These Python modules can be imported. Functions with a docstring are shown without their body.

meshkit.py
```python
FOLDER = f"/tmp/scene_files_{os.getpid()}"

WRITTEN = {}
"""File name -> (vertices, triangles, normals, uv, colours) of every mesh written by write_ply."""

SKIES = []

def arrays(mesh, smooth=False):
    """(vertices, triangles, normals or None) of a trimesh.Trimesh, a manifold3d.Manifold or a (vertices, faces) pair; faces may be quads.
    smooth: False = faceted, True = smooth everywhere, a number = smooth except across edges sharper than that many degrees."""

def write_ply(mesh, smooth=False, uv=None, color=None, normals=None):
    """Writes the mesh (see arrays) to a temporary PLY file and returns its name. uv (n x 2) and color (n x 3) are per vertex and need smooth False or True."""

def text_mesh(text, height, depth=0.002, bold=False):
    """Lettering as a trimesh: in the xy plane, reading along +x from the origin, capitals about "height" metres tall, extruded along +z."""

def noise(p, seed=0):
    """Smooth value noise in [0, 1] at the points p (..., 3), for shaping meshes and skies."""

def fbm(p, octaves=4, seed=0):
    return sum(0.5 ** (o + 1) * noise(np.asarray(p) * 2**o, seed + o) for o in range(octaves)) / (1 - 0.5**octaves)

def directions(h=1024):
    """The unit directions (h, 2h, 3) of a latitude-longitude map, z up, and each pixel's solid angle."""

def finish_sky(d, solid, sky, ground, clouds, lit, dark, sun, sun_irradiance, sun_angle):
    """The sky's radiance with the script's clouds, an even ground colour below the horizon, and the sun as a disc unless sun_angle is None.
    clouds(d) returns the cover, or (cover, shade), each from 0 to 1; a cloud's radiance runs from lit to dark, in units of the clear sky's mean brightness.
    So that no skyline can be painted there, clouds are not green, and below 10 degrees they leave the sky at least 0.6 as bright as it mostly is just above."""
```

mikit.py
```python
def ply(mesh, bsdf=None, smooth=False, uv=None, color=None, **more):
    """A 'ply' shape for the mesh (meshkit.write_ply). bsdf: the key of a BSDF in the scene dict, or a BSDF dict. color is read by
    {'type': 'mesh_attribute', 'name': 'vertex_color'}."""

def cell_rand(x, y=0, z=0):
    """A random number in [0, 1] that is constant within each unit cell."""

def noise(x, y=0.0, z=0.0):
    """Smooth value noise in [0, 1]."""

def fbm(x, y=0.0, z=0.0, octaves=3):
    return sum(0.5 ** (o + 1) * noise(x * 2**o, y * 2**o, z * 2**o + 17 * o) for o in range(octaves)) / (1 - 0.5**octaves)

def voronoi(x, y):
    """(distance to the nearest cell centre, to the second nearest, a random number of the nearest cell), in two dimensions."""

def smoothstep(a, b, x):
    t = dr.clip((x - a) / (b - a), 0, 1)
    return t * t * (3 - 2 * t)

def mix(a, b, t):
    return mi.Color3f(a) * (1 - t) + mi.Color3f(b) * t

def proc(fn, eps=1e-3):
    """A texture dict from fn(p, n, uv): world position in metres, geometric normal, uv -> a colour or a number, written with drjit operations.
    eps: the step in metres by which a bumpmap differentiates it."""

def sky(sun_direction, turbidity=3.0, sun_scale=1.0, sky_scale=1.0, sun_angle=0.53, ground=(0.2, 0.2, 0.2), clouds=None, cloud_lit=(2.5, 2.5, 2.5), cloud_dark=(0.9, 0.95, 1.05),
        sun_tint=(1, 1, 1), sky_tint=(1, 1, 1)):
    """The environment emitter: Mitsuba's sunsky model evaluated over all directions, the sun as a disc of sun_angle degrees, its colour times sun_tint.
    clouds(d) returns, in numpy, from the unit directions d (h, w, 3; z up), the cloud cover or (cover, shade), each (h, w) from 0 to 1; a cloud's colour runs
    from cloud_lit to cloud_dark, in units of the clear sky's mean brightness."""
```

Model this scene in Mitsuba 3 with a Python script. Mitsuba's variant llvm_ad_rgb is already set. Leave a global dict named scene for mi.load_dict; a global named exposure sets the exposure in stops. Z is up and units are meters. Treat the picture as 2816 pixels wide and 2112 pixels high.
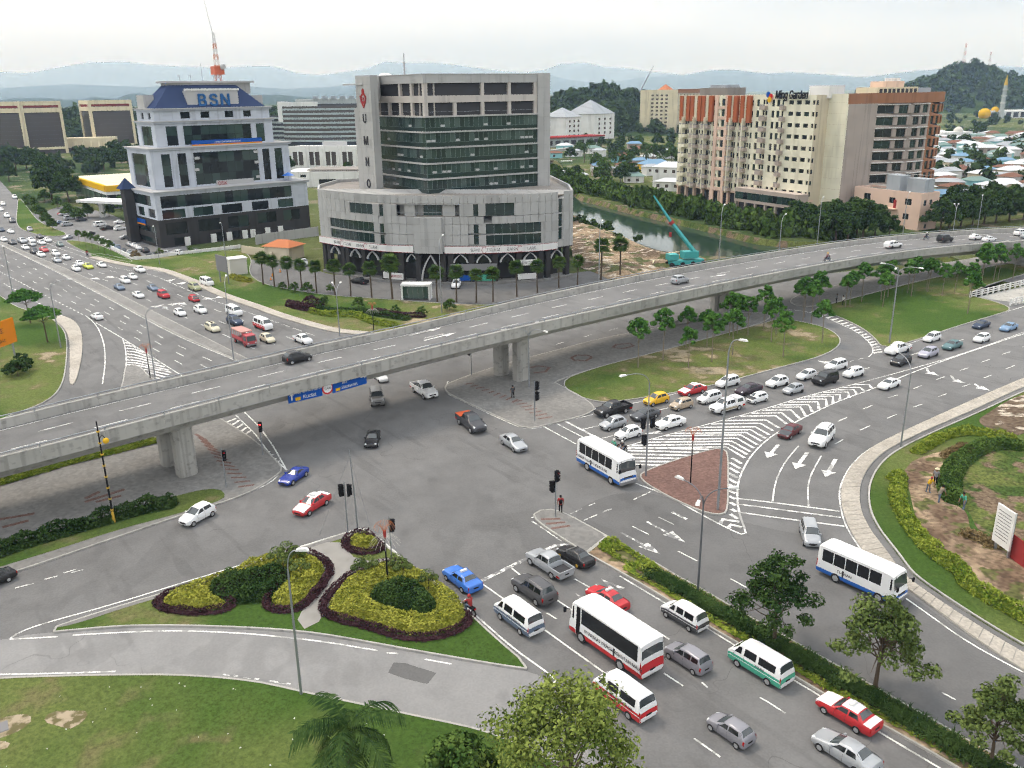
"""A city road junction with a flyover, seen from about twelve storeys up. Units metres, z up, camera above the origin looking along +y."""
import math, random
import numpy as np
import trimesh
import mitsuba as mi
import drjit as dr
import mikit, meshkit
from mikit import proc, noise, fbm, smoothstep, mix, cell_rand
from shapely import Polygon, LineString, Point, unary_union
from shapely import affinity
scene, labels = {}, {}
rng = random.Random(7)
nrg = np.random.RandomState(11)
T4 = mi.ScalarTransform4f
sin, cos, pi = math.sin, math.cos, math.pi

# ---------------------------------------------------------------- camera, sky, exposure, air
PITCH, ROLL, EYE = math.radians(18.65), -0.0135, (0, 0, 38.0)
_fw = np.array([0, cos(PITCH), -sin(PITCH)])
_up0, _rt0 = np.array([0, sin(PITCH), cos(PITCH)]), np.array([1.0, 0, 0])
_up = _up0 * cos(ROLL) - _rt0 * sin(ROLL)
scene['camera'] = {'type': 'perspective', 'fov': 61.204, 'fov_axis': 'x', 'near_clip': 0.5, 'far_clip': 60000.0,
           'to_world': T4().look_at(origin=list(EYE), target=list(np.array(EYE) + _fw), up=list(_up)),
           'medium': {'type': 'ref', 'id': 'air'}}
def cloud_field(d):
  big = meshkit.fbm(d * np.array([2.2, 2.2, 7.0]) + 3.1, 4, 5)
  el = np.clip(d[..., 2], 0, 1)
  streak = meshkit.fbm(d * np.array([3.0, 3.0, 26.0]) + 9.0, 4, 9)
  side = np.clip(0.5 + 0.9 * d[..., 0], 0, 1)                     # thinner, whiter cloud towards the sun side
  shade = np.clip((streak - 0.42) * 1.9 * side + 0.55 * side * np.exp(-el * 5.0) + 0.35 * (big - 0.5), 0, 1)
  return np.ones_like(el), shade
scene['sky'] = mikit.sky((-0.42, 0.30, 0.86), turbidity=3, sun_scale=0.3, sun_angle=16, clouds=cloud_field, cloud_lit=(3.1, 3.18, 3.3), cloud_dark=(1.0, 1.14, 1.4), sun_tint=(0.94, 0.98, 1.06), ground=(0.15, 0.16, 0.14))
exposure = 2.4
scene['air'] = {'type': 'homogeneous', 'albedo': {'type': 'rgb', 'value': [0.90, 0.95, 1.0]},
        'sigma_t': {'type': 'rgb', 'value': [0.62e-4, 0.80e-4, 1.08e-4]}, 'phase': {'type': 'isotropic'}}
labels['haze'] = {'kind': 'stuff', 'label': 'pale humid haze that fades the far hills to blue'}
scene['haze'] = {'type': 'cube', 'to_world': T4().translate([0, 14500, 620]).scale([24000, 17500, 628]), 'bsdf': {'type': 'null'}, 'interior': {'type': 'ref', 'id': 'air'}}

# ---------------------------------------------------------------- helpers
def rgb(*c):
  return {'type': 'rgb', 'value': list(map(float, c))}
def mat(name, color, rough=0.7, metallic=0.0, spec=0.3, coat=0.0, two=True, bump=None, bump_scale=1.0):
  c = color if isinstance(color, dict) else rgb(*color)
  b = {'type': 'principled', 'base_color': c, 'roughness': rough, 'metallic': metallic, 'specular': spec}
  if coat:
    b.update(clearcoat=coat, clearcoat_gloss=0.9)
  if bump is not None:
    b = {'type': 'bumpmap', 'arbitrary': bump, 'scale': bump_scale, 'bsdf': b}
  scene[name] = {'type': 'twosided', 'bsdf': b} if two else b
  return name
def flat(name, color):
  scene[name] = {'type': 'twosided', 'bsdf': {'type': 'diffuse', 'reflectance': color if isinstance(color, dict) else rgb(*color)}}
  return name
_used = {}
def key_for(name):
  n = _used.get(name, 0)
  _used[name] = n + 1
  return name if n == 0 else f'{name}_{n:03d}'
def add(name, mesh, m, parent=None, smooth=False, label=None):
  """One entry of the scene; a part when parent is given."""
  k = key_for(name if parent is None else parent + '__' + name)
  scene[k] = mesh if isinstance(mesh, dict) else mikit.ply(mesh, m, smooth)
  if isinstance(mesh, dict) and m is not None:
    scene[k] = {**mesh, 'bsdf': {'type': 'ref', 'id': m}}
  if label:
    labels[k] = {'label': label}
  return k
def tag(k, label=None, cat=None, group=None, kind=None):
  labels[k] = {a: b for a, b in (('label', label), ('category', cat), ('group', group), ('kind', kind)) if b}
  return k
def thing(name, label, cat, group=None):
  return tag(key_for(name), label, cat, group)
def struct(name, mesh, m, label=None, smooth=False):
  return tag(add(name, mesh, m, smooth=smooth), label, None, None, 'structure')
def put(d, m4, m=None):
  """A copy of a shape dict under a matrix."""
  out = {**d, 'to_world': m4}
  if m:
    out['bsdf'] = {'type': 'ref', 'id': m}
  return out
_cache = {}
def shape(tagname, fn, smooth=False):
  if tagname not in _cache:
    _cache[tagname] = mikit.ply(fn(), None, smooth)
  return _cache[tagname]
def at(x, y, z=0.0, rz=0.0, s=1.0):
  return T4().translate([float(x), float(y), float(z)]).rotate([0, 0, 1], math.degrees(rz)).scale(s)
class MB:
  """Collects simple solids into one mesh."""
  def __init__(self):
    self.v, self.f, self.n = [], [], 0
  def raw(self, v, f):
    v = np.asarray(v, float)
    f = np.asarray(f, int)
    if f.shape[1] == 4:
      f = np.vstack([f[:, [0, 1, 2]], f[:, [0, 2, 3]]])
    self.v.append(v)
    self.f.append(f + self.n)
    self.n += len(v)
    return self
  def box(self, x0, x1, y0, y1, z0, z1, rz=0.0, o=(0, 0)):
    v = np.array([[x, y, z] for x in (x0, x1) for y in (y0, y1) for z in (z0, z1)], float)
    if rz:
      c, s = cos(rz), sin(rz)
      v = np.c_[v[:, 0] * c - v[:, 1] * s, v[:, 0] * s + v[:, 1] * c, v[:, 2]]
    v[:, :2] += o
    return self.raw(v, [[0, 1, 3, 2], [4, 6, 7, 5], [0, 4, 5, 1], [2, 3, 7, 6], [0, 2, 6, 4], [1, 5, 7, 3]])
  def bar(self, a, b, r0, r1=None, n=6, caps=True):
    """A round (or tapered) bar from a to b."""
    a, b = np.asarray(a, float), np.asarray(b, float)
    r1 = r0 if r1 is None else r1
    d = b - a
    L = np.linalg.norm(d)
    d = d / max(L, 1e-9)
    x = np.cross(d, [0, 0, 1.0] if abs(d[2]) < 0.9 else [1.0, 0, 0])
    x /= np.linalg.norm(x)
    y = np.cross(d, x)
    t = np.arange(n) * 2 * pi / n
    ring = np.cos(t)[:, None] * x + np.sin(t)[:, None] * y
    v = np.vstack([a + ring * r0, b + ring * r1, [a], [b]])
    i = np.arange(n)
    j = (i + 1) % n
    f = [np.c_[i, j, j + n], np.c_[i, j + n, i + n]]
    if caps:
      f += [np.c_[j, i, i * 0 + 2 * n], np.c_[i + n, j + n, i * 0 + 2 * n + 1]]
    return self.raw(v, np.vstack(f))
  def tube(self, pts, r, n=6):
    pts = np.asarray(pts, float)
    rs = np.broadcast_to(np.asarray(r, float), len(pts))
    for a, b, ra, rb in zip(pts[:-1], pts[1:], rs[:-1], rs[1:]):
      self.bar(a, b, ra, rb, n)
    return self
  def prism(self, poly, z0, z1):
    m = trimesh.creation.extrude_polygon(poly, z1 - z0, engine='earcut')
    return self.raw(m.vertices + [0, 0, z0], m.faces)
  def ribbon(self, left, right):
    """A strip between two equal-length 3-D polylines."""
    left, right = np.asarray(left, float), np.asarray(right, float)
    n = len(left)
    i = np.arange(n - 1)
    return self.raw(np.vstack([left, right]), np.c_[i, i + n, i + n + 1, i + 1])
  def mesh(self):
    return trimesh.Trimesh(np.vstack(self.v), np.vstack(self.f), process=False)
def box_mesh(x0, x1, y0, y1, z0, z1):
  return MB().box(x0, x1, y0, y1, z0, z1).mesh()
def geoms(p):
  return [x for x in getattr(p, 'geoms', [p]) if x.geom_type == 'Polygon' and x.area > 1e-4]
def sheet(poly, z):
  """A flat sheet of a polygon."""
  m = MB()
  for p in geoms(poly):
    v, f = trimesh.creation.triangulate_polygon(p, engine='earcut')
    v = np.c_[v, np.full(len(v), float(z))]
    a = np.cross(v[f[:, 1]] - v[f[:, 0]], v[f[:, 2]] - v[f[:, 0]])[:, 2]
    f = np.where((a < 0)[:, None], f[:, ::-1], f)
    m.raw(v, f)
  return m.mesh()
def slab(poly, z0, z1):
  m = MB()
  for p in geoms(poly):
    m.prism(p, z0, z1)
  return m.mesh()
def smooth_line(pts, step=1.5, closed=False):
  """A polyline rounded at its corners (Chaikin) and evenly resampled."""
  p = np.asarray(pts, float)
  for _ in range(2):
    if closed:
      q = np.roll(p, -1, 0)
      p = np.stack([p * 0.75 + q * 0.25, p * 0.25 + q * 0.75], 1).reshape(-1, p.shape[1])
    else:
      a, b = p[:-1], p[1:]
      mid = np.stack([a * 0.75 + b * 0.25, a * 0.25 + b * 0.75], 1).reshape(-1, p.shape[1])
      p = np.vstack([p[:1], mid[1:-1], p[-1:]])
  return resample(np.vstack([p, p[:1]]) if closed else p, step)
def resample(p, step=None, n=None):
  p = np.asarray(p, float)
  s = np.r_[0, np.cumsum(np.linalg.norm(np.diff(p[:, :3], axis=0), axis=1))]
  n = n or max(2, int(round(s[-1] / step)) + 1)
  t = np.linspace(0, s[-1], n)
  return np.stack([np.interp(t, s, p[:, k]) for k in range(p.shape[1])], 1)
def path_len(p):
  return float(np.linalg.norm(np.diff(np.asarray(p, float), axis=0), axis=1).sum())
def normals2(p):
  p = np.asarray(p, float)[:, :2]
  d = np.gradient(p, axis=0)
  d /= np.maximum(np.linalg.norm(d, axis=1, keepdims=True), 1e-9)
  return np.c_[-d[:, 1], d[:, 0]]
def stripe(pts, w, z):
  """A painted strip of width w along a polyline."""
  p = np.asarray(pts, float)
  nn = normals2(p) * w / 2
  zz = np.full((len(p), 1), z) if np.isscalar(z) else np.asarray(z, float).reshape(-1, 1)
  return MB().ribbon(np.hstack([p[:, :2] + nn, zz]), np.hstack([p[:, :2] - nn, zz])).mesh()
def band(line, off0, off1, z0, z1):
  """A kerb-like bar that follows a polyline between two sideways offsets."""
  p = np.asarray(line, float)
  nn = normals2(p)
  a, b = p[:, :2] + nn * off0, p[:, :2] + nn * off1
  n = len(p)
  v = np.vstack([np.c_[a, np.full(n, z0)], np.c_[a, np.full(n, z1)], np.c_[b, np.full(n, z1)], np.c_[b, np.full(n, z0)]])
  i = np.arange(n - 1)
  f = [np.c_[i + k * n, i + 1 + k * n, i + 1 + l * n, i + l * n] for k, l in ((0, 1), (1, 2), (2, 3))]
  f.append(np.array([[0, n, 2 * n, 3 * n], [n - 1, 4 * n - 1, 3 * n - 1, 2 * n - 1]]))
  return trimesh.Trimesh(v, np.vstack([np.vstack(f)[:, [0, 1, 2]], np.vstack(f)[:, [0, 2, 3]]]), process=False)
def text_on(s, height, origin, right, up, depth=0.03, bold=False, center=True, width=None):
  """Lettering laid on a plane given by its right and up directions."""
  m = meshkit.text_mesh(s, height, depth, bold)
  v = m.vertices.copy()
  w = v[:, 0].max() - v[:, 0].min()
  if width:
    v[:, 0] *= width / w
    w = width
  if center:
    v[:, 0] -= v[:, 0].min() + w / 2
  r, u = np.asarray(right, float), np.asarray(up, float)
  r, u = r / np.linalg.norm(r), u / np.linalg.norm(u)
  nn = np.cross(r, u)
  return trimesh.Trimesh(np.asarray(origin, float) + v[:, :1] * r + v[:, 1:2] * u + v[:, 2:3] * nn, m.faces, process=False)

# ---------------------------------------------------------------- materials
def gray(v, warm=0.0):
  return mi.Color3f(v * (1 + warm), v, v * (1 - warm))
def asphalt_fn(lo, hi):
  def fn(p, n, uv):
    a = fbm(p.x * 0.09 + 3, p.y * 0.09, 0.0, 4)
    wear = fbm(p.x * 0.6, p.y * 0.6, 1.0, 3)
    grain = noise(p.x * 9.0, p.y * 9.0, 2.0)
    crack = smoothstep(0.006, 0.0, dr.abs(fbm(p.x * 0.13 + 40, p.y * 0.13, 5.0, 4) - 0.5)) * smoothstep(0.5, 0.62, a)
    al, ac = p.y * 0.8 - p.x * 0.6, p.x * 0.8 + p.y * 0.6
    oil = smoothstep(0.56, 0.78, fbm(ac * 1.1, al * 0.16, 4.0, 3)) * smoothstep(0.42, 0.6, fbm(ac * 0.12, al * 0.07, 9.0, 2))
    v = (lo + (hi - lo) * (0.45 * a + 0.35 * wear + 0.20 * grain)) * (1 - 0.15 * oil)
    v = v * (1 - 0.25 * crack) * (1 - 0.10 * smoothstep(0.62, 0.7, fbm(p.x * 0.35 + 9, p.y * 0.22, 7.0, 3)))
    return gray(v, 0.004)
  return fn
mat('asphalt', proc(asphalt_fn(0.10, 0.205)), 0.85, spec=0.25)
mat('asphalt_worn', proc(asphalt_fn(0.18, 0.30)), 0.85, spec=0.25)
mat('asphalt_dark', proc(asphalt_fn(0.085, 0.17)), 0.85, spec=0.25)
def grass_fn(dry):
  def fn(p, n, uv):
    a = fbm(p.x * 0.07 + 11, p.y * 0.07, 3.0, 4)
    b = fbm(p.x * 0.5, p.y * 0.5, 1.0, 3)
    g = noise(p.x * 5.0, p.y * 5.0, 4.0) * 0.5 + noise(p.x * 13.0, p.y * 13.0, 4.0) * 0.5
    c = mix((0.046, 0.088, 0.017), (0.105, 0.132, 0.038), smoothstep(0.36, 0.66, a + dry))
    c = mix(c, (0.150, 0.128, 0.066), smoothstep(0.54, 0.76, 0.5 * a + 0.5 * b + dry))
    c = mix(c, (0.30, 0.25, 0.17), smoothstep(0.68, 0.78, 0.55 * a + 0.45 * b + dry * 0.8))
    return c * (0.62 + 0.76 * g)
  return fn
mat('grass', proc(grass_fn(-0.02)), 0.95, spec=0.1)
mat('grass_dry', proc(grass_fn(0.035)), 0.95, spec=0.1)
def town_ground_fn(p, n, uv):
  a = fbm(p.x * 0.02, p.y * 0.02, 3.0, 4)
  b = fbm(p.x * 0.16, p.y * 0.16, 1.0, 3)
  c = mix((0.030, 0.055, 0.018), (0.085, 0.10, 0.035), smoothstep(0.35, 0.65, a))
  return mix(c, (0.17, 0.145, 0.10), smoothstep(0.60, 0.78, b)) * (0.7 + 0.6 * noise(p.x * 2.0, p.y * 2.0, 4.0))
mat('town_ground', proc(town_ground_fn), 0.95, spec=0.1)
def concrete_fn(p, n, uv):
  a = fbm(p.x * 0.4, p.y * 0.4, p.z * 0.4, 4)
  # rain streaks run down vertical faces, grime sits on flat ones
  u = p.x * 0.8 + p.y * 0.6
  st = fbm(u * 2.3, p.z * 0.12, 3.0, 4)
  vert = 1 - dr.abs(n.z)
  v = 0.36 + 0.14 * (a - 0.5)
  v = v * (1 - 0.24 * smoothstep(0.50, 0.80, st) * vert) * (1 - 0.25 * smoothstep(0.55, 0.75, fbm(p.x * 2.0, p.y * 2.0, p.z * 2.0, 3)))
  return mi.Color3f(v * 1.02, v, v * 0.93)
mat('concrete', proc(concrete_fn), 0.85, spec=0.2)
def paver_fn(p, n, uv):
  a = fbm(p.x * 0.25, p.y * 0.25, 0.0, 4)
  r = 0.6
  c = cell_rand(dr.floor(p.x / 0.42), dr.floor(p.y / 0.42), 1.0)
  g = noise(p.x * 4.0, p.y * 4.0, 1.0)
  v = (0.215 + 0.10 * (a - 0.5)) * (0.84 + 0.16 * c + 0.2 * (g - 0.5))
  return mi.Color3f(v * 1.02, v, v * 0.96)
mat('paver', proc(paver_fn), 0.9, spec=0.15)
mat('paver_pale', proc(lambda p, n, uv: mi.Color3f(0.27, 0.262, 0.245) * (0.7 + 0.6 * fbm(p.x * 0.7, p.y * 0.7, 0.0, 4))), 0.9, spec=0.15)
def redpaver_fn(p, n, uv):
  c = cell_rand(dr.floor(p.x / 0.3), dr.floor(p.y / 0.3), 4.0)
  a = fbm(p.x * 0.3, p.y * 0.3, 0.0, 3)
  return mix((0.135, 0.080, 0.068), (0.195, 0.122, 0.104), 0.5 * c + 0.5 * a) * (0.8 + 0.4 * noise(p.x * 5, p.y * 5, 1.0))
mat('red_paver', proc(redpaver_fn), 0.9, spec=0.15)
def slabstone_fn(p, n, uv):
  a = fbm(p.x * 0.6, p.y * 0.6, 0.0, 4)
  return mix((0.30, 0.275, 0.235), (0.46, 0.43, 0.38), a) * (0.85 + 0.3 * noise(p.x * 6, p.y * 6, 1.0))
mat('slab_stone', proc(slabstone_fn), 0.9, spec=0.15)
def paint_fn(p, n, uv):
  w = fbm(p.x * 1.7, p.y * 1.7, 0.0, 4)
  return mix((0.66, 0.66, 0.64), (0.33, 0.33, 0.32), smoothstep(0.52, 0.72, w))
mat('road_paint', proc(paint_fn), 0.7)
def worn_paint_fn(p, n, uv):
  w = fbm(p.x * 3.1, p.y * 3.1, 0.0, 4)
  return mix((0.62, 0.62, 0.60), (0.2, 0.2, 0.2), smoothstep(0.42, 0.56, w))
mat('road_paint_worn', proc(worn_paint_fn), 0.75)
def earth_fn(p, n, uv):
  a = fbm(p.x * 0.35, p.y * 0.35, p.z * 0.3, 4)
  g = noise(p.x * 3.5, p.y * 3.5, 1.0)
  c = mix((0.13, 0.088, 0.06), (0.33, 0.25, 0.17), smoothstep(0.3, 0.7, a))
  c = mix(c, (0.10, 0.105, 0.04), smoothstep(0.56, 0.70, fbm(p.x * 0.8 + 4, p.y * 0.8, 2.0, 3)))
  return c * (0.6 + 0.8 * g)
mat('earth', proc(earth_fn), 0.95, spec=0.1)
def sand_fn(p, n, uv):
  a = fbm(p.x * 0.3, p.y * 0.3, p.z * 0.3, 4)
  c = mix((0.24, 0.18, 0.12), (0.46, 0.38, 0.28), a)
  return c * (0.75 + 0.5 * noise(p.x * 3, p.y * 3, p.z * 3))
mat('bank_soil', proc(sand_fn), 0.95, spec=0.1)
mat('bare_soil', proc(lambda p, n, uv: mix((0.13, 0.115, 0.055), (0.36, 0.30, 0.215), smoothstep(0.36, 0.70, fbm(p.x * 2.2, p.y * 2.2, 0.0, 4)))), 0.95, spec=0.1)
def site_fn(p, n, uv):
  a = fbm(p.x * 0.12, p.y * 0.12, 3.0, 4)
  c = mix((0.115, 0.085, 0.06), (0.26, 0.195, 0.13), smoothstep(0.3, 0.65, a))
  c = mix(c, (0.42, 0.37, 0.30), smoothstep(0.60, 0.70, fbm(p.x * 0.5, p.y * 0.9, 1.0, 3)))
  return mix(c, (0.075, 0.085, 0.035), smoothstep(0.58, 0.70, fbm(p.x * 0.3 + 9, p.y * 0.3, 2.0, 3))) * (0.6 + 0.8 * noise(p.x * 3, p.y * 3, 1.0))
mat('site_soil', proc(site_fn), 0.95, spec=0.1)
def weed_fn(p, n, uv):
  a = fbm(p.x * 0.35 + 2, p.y * 0.35, 1.0, 4)
  c = mix((0.045, 0.075, 0.018), (0.10, 0.12, 0.035), smoothstep(0.35, 0.6, a))
  return mix(c, (0.15, 0.11, 0.075), smoothstep(0.50, 0.66, fbm(p.x * 0.6, p.y * 0.6, 4.0, 4))) * (0.55 + 0.9 * noise(p.x * 5, p.y * 5, 1.0))
mat('weeds', proc(weed_fn), 0.95, spec=0.1)
def leaf_fn(base, tip, scale=0.6):
  def fn(p, n, uv):
    a = fbm(p.x * scale, p.y * scale, p.z * scale, 3)
    g = noise(p.x * 6.0, p.y * 6.0, p.z * 6.0)
    return mix(base, tip, smoothstep(0.25, 0.75, 0.6 * a + 0.4 * g))
  return fn
def leafmat(name, base, tip, scale=0.6):
  scene[name] = {'type': 'twosided', 'bsdf': {'type': 'diffuse', 'reflectance': proc(leaf_fn(base, tip, scale))}}
  return name
leafmat('leaf_dark', (0.018, 0.042, 0.014), (0.062, 0.105, 0.030))
leafmat('leaf_mid', (0.030, 0.070, 0.018), (0.105, 0.165, 0.040))
leafmat('leaf_olive', (0.048, 0.078, 0.022), (0.165, 0.215, 0.065))
leafmat('leaf_street', (0.030, 0.092, 0.020), (0.105, 0.225, 0.045))
leafmat('leaf_yellow', (0.145, 0.165, 0.022), (0.40, 0.40, 0.075), 1.4)
leafmat('leaf_fresh', (0.06, 0.10, 0.02), (0.24, 0.29, 0.07))
leafmat('leaf_lime', (0.085, 0.145, 0.018), (0.29, 0.34, 0.055), 1.4)
leafmat('leaf_purple', (0.030, 0.015, 0.019), (0.085, 0.044, 0.052), 1.4)
leafmat('leaf_hill', (0.020, 0.042, 0.018), (0.062, 0.098, 0.034), 0.05)
leafmat('leaf_mangrove', (0.028, 0.060, 0.014), (0.105, 0.165, 0.040), 0.2)
leafmat('leaf_brown', (0.10, 0.075, 0.035), (0.25, 0.185, 0.095), 1.0)
flat('bark', (0.115, 0.088, 0.064))
flat('bark_pale', (0.24, 0.205, 0.16))
flat('white_paint', (0.74, 0.74, 0.73))
flat('offwhite', (0.62, 0.60, 0.55))
flat('black', (0.018, 0.018, 0.02))
flat('dark_gray', (0.06, 0.06, 0.065))
flat('mid_gray', (0.22, 0.22, 0.225))
flat('light_gray', (0.46, 0.46, 0.46))
mat('steel', (0.33, 0.35, 0.37), 0.45, metallic=0.6)
mat('steel_dark', (0.16, 0.17, 0.19), 0.5, metallic=0.5)
mat('rubber', (0.022, 0.022, 0.024), 0.8)
mat('alloy', (0.48, 0.49, 0.50), 0.4, metallic=0.6)
mat('glass_dark', (0.014, 0.017, 0.020), 0.06, spec=0.6)
mat('car_glass', (0.045, 0.055, 0.060), 0.04, spec=1.0)
mat('tinted_glass', (0.012, 0.014, 0.016), 0.06, spec=0.45)
mat('glass_green', (0.030, 0.056, 0.050), 0.07, spec=0.75)
mat('glass_black', (0.010, 0.014, 0.016), 0.05, spec=0.4)
flat('red', (0.55, 0.03, 0.03))
flat('dull_red', (0.33, 0.05, 0.05))
flat('orange', (0.72, 0.24, 0.02))
flat('sign_blue', (0.015, 0.085, 0.36))
flat('yellow', (0.70, 0.42, 0.03))
flat('gold', (0.55, 0.36, 0.06))
flat('lamp_red', (0.60, 0.02, 0.02))
flat('terracotta', (0.52, 0.20, 0.10))
flat('skin', (0.30, 0.17, 0.11))
flat('tower_orange', (0.38, 0.115, 0.055))

# ---------------------------------------------------------------- the ground, the roads and the islands between them
def P(pts, step=None, smooth=True):
  a = smooth_line(pts, step or 1.5, closed=True) if smooth else np.asarray(pts, float)
  return Polygon(a[:, :2]).buffer(0)
RIVER = P([(22.7,541.9),(29.8,497.3),(24.7,341.4),(34.4,317.8),(43.1,291.2),(48.8,279.2),(56.1,261),(62.4,244.1),(68.1,228.4),(83.6,223.4),(103.3,224.7),(104.6,198.4),(99.1,177.7),(104,166.2),(110.1,152.3),(103.5,133.6),(91.3,134.3),(94.3,155),(90.5,157.9),(87.4,161.1),(91.2,185.6),(83.8,199.9),(65.5,203.6),(46.5,206.9),(38.6,212.6),(33.8,223.2),(30.2,242.7),(24.8,261),(19.6,287.7),(8.9,343.3),(4.4,422.4)])
WORLD = Polygon([(-23000, -2500), (23000, -2500), (23000, 31000), (-23000, 31000)])
struct('ground', sheet(WORLD.difference(RIVER), -0.06), 'town_ground', 'flat grassy land that carries the roads and the town')
ROAD = Polygon([(-190, 10), (75, 10), (150, 140), (240, 215), (230, 235), (150, 203), (118, 190), (75, 187), (30, 168), (10, 175), (0, 190), (-40, 190), (-110, 252), (-170, 310), (-240, 420), (-330, 560), (-430, 560), (-330, 380), (-240, 240), (-190, 160)])
struct('road', sheet(ROAD.difference(RIVER), 0.0), 'asphalt', 'grey asphalt of the junction and the roads that meet there')
KERB = 0.13
islands = {}
def island(name, poly, m, label, h=KERB, kerb=True):
  """A raised island; its kerb is a bar of its own round it."""
  islands[name] = poly
  k = struct(name, slab(poly, -0.05, h), m, label)
  if kerb:
    ring = poly.buffer(0.16).difference(poly.buffer(-0.002))
    add('kerb', slab(ring, -0.05, h + 0.02), 'concrete', k)
  return k
lawn_poly = P([(-44.59,49.37),(-35.63,50.26),(-27.69,50.4),(-22.85,50.29),(-17.75,49.54),(-14.08,48.22),(-9.98,46.95),(-5.95,45.63),(-2.95,44.73),(-0.9,43.78),(1.75,42.05),(4.53,39.11),(6.02,36.49),(-7.2,20.21),(-37.21,25.31),(-54.86,46.82)])
island('lawn', lawn_poly, 'grass', 'wide mown lawn below the slip road, with bare patches')
for s_p in ([(-33.37,46.21),(-31.74,46.67),(-31.07,45.94),(-31.29,45.1),(-31.98,44.49),(-32.77,44.1),(-33.9,45.57)], [(-30.56,46.26),(-30.1,46.86),(-29.01,46.78),(-27.81,46.81),(-27.71,45.77),(-28.27,44.93),(-29.07,45.37),(-30.07,45.6)], [(-32.63,44.09),(-31.75,44.08),(-31.22,43.76),(-31.45,43.27),(-32.32,43.29)]):
  struct('bare_patch', sheet(P(s_p, .5), KERB + 0.01), 'bare_soil', 'sandy bare patch in the mown lawn')
struct('drain_cover', slab(Polygon([(-33.23,45.56),(-32.69,45.92),(-32.15,45.06),(-32.73,44.66)]), KERB, KERB + .06), 'mid_gray', 'grey drain cover in a bare patch of the lawn')
tri_poly = P([(-35.42,55.83),(-30.11,59.62),(-26.07,62.1),(-22.08,65.23),(-16.03,69.93),(-15.09,70.51),(-14.35,70.93),(-13.62,71.08),(-12.7,70.09),(-11.23,67.54),(-9.36,65.43),(-7.51,62.92),(-6.32,61.05),(-4.32,58.54),(-2.98,56.33),(-0.26,52.24),(1.14,50.54),(-0.27,50.82),(-6.15,52.53),(-10.5,53.89),(-15.01,55.25),(-19.51,55.94),(-25.9,56.44),(-30.28,56.42),(-34.83,55.7)])
island('traffic_island', tri_poly, 'grass', 'triangular grass island with flower beds')
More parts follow.
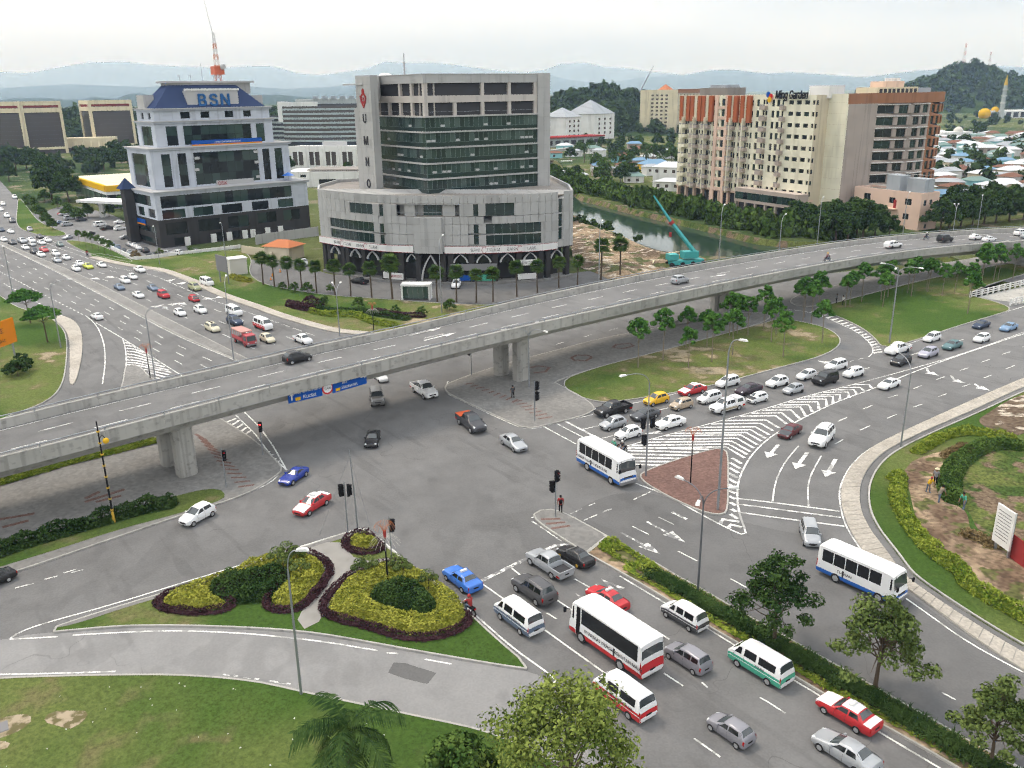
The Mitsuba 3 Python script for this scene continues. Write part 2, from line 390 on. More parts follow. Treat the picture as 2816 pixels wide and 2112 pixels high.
path_poly = P([(-18.98,66.7),(-15.97,69.58),(-14.94,67.8),(-13.27,65.07),(-10.76,66.09),(-9.47,65.36),(-8.88,64.28),(-11.15,64.04),(-13.37,62.63),(-14.24,60.36),(-14.65,58.09),(-15.07,55.19),(-16.72,56.05),(-16.37,59.42),(-15.4,62.47),(-16.5,64.47)])
struct('island_path', slab(path_poly.intersection(tri_poly), 0.1, KERB + 0.015), 'paver_pale', 'pale concrete path between the flower beds')
strip1 = P([(-35.51,56.01),(-30.19,59.82),(-22.14,65.46),(-16.08,70.19),(-13.83,71.09),(-13.52,70.46),(-15.91,69.24),(-21.89,64.54),(-25.88,61.54),(-29.95,59.22),(-33.74,56.32)], 1.0).intersection(tri_poly)
struct('island_margin', slab(strip1, 0.1, KERB + 0.01), 'paver', 'narrow concrete margin of the triangular island')
pave_l = P([(-49.45,58.28),(-42.31,64.39),(-32.36,74.09),(-28.15,77.6),(-26.17,80.06),(-25.13,82.81),(-24.75,84.19),(-24.84,85.15),(-25.72,86.64),(-29.69,92.83),(-36,100.1),(-51.6,117.1),(-55.4,123.2),(-57.4,123.5),(-56.7,121.3),(-54.3,115),(-52.1,107.5),(-51.65,99.55),(-54.39,93.7),(-59.62,87.89),(-66.95,78.98),(-67.08,66.4)], 1.0)
island('pavement', pave_l, 'paver', 'grey block paving under the flyover with faded red patterns')
pave_r = P([(-8.8,113.1),(-9.1,110.5),(-7.8,107.7),(-0.06,97.78),(1.68,95.6),(4.05,96.86),(10.1,100.7),(10.3,104.1),(6,112.4),(5.5,112.9),(11.7,118.9),(19.2,124.5),(27.3,130.6),(44,143.9),(46.3,150.3),(41.1,150.6),(33.4,145.7),(27.2,142.3),(13.9,134.3),(8.7,129.7),(2.8,124.8),(-3.1,119.5)], 1.0)
struct('verge_strip', sheet(P([(-48.04,67.12),(-46.04,68.99),(-40.6,72.88),(-34.96,77.75),(-30.56,80.85),(-28.29,78.25),(-30.04,76.39),(-32.5,74.47),(-36.77,71.53),(-40.43,68.12),(-43.95,65.22),(-45.86,63.46)], 1.0).intersection(pave_l), KERB + 0.012), 'grass', 'grass strip round the long hedge')
island('pavement', pave_r, 'paver', 'grey block paving round the middle pier')
pave_f = P([(52.1,153.5),(58.7,156),(69.8,164.6),(82.5,174.1),(90.8,179.7),(105,188.8),(117.8,196.8),(137.2,209.5),(145.6,221.2),(126.6,212.3),(106.7,198.2),(92.6,190.8),(78.9,182.4),(64.8,170.8),(52.6,161.3)], 1.0)
island('pavement', pave_f, 'paver', 'grey paving under the far end of the flyover')
g1 = P([(6,112.6),(10.3,104),(16.5,105.8),(26.5,110.2),(36.4,116.9),(40.5,119.6),(45.3,122.8),(48.9,126.3),(51.6,130.5),(52.7,134.8),(52.3,140.1),(48.3,144.9),(46.2,145.4),(44,143.6),(27.3,130.4),(19.2,124.3),(11.7,118.7)], 1.0)
island('loop_lawn', g1, 'grass_dry', 'dry lawn inside the loop road, planted with young trees')
g2 = P([(54.1,152),(56.9,148.7),(58.4,140),(58.1,133.2),(56.8,126.9),(61.8,130),(67.3,134.1),(76.3,140.9),(84.4,146.5),(89.9,150.6),(89.3,157.2),(87.5,160.7),(88.5,163.9),(98.6,173.1),(113.5,184.1),(117.2,195.7),(90.6,179.2),(82.1,173.3),(69.5,163.8),(59.7,156.3)], 1.0)
island('far_lawn', g2, 'grass_dry', 'dry lawn beyond the loop road beside the canal bridge')
isl_red = P([(12.83,81.6),(14.26,83.4),(18.15,86.17),(22.28,88.72),(23.25,88.69),(23.56,87.64),(21.86,80.53),(20.22,73.88),(19.46,73.05),(17.91,73.76),(15.1,77.31)], 0.6)
island('brick_island', isl_red, 'red_paver', 'red brick paved traffic island')
med_near = P([(1.66,73.1),(2.49,74.4),(3.47,74.57),(4.55,74.15),(8.58,68.82),(12.55,63.5),(13.14,62.46),(14.13,61.31),(16.73,57.66),(18.74,54.94),(22.47,49.93),(25.89,45.22),(29.39,40.46),(32.42,36.36),(29.27,36.11),(25.96,40.89),(23.06,44.56),(20.95,46.78),(18.98,49.46),(16.09,53.29),(14.43,55.33),(12.41,58.46),(10.14,61.55),(6.77,65.78),(5.13,67.91)], 1.0)
med_front = med_near.intersection(Polygon([(-0.42,79.05),(6.54,78.83),(8.57,69.42),(6.03,66.04),(3.4,63.08),(-1.28,70.38)]))
island('median', med_near.difference(med_front), 'earth', 'planted median of the near road')
island('median_nose', med_front, 'paver', 'paved nose of the planted median')
hw_med_l = smooth_line([(-180,282.9),(-140.2,238.3),(-104,197.2),(-77.3,165.8),(-56.8,140.8),(-41.5,125.2),(-35.4,118.7)], 4)
hw_med_r = smooth_line([(-183.4,288.6),(-143.2,243.8),(-117.5,215.7),(-97.4,194.5),(-70.4,162.3),(-47.1,134.7),(-39.9,125.7),(-33.8,119.2)], 4)
n_ = 60
hml, hmr = resample(hw_med_l, n=n_), resample(hw_med_r, n=n_)
island('highway_median', Polygon(np.vstack([hml + (hmr - hml) * 0.12, (hmr - (hmr - hml) * 0.12)[::-1]])).buffer(0), 'paver', 'narrow paved median of the wide highway')
top_l = P([(-62.5,114.1),(-67.9,126.4),(-72.6,136.3),(-77.1,144.7),(-84.2,154.1),(-90.3,158.7),(-95.9,163.4),(-103.7,172.7),(-120.8,192.3),(-222.4,300.4),(-202.7,250.1),(-82.7,103.1),(-64.98,93.37),(-64.2,101.6),(-61.2,107.1)], 1.5)
island('side_lawn', top_l, 'grass', 'grass bank beside the curving slip road')
walk_l = P([(-61.5,114.1),(-66.1,123.9),(-71.7,135.5),(-76.2,144),(-82.8,152.7),(-88.2,157.8),(-86.9,158.1),(-81.8,154.7),(-77.5,150.1),(-73.6,143.6),(-70.2,136.8),(-66,127.5),(-61.1,115.1)], 1.0)
k = island('footway', walk_l, 'slab_stone', 'pale slab footway round the slip road', h=0.16, kerb=False)
umno_lawn = P([(-24.4,140.5),(-29.1,141.9),(-34.4,146.5),(-42.4,154.2),(-48.6,161.5),(-59,172.5),(-67.7,184.3),(-74.4,192.3),(-81,199.7),(-87,202.9),(-94,207.5),(-107.8,219.1),(-105.7,222.3),(-91.1,209.1),(-82.5,219.2),(-70.4,225.8),(-63.1,210.7),(-59.3,193.3),(-53.6,182),(-46.2,175.2),(-35.9,168.6),(-24.8,165.1),(-15.5,161.4),(-8.8,159.5),(8.3,157.8),(11.1,159.9),(2.2,151.4),(-11.3,141.9),(-18.8,139.3)], 1.5)
island('verge', umno_lawn, 'grass_dry', 'grass verge between the highway and the curved office block')
side_walk = smooth_line([(-104.8,216.3),(-93.7,206.6),(-86.5,201.8),(-80.6,198.6),(-74,191.2),(-67.4,183.4),(-58.7,171.6),(-48.4,160.7),(-42.2,153.5),(-34.3,145.8),(-29,141.3),(-24.3,139.9)], 2)
walk_u = LineString(side_walk[:, :2]).buffer(1.0, cap_style='flat')
island('footway', walk_u, 'slab_stone', 'pale slab footway along the highway verge', h=0.17, kerb=False)
fore = P([(-54.3,182),(-46.4,176.1),(-36,169.4),(-24.9,165.9),(-15.6,162.2),(-8.8,160.3),(2.3,159.3),(14.1,165.6),(21.7,175.8),(27.4,182.4),(20.6,193.2),(7.7,183.8),(-12,180.3),(-30.2,183.8),(-42.9,192.2),(-52.2,209.9),(-60.5,207.5)], 1.5)
struct('forecourt', sheet(fore, 0.01), 'asphalt_dark', 'dark asphalt forecourt round the curved office block')
park1 = P([(-164.4,306.5),(-166.7,333.2),(-128,291.2),(-114.8,259.8),(-94.4,233.5),(-81.1,221.8),(-87.7,215.7),(-92.4,211.6),(-115.5,242.9),(-128.3,250.5),(-144.8,267)], 1.5)
struct('car_park', sheet(park1, 0.01), 'asphalt', 'asphalt car park round the stepped office block')
verge_bsn = P([(-124.2,242),(-124,244.4),(-113.6,237.3),(-102,223.4),(-91.4,209.1),(-92.7,209.2),(-96.5,211.9),(-107.9,221.1)], 0.8)
island('verge', verge_bsn, 'grass', 'narrow planted verge in front of the car park')
verge_far = P([(-181.9,325.1),(-154.4,272.7),(-141.3,257.6),(-132.5,250.8),(-128.6,253.9),(-138.9,266.5),(-152.6,282.7),(-175.7,320.4),(-200.3,360)], 0.8)
island('verge', verge_far, 'grass', 'curving grass verge by the far bend of the highway')
# the bottom right: slab footway, drain, grass and earth
out_e = smooth_line([(117.2,141.8),(84.8,121.7),(69.9,111.9),(67,109.9),(57.1,102.4),(46.02,93.83),(40.05,89.03),(36.02,84.35),(33.54,80.27),(32.16,77.1),(30.76,72.44),(30.14,67.64),(30.06,63.2),(30.66,61.95),(32.02,57.67),(33.29,53.18),(34.7,49.57),(37.34,44.57)], 1.2)
in_e = smooth_line([(113.9,137.4),(82.7,118.3),(68,108.5),(56.71,99.76),(46.78,92.51),(40.74,87.56),(37.49,83.58),(35.15,79.67),(33.81,76.54),(32.75,73.33),(32.18,69.71),(32.16,67.59),(32.04,64.42),(31.85,62.06),(32.89,58.62),(34.22,54.99),(35.79,51.5),(38.77,46.73)], 1.2)
NS = 150
oe, ie = resample(out_e, n=NS + 1), resample(in_e, n=NS + 1)
park_poly = Polygon(np.vstack([ie[:, :2], [(140, 20), (260, 150)]])).buffer(0)
foot_poly = Polygon(np.vstack([oe[:, :2], ie[::-1, :2]])).buffer(0)
kw = struct('slab_footway', slab(foot_poly, -0.05, 0.10), 'concrete', 'bed of the curving slab footway')
for i in range(NS):
  a, b, c, d = oe[i, :2], oe[i + 1, :2], ie[i + 1, :2], ie[i, :2]
  q = Polygon([a, b, c, d])
  if q.area < 0.1:
    continue
  q = q.buffer(-0.025)
  if q.is_empty:
    continue
  z = 0.155 + nrg.uniform(-0.008, 0.008)
  add('slab', slab(q, 0.1, z), 'slab_stone', kw)
off = normals2(ie)
sgn = np.sign(off @ np.array([1.0, 0]))[:, None]
ie_out = ie[:, :2] + off * 0.5 * np.where(np.abs(sgn) > 0, sgn, 1)
inside = park_poly.difference(LineString(ie[:, :2]).buffer(0.75, cap_style='flat'))
island('park', inside, 'grass', 'grass bank beyond the slab footway', h=0.12, kerb=False)
drain = park_poly.intersection(LineString(ie[:, :2]).buffer(0.75, cap_style='flat'))
struct('drain', sheet(drain, -0.04), 'dark_gray', 'open storm drain beside the slab footway')
struct('drain_kerb', slab(park_poly.intersection(LineString(ie[:, :2]).buffer(0.92, cap_style='flat').difference(LineString(ie[:, :2]).buffer(0.75, cap_style='flat'))), -0.05, 0.2), 'concrete', 'concrete lip of the storm drain')
earth1 = P([(43.37,85.76),(40.72,82.25),(38.94,80.32),(39.87,79.46),(37.76,73.65),(36.22,68.31),(36.4,63),(38.47,56.24),(41.87,57.72),(43.24,64.7),(41.42,66.12),(40.47,68.19),(42.95,73.74),(41.03,74.77),(42.98,79.37),(47.37,85.01),(51.32,89.37),(55.09,90.6)], 1.0)
weedp = P([(42.12,74.74),(43.38,78.28),(47.03,83.81),(50.51,86.78),(53.67,87.96),(57.43,87.83),(55.16,77.91),(45.06,64.65),(42.24,66.7),(41.52,69.23),(42.93,73.26)], 1.0)
struct('weed_patch', slab(weedp.intersection(inside), 0.05, 0.135), 'weeds', 'weedy green ground inside the hook shaped hedge')
struct('earth_patch', slab(earth1.intersection(inside), 0.05, 0.145), 'earth', 'bare brown earth where gardeners clear old planting')
debris = P([(55.12,96.03),(58.01,98.66),(63.7,103.9),(67.9,106),(60.54,93.23),(56.82,90.88),(55.55,92.69)], 1.0)
struct('rubble_ground', slab(debris.intersection(inside), 0.05, 0.16), 'site_soil', 'dry rubble strewn ground by the park edge')
# lighter slip road in the foreground and a patch in it
slip = P([(-47.39,51.94),(-41.23,54.24),(-37.51,55),(-36.49,55.56),(-35.33,55.65),(-30.23,56.3),(-25.86,56.32),(-19.46,55.76),(-14.99,55.13),(-10.48,53.78),(-6.14,52.42),(-0.27,50.67),(1.3,50.28),(2.54,48.88),(1.4,48.43),(5.01,41.24),(9.51,36.43),(4.53,39.11),(1.75,42.05),(-0.9,43.74),(-2.95,44.69),(-5.94,45.59),(-9.97,46.9),(-14.06,48.18),(-17.74,49.5),(-22.83,50.24),(-27.67,50.35),(-35.6,50.21),(-44.55,49.32)], 1.0)
struct('slip_road', sheet(slip, 0.006), 'asphalt_worn', 'worn pale slip road in front of the triangular island')
patch = Polygon([(-8.6,51.53),(-7.78,51.49),(-7.09,51.11),(-5.49,50.34),(-6.02,49.15),(-7.58,49.74),(-8.86,50.45)])
struct('road_patch', sheet(patch, 0.012), 'asphalt_dark', 'dark repaired patch in the slip road')
struct('lane_surface', sheet(P([(4.54,74.06),(8.66,68.82),(18.79,55),(29.43,40.53),(32.13,36.68),(39.06,39.19),(34.21,48.7),(31.85,57.3),(29.89,62.76),(29.9,67),(19.45,72.49),(12.55,79.94)], 1.5), 0.006), 'asphalt_dark', 'darker newer asphalt of the outbound lanes')

# ---------------------------------------------------------------- paint on the roads
PZ = 0.016
def edge(pts, w=0.16, m='road_paint', nm='edge_line', step=1.2, smooth=True, z=PZ):
  p = smooth_line(pts, step) if smooth and len(pts) > 2 else np.asarray(pts, float)
  add(nm, stripe(p, w, z), m, 'road')
def dash(a, b, w=0.14, m='road_paint'):
  add('lane_dash', stripe([a, b], w, PZ), m, 'road')
edge([(-47.02,60.69),(-42.61,64.94),(-40.23,67.71),(-36.62,71.2),(-32.39,74.16),(-28.23,77.86),(-26.18,80.12),(-25.63,80.7),(-24.98,82.29),(-24.8,83.49)])
edge([(-37.52,54.98),(-37.59,55.27),(-37.42,55.51),(-36.53,56.64),(-31.6,59.51),(-26.44,63.16),(-25.78,63.51),(-22.29,66),(-18.83,68.36),(-14.58,71.29),(-14,71.61),(-13.49,71.44),(-12.74,70.31),(-10.7,67.52),(-9.35,65.51),(-7.25,63.04),(-5.34,60.37),(-3.01,57.24),(-0.26,53.09),(2.43,49.92),(2.81,49.33),(2.62,48.94),(2.23,48.86),(1.61,49.03)], step=0.7)
edge([(-37.5,54.95),(-35.71,55.05),(-34.06,55.19)])
edge([(-33.01,55.35),(-29.93,55.6),(-25.66,55.8),(-21.2,55.4),(-19.29,55.14),(-16.59,54.65),(-13.92,54.09),(-9.94,52.96)])
edge([(-9.24,52.68),(-8.39,52.56)])
edge([(-6.43,51.88),(-4.5,51.29)])
edge([(-38.33,50.78),(-35.93,50.81),(-31.12,50.86),(-27.94,50.98)])
edge([(-20.28,50.5),(-17.86,49.95),(-15.33,49.35)], m='road_paint_worn')
edge([(-8.9,114),(-9,110.8),(-8.5,108.6),(-6.8,106.3),(-0.07,97.32),(1.71,95.52),(3.53,96.35),(6.42,98.32),(10,100.3)], step=0.8)
edge([(15.1,104),(21.5,107.6),(26.5,110.8),(40.5,119.5),(44.8,122.4),(48.9,126.3),(51.8,130.8),(52.9,134.9),(52.2,139.8),(50,144)], step=1.0)
edge([(12.39,89.89),(17.34,92.99),(25.1,97.54),(32.1,101.8),(37.7,105.8),(46.1,110.4),(58.1,117.7),(68,124.2),(83.1,135.3),(100.6,148.6)], step=2)
edge([(61.4,129.1),(67.2,133.8),(76.3,140.8),(84.3,146.4),(92.8,152.5),(108,164)])
edge([(12.49,80.33),(15.19,77.57),(17.39,73.78),(19,71.3),(20.58,69.13),(20.96,69.42),(21.25,73.42),(22.21,78.14),(23.52,81.94),(25.94,86.98),(29.25,91.86),(33.66,96.64),(41.5,103.9),(48.4,108.9),(53.7,113.3),(64.2,121.5),(82.6,134.4)], step=0.8, w=0.2)
for r in ([(21.93,76.59),(24.66,75.76),(30.84,73.62)], [(21.62,75.35),(24.3,74.49),(30.49,72.34)], [(21.41,73.66),(23.81,72.76),(30.19,70.64)]):
  edge(r, w=0.25 if r[0][1] > 70 else 0.18, smooth=False)
edge([(25.14,75.87),(26.62,80.16),(29.03,85.01),(32.02,89.54)])
edge([(28.27,74.78),(29.45,78.71),(30.88,81.99),(33.56,86.66)])
edge([(30.03,63.16),(30.06,68.06),(30.49,71.76),(31.67,76.05),(32.85,79.14),(35.44,83.59),(39.06,88.14),(45.02,93.07),(54.24,99.61),(67.4,109.7),(83.5,121.3)])
edge([(29.42,62.1),(31.18,57.2),(32.46,53.19),(34.26,50.1),(35.46,48.35)])
edge([(1.68,73.1),(2.48,74.33),(3.5,74.71),(4.58,74.27),(9.91,66.97),(13.15,62.52),(16.74,57.71),(18.76,55),(22.5,49.97),(25.92,45.25),(28.21,42.45),(30.03,40.26)])
for r in ([(3.74,96.42),(7.2,90.92)], [(5.25,97.51),(8.45,92.43),(9.03,91.54)]):
  edge(r, w=0.18, smooth=False)
edge([(6.34,98.32),(10.93,90.78)], w=0.35, smooth=False, nm='stop_line')
edge([(8.36,95.43),(10.47,96.63)], smooth=False)
edge([(10.26,92.54),(12.04,93.54)], smooth=False)
edge([(14.97,96.08),(16.91,97)], smooth=False)
edge([(18.1,101.5),(19.6,102.3)], smooth=False)
edge([(-2.87,62.01),(0.79,65.39),(3.65,67.87),(5.13,68)], w=0.4, nm='stop_line', smooth=False, m='road_paint_worn')
edge([(-2.79,61.87),(-1.07,59.71),(2.17,55.2),(6.11,50.08)])
edge([(-0.21,64.03),(0.46,63),(3.45,58.99),(4.57,57.52)], smooth=False)
edge([(4.92,62.28),(6.21,60.76),(8.94,56.88),(11.23,53.81)], smooth=False)
edge([(8.67,62.63),(11.78,58.46),(14.36,55.03),(15.89,52.87),(18.85,49),(20.13,47.26),(22.64,43.8),(24.82,40.91),(26.93,38.24)])
edge([(1.66,72.48),(2.99,70.53),(4.24,68.52)], m='road_paint_worn')
for s in ([(2.43,57.42),(3.14,56.6)], [(10.15,49.98),(11.24,48.61)], [(12.56,48.95),(12.83,48.4)], [(16.45,46.88),(17.25,45.78)], [(10.96,43.62),(12.2,42.02)], [(16.03,47.34),(16.45,46.88)], [(17.69,61.96),(18.62,60.62)], [(28.16,47.58),(28.69,46.86)], [(10.89,71.19),(12.14,69.62)],
      [(14.23,66.55),(15.54,64.85)], [(13.57,72.94),(14.76,71.42)], [(38.99,96.83),(40.69,98.2)], [(43.6,100.9),(45.3,102.2)], [(48.4,104.9),(50.1,106)], [(53.2,108.3),(55,109.7)], [(36.24,89.9),(37.63,91.22)], [(40.6,93.96),(42.25,95.3)],
      [(45.29,97.68),(47.03,99)], [(50.1,101.4),(51.8,102.5)], [(55,105.1),(56.7,106.3)], [(60,108.9),(61.6,110)], [(58,112),(59.7,113.2)], [(63,115.7),(64.8,117)], [(68,119.5),(70.1,121)], [(73.2,123.4),(75,124.6)],
      [(64.7,112.4),(66.5,113.7)], [(69.7,116.2),(71.9,117.8)], [(78,126.8),(79.9,128.1)], [(49.4,120.7),(50.2,121.3)], [(51.1,121.8),(52.1,122.3)], [(-38.04,64.26),(-37.27,64.9)], [(-37.44,64.34),(-36.62,64.79)], [(-40.93,62.02),(-39.76,62.69)],
      [(-39.17,63.31),(-38.32,63.83)], [(50.1,117.1),(51.1,117.7)], [(59.7,123.6),(61.2,124.7)], [(70.1,130.6),(71.5,131.7)], [(6.9,131.7),(8.4,133.2)], [(11.6,135.8),(13.2,137.3)], [(16.3,139.8),(18.1,141.4)], [(21.6,144.3),(23.5,145.9)]):
  dash(*s)
edge([(15.01,73.96),(16.13,72.41)], w=0.35, m='road_paint_worn', smooth=False)
for s in ([(5.38,73.89),(6.61,74.86)], [(7.22,75.41),(7.95,76.06)], [(11.75,76.65),(13.72,78.4)], [(6.52,72.45),(7.88,73.58)], [(8.42,74.04),(9.38,74.78)]):
  add('crossing_line', stripe(s, 0.16, PZ), 'road_paint_worn', 'road')
def arrow_mesh(tail, tip, w=0.28, head=1.7, hw=0.55, z=PZ):
  a, b = np.array(tail, float), np.array(tip, float)
  d = (b - a) / np.linalg.norm(b - a)
  nn = np.array([-d[1], d[0]])
  c = b - d * head
  pts = [a + nn * w / 2, a - nn * w / 2, c - nn * w / 2, c - nn * hw, b, c + nn * hw, c + nn * w / 2]
  zz = z if np.ndim(z) == 0 else z[0]
  return sheet(Polygon(pts), zz)
for s in ([(29.87,89.95),(27.54,86.3)], [(32.4,87.72),(29.68,83.34)], [(34.81,85.74),(32.14,81.29)]):
  add('lane_arrow', arrow_mesh(*s, w=0.4, head=1.6, hw=0.75), 'road_paint', 'road')
for s in ([(9.73,70.01),(12.68,66)], [(12.35,72.05),(15.18,68.05)], [(7.68,61.42),(7.1,62.22)], [(5.34,59.27),(4.83,60.08)], [(17.12,94.08),(15.24,93.71)]):
  add('lane_arrow', arrow_mesh(*s, w=0.25, head=2.2, hw=0.6), 'road_paint_worn', 'road')
for s in ([(59,117),(58.3,115.1),(59.1,113.7)], [(60.8,113.5),(60.1,111.2),(61.2,110.3)], [(62.2,110),(62,108.5),(62.8,107.2)], [(46.2,120.1),(45.4,120.7),(44.9,121.4)]):
  q = smooth_line(s, 0.5)
  add('lane_arrow', trimesh.util.concatenate([stripe(q[:-2], 0.35, PZ), arrow_mesh(q[-4], q[-1], w=0.1, head=1.6, hw=0.8)]), 'road_paint', 'road')
# chevron hatching of the wide gore
qline = LineString([(8.81,87.72),(12.39,89.89),(17.34,92.99),(25.1,97.54),(32.1,101.8),(37.7,105.8),(46.1,110.4)])
def hatch(bend, end, left=None):
  b = np.array(bend)
  if left is None:
    ray = LineString([b, b - [60, 0]])
    hit = ray.intersection(qline)
    left = (hit.x + 0.3, hit.y) if not hit.is_empty and hit.geom_type == 'Point' else b - [8, 0]
  p = np.array([left, b, end])
  add('hatch_stripe', stripe(p, 0.42, PZ), 'road_paint', 'road')
HB = [(23.88,89.49),(24.34,90.32),(24.93,91.15),(25.74,91.99),(26.4,93.03),(27.25,93.71),(27.96,94.6),(28.74,95.5),(29.66,96.6),(30.65,97.64),(32.21,99.04),(33.3,100),(34.7,101),(36.2,102),(37.5,102.8),(39,103.8),(40.4,104.8),(41.6,105.7),(42.8,106.4),(44.2,107.4),(45.3,108.3),(46.5,109.2),(48.1,110.3)]
HE = [(25.15,86.38),(25.7,87.31),(26.23,88.09),(26.87,89.06),(27.53,90.04),(28.26,91.03),(28.96,91.87),(29.72,92.91),(30.5,94.14),(31.44,95.03),(32.72,96.29),(33.65,96.83),(34.84,97.95),(35.85,98.9),(37.1,100.1),(38.3,101.3),(39.6,102.3),(40.7,103.1),(41.9,104.1),(43.5,105.1),(45,106.4),(46.4,107.7),(47.9,108.9)]
for b, e in zip(HB, HE):
  hatch(b, e)
for s in ([(12.96,89.77),(21.81,88.9)], [(12.78,88.88),(20.6,88.06)], [(12.52,87.85),(19.42,87.3)], [(12.03,86.98),(18.25,86.45)], [(12.4,85.93),(17.1,85.65)], [(13.03,85.08),(15.95,84.77)], [(23.78,86.42),(24.44,84.86)], [(23.29,85.2),(23.96,83.67)], [(22.9,83.86),(23.54,82.51)],
      [(22.46,82.55),(23.12,81.33)], [(22.1,81.28),(22.69,80.06)], [(21.77,79.9),(22.35,78.93)], [(21.47,78.43),(22,77.75)], [(21.21,77.13),(21.68,76.48)], [(21.01,75.82),(21.34,75.11)], [(20.77,74.4),(21.12,73.79)], [(20.4,73.33),(20.93,72.38)],
      [(19.06,71.52),(19.47,72.36),(20.88,71.76)], [(19.66,70.72),(19.96,71.27),(20.82,70.69)]):
  add('hatch_stripe', stripe(s, 0.42, PZ), 'road_paint', 'road')
# loop road: outer edge line with its row of bars
loop_out = smooth_line([(47,154.2),(51.4,152.2),(53.3,150.4),(54.9,146.5),(55.7,142.1),(56.6,137.2),(56.4,131.9),(55.5,127.4),(54.2,124.4),(53,122.9)], 0.8)
edge(loop_out[:, :2].tolist(), smooth=False)
bars0 = resample(smooth_line([(53.6,150.3),(55.4,144.6),(56.4,139.6),(56.5,133.4),(55.8,128.4),(54.5,124.8)], 0.8), n=19)
bars1 = resample(smooth_line([(54.4,151.2),(56.9,146.4),(57.7,140.8),(57.8,134.6),(57,128.9),(56.1,125.5)], 0.8), n=19)
for a, b in zip(bars0, bars1):
  add('hatch_stripe', stripe([a, b], 0.45, PZ), 'road_paint', 'road')
# the left gore
gl0 = resample(smooth_line([(-64.4,138.7),(-61.9,133.7),(-57.6,123.6)], 1), n=9)
gore_apex = [(-64.3,138.6),(-47.7,118.7)]
edge([(-73.9,149.8),(-64.6,139),(-47.7,118.7),(-45.2,115.5)], smooth=False)
edge([(-64.6,139),(-61.6,133),(-58.8,126.6),(-56.2,120.2),(-54,113.8)])
for s in ([(-63.1,136.5),(-61.8,135.4)], [(-62.3,134.7),(-60.6,134),(-60,133.3)], [(-61.5,133),(-59.8,132.4),(-57.7,130.3)], [(-60.8,131.4),(-59.2,130.9),(-56.1,128.3)], [(-60.1,129.8),(-58.7,129.3),(-54.5,126.3)], [(-59.5,128.2),(-58,127.8),(-52.8,124.3)], [(-58.8,126.6),(-57.2,126.2),(-51.5,122.7)],
      [(-58.2,125.3),(-56.5,124.8),(-50.2,121)], [(-57.7,124.1),(-55.6,123.5),(-49.5,119.9)], [(-54.1,121.7),(-49.4,118.8)], [(-52.7,120),(-49.5,117.7)], [(-51.2,117.8),(-49.6,116.7)]):
  add('hatch_stripe', stripe(s, 0.4, PZ), 'road_paint', 'road')
edge([(-78.2,155.1),(-75.1,151.1),(-71.6,145.7),(-66.7,136.7),(-63.5,129.9),(-60.8,123.8),(-57.3,115)])
for s in ([(-35.95,99.43),(-34.42,98.59)], [(-35.4,99.02),(-34.3,100.6)], [(-34.33,97.63),(-33.7,100.1)], [(-33.48,96.66),(-32.9,98.73)], [(-32.57,95.69),(-32.14,97.55)], [(-31.75,94.75),(-31.32,96.39)], [(-29.15,91.33),(-28.71,92.17)], [(-28.43,90.13),(-28.17,91.13)], [(-27.77,89.13),(-27.44,90.1)], [(-27.05,88.14),(-26.79,89.09)], [(-26.36,87.16),(-26.22,88.11)], [(-25.88,86.53),(-25.69,87.3)]):
  add('hatch_stripe', stripe(s, 0.35, PZ), 'road_paint', 'road')
edge([(-34.7,101.8),(-30.31,95.06),(-26.9,88.77),(-24.2,84.8)], smooth=False)
edge([(-34,103),(-30.61,97.68),(-27.33,91.44),(-24.2,84.8)], smooth=False)
# highway lane paint, row by row between the median and the kerbs
hw_kerb_in = smooth_line([(-201.7,344.8),(-181.4,324.7),(-146.1,267.4),(-134.7,254.6),(-123.4,245.7),(-107.2,219.8),(-93.7,206.7),(-86.5,201.9),(-79.8,197.8),(-73.7,191.2),(-66.7,182.7),(-58.9,172.2),(-48.1,159.6),(-39.4,150.4),(-29.5,141.6),(-26.2,139.7)], 4)
lines_in = resample(np.array([(-138.7,239.1),(-120.3,218.3),(-96.3,192.1),(-69.7,160.4),(-46.6,133.3),(-39.5,124.5)], float), n=60)
outer_in = resample(np.array([(-137.9,254.3),(-120.2,233.9),(-93.1,205.2),(-79.1,195.9),(-58.6,171.1),(-48.4,160.6),(-29.3,140.9)], float), n=60)
edge(smooth_line(lines_in, 4).tolist(), smooth=False)
edge(smooth_line(outer_in, 4).tolist(), smooth=False)
edge(hml[:, :2].tolist(), smooth=False)
def dash_row(line, period=9.0, on=3.0, start=0.0, skip=None, w=0.14):
  L = path_len(line)
  fine = resample(line, n=int(L * 2))
  k = start
  while k + on < L:
    i = int(k * 2)
    j = int((k + on) * 2)
    dash(fine[i, :2], fine[min(j, len(fine) - 1), :2], w)
    k += period
for q, t in enumerate((0.2, 0.4, 0.6, 0.8)):
  dash_row(lines_in + (outer_in - lines_in) * t, start=q * 2.2, period=9 if t < 0.75 else 4)
out_l = resample(np.array([(-140.2,219.8),(-118.2,198.8),(-92,170),(-78,154.6),(-64.7,139.2),(-47.8,119)], float), n=60)
out_r = resample(np.array([(-173.2,274.7),(-138.8,235.7),(-103.1,195.4),(-76.7,164.5),(-56.4,139.7),(-41.8,124.6)], float), n=60)
for q, t in enumerate((0.25, 0.5, 0.75)):
  dash_row(out_l + (out_r - out_l) * t, start=q * 3.0)
dash_row(np.array([(-138.7,219.7),(-118.2,198.8),(-92,170),(-78.1,154.9)], float), period=2.2, on=1.1, w=0.2)
dash_row(np.array([(-110.1,185.5),(-100.1,174.7),(-88.9,162),(-80,152.6)], float), period=2.2, on=1.1, w=0.2)
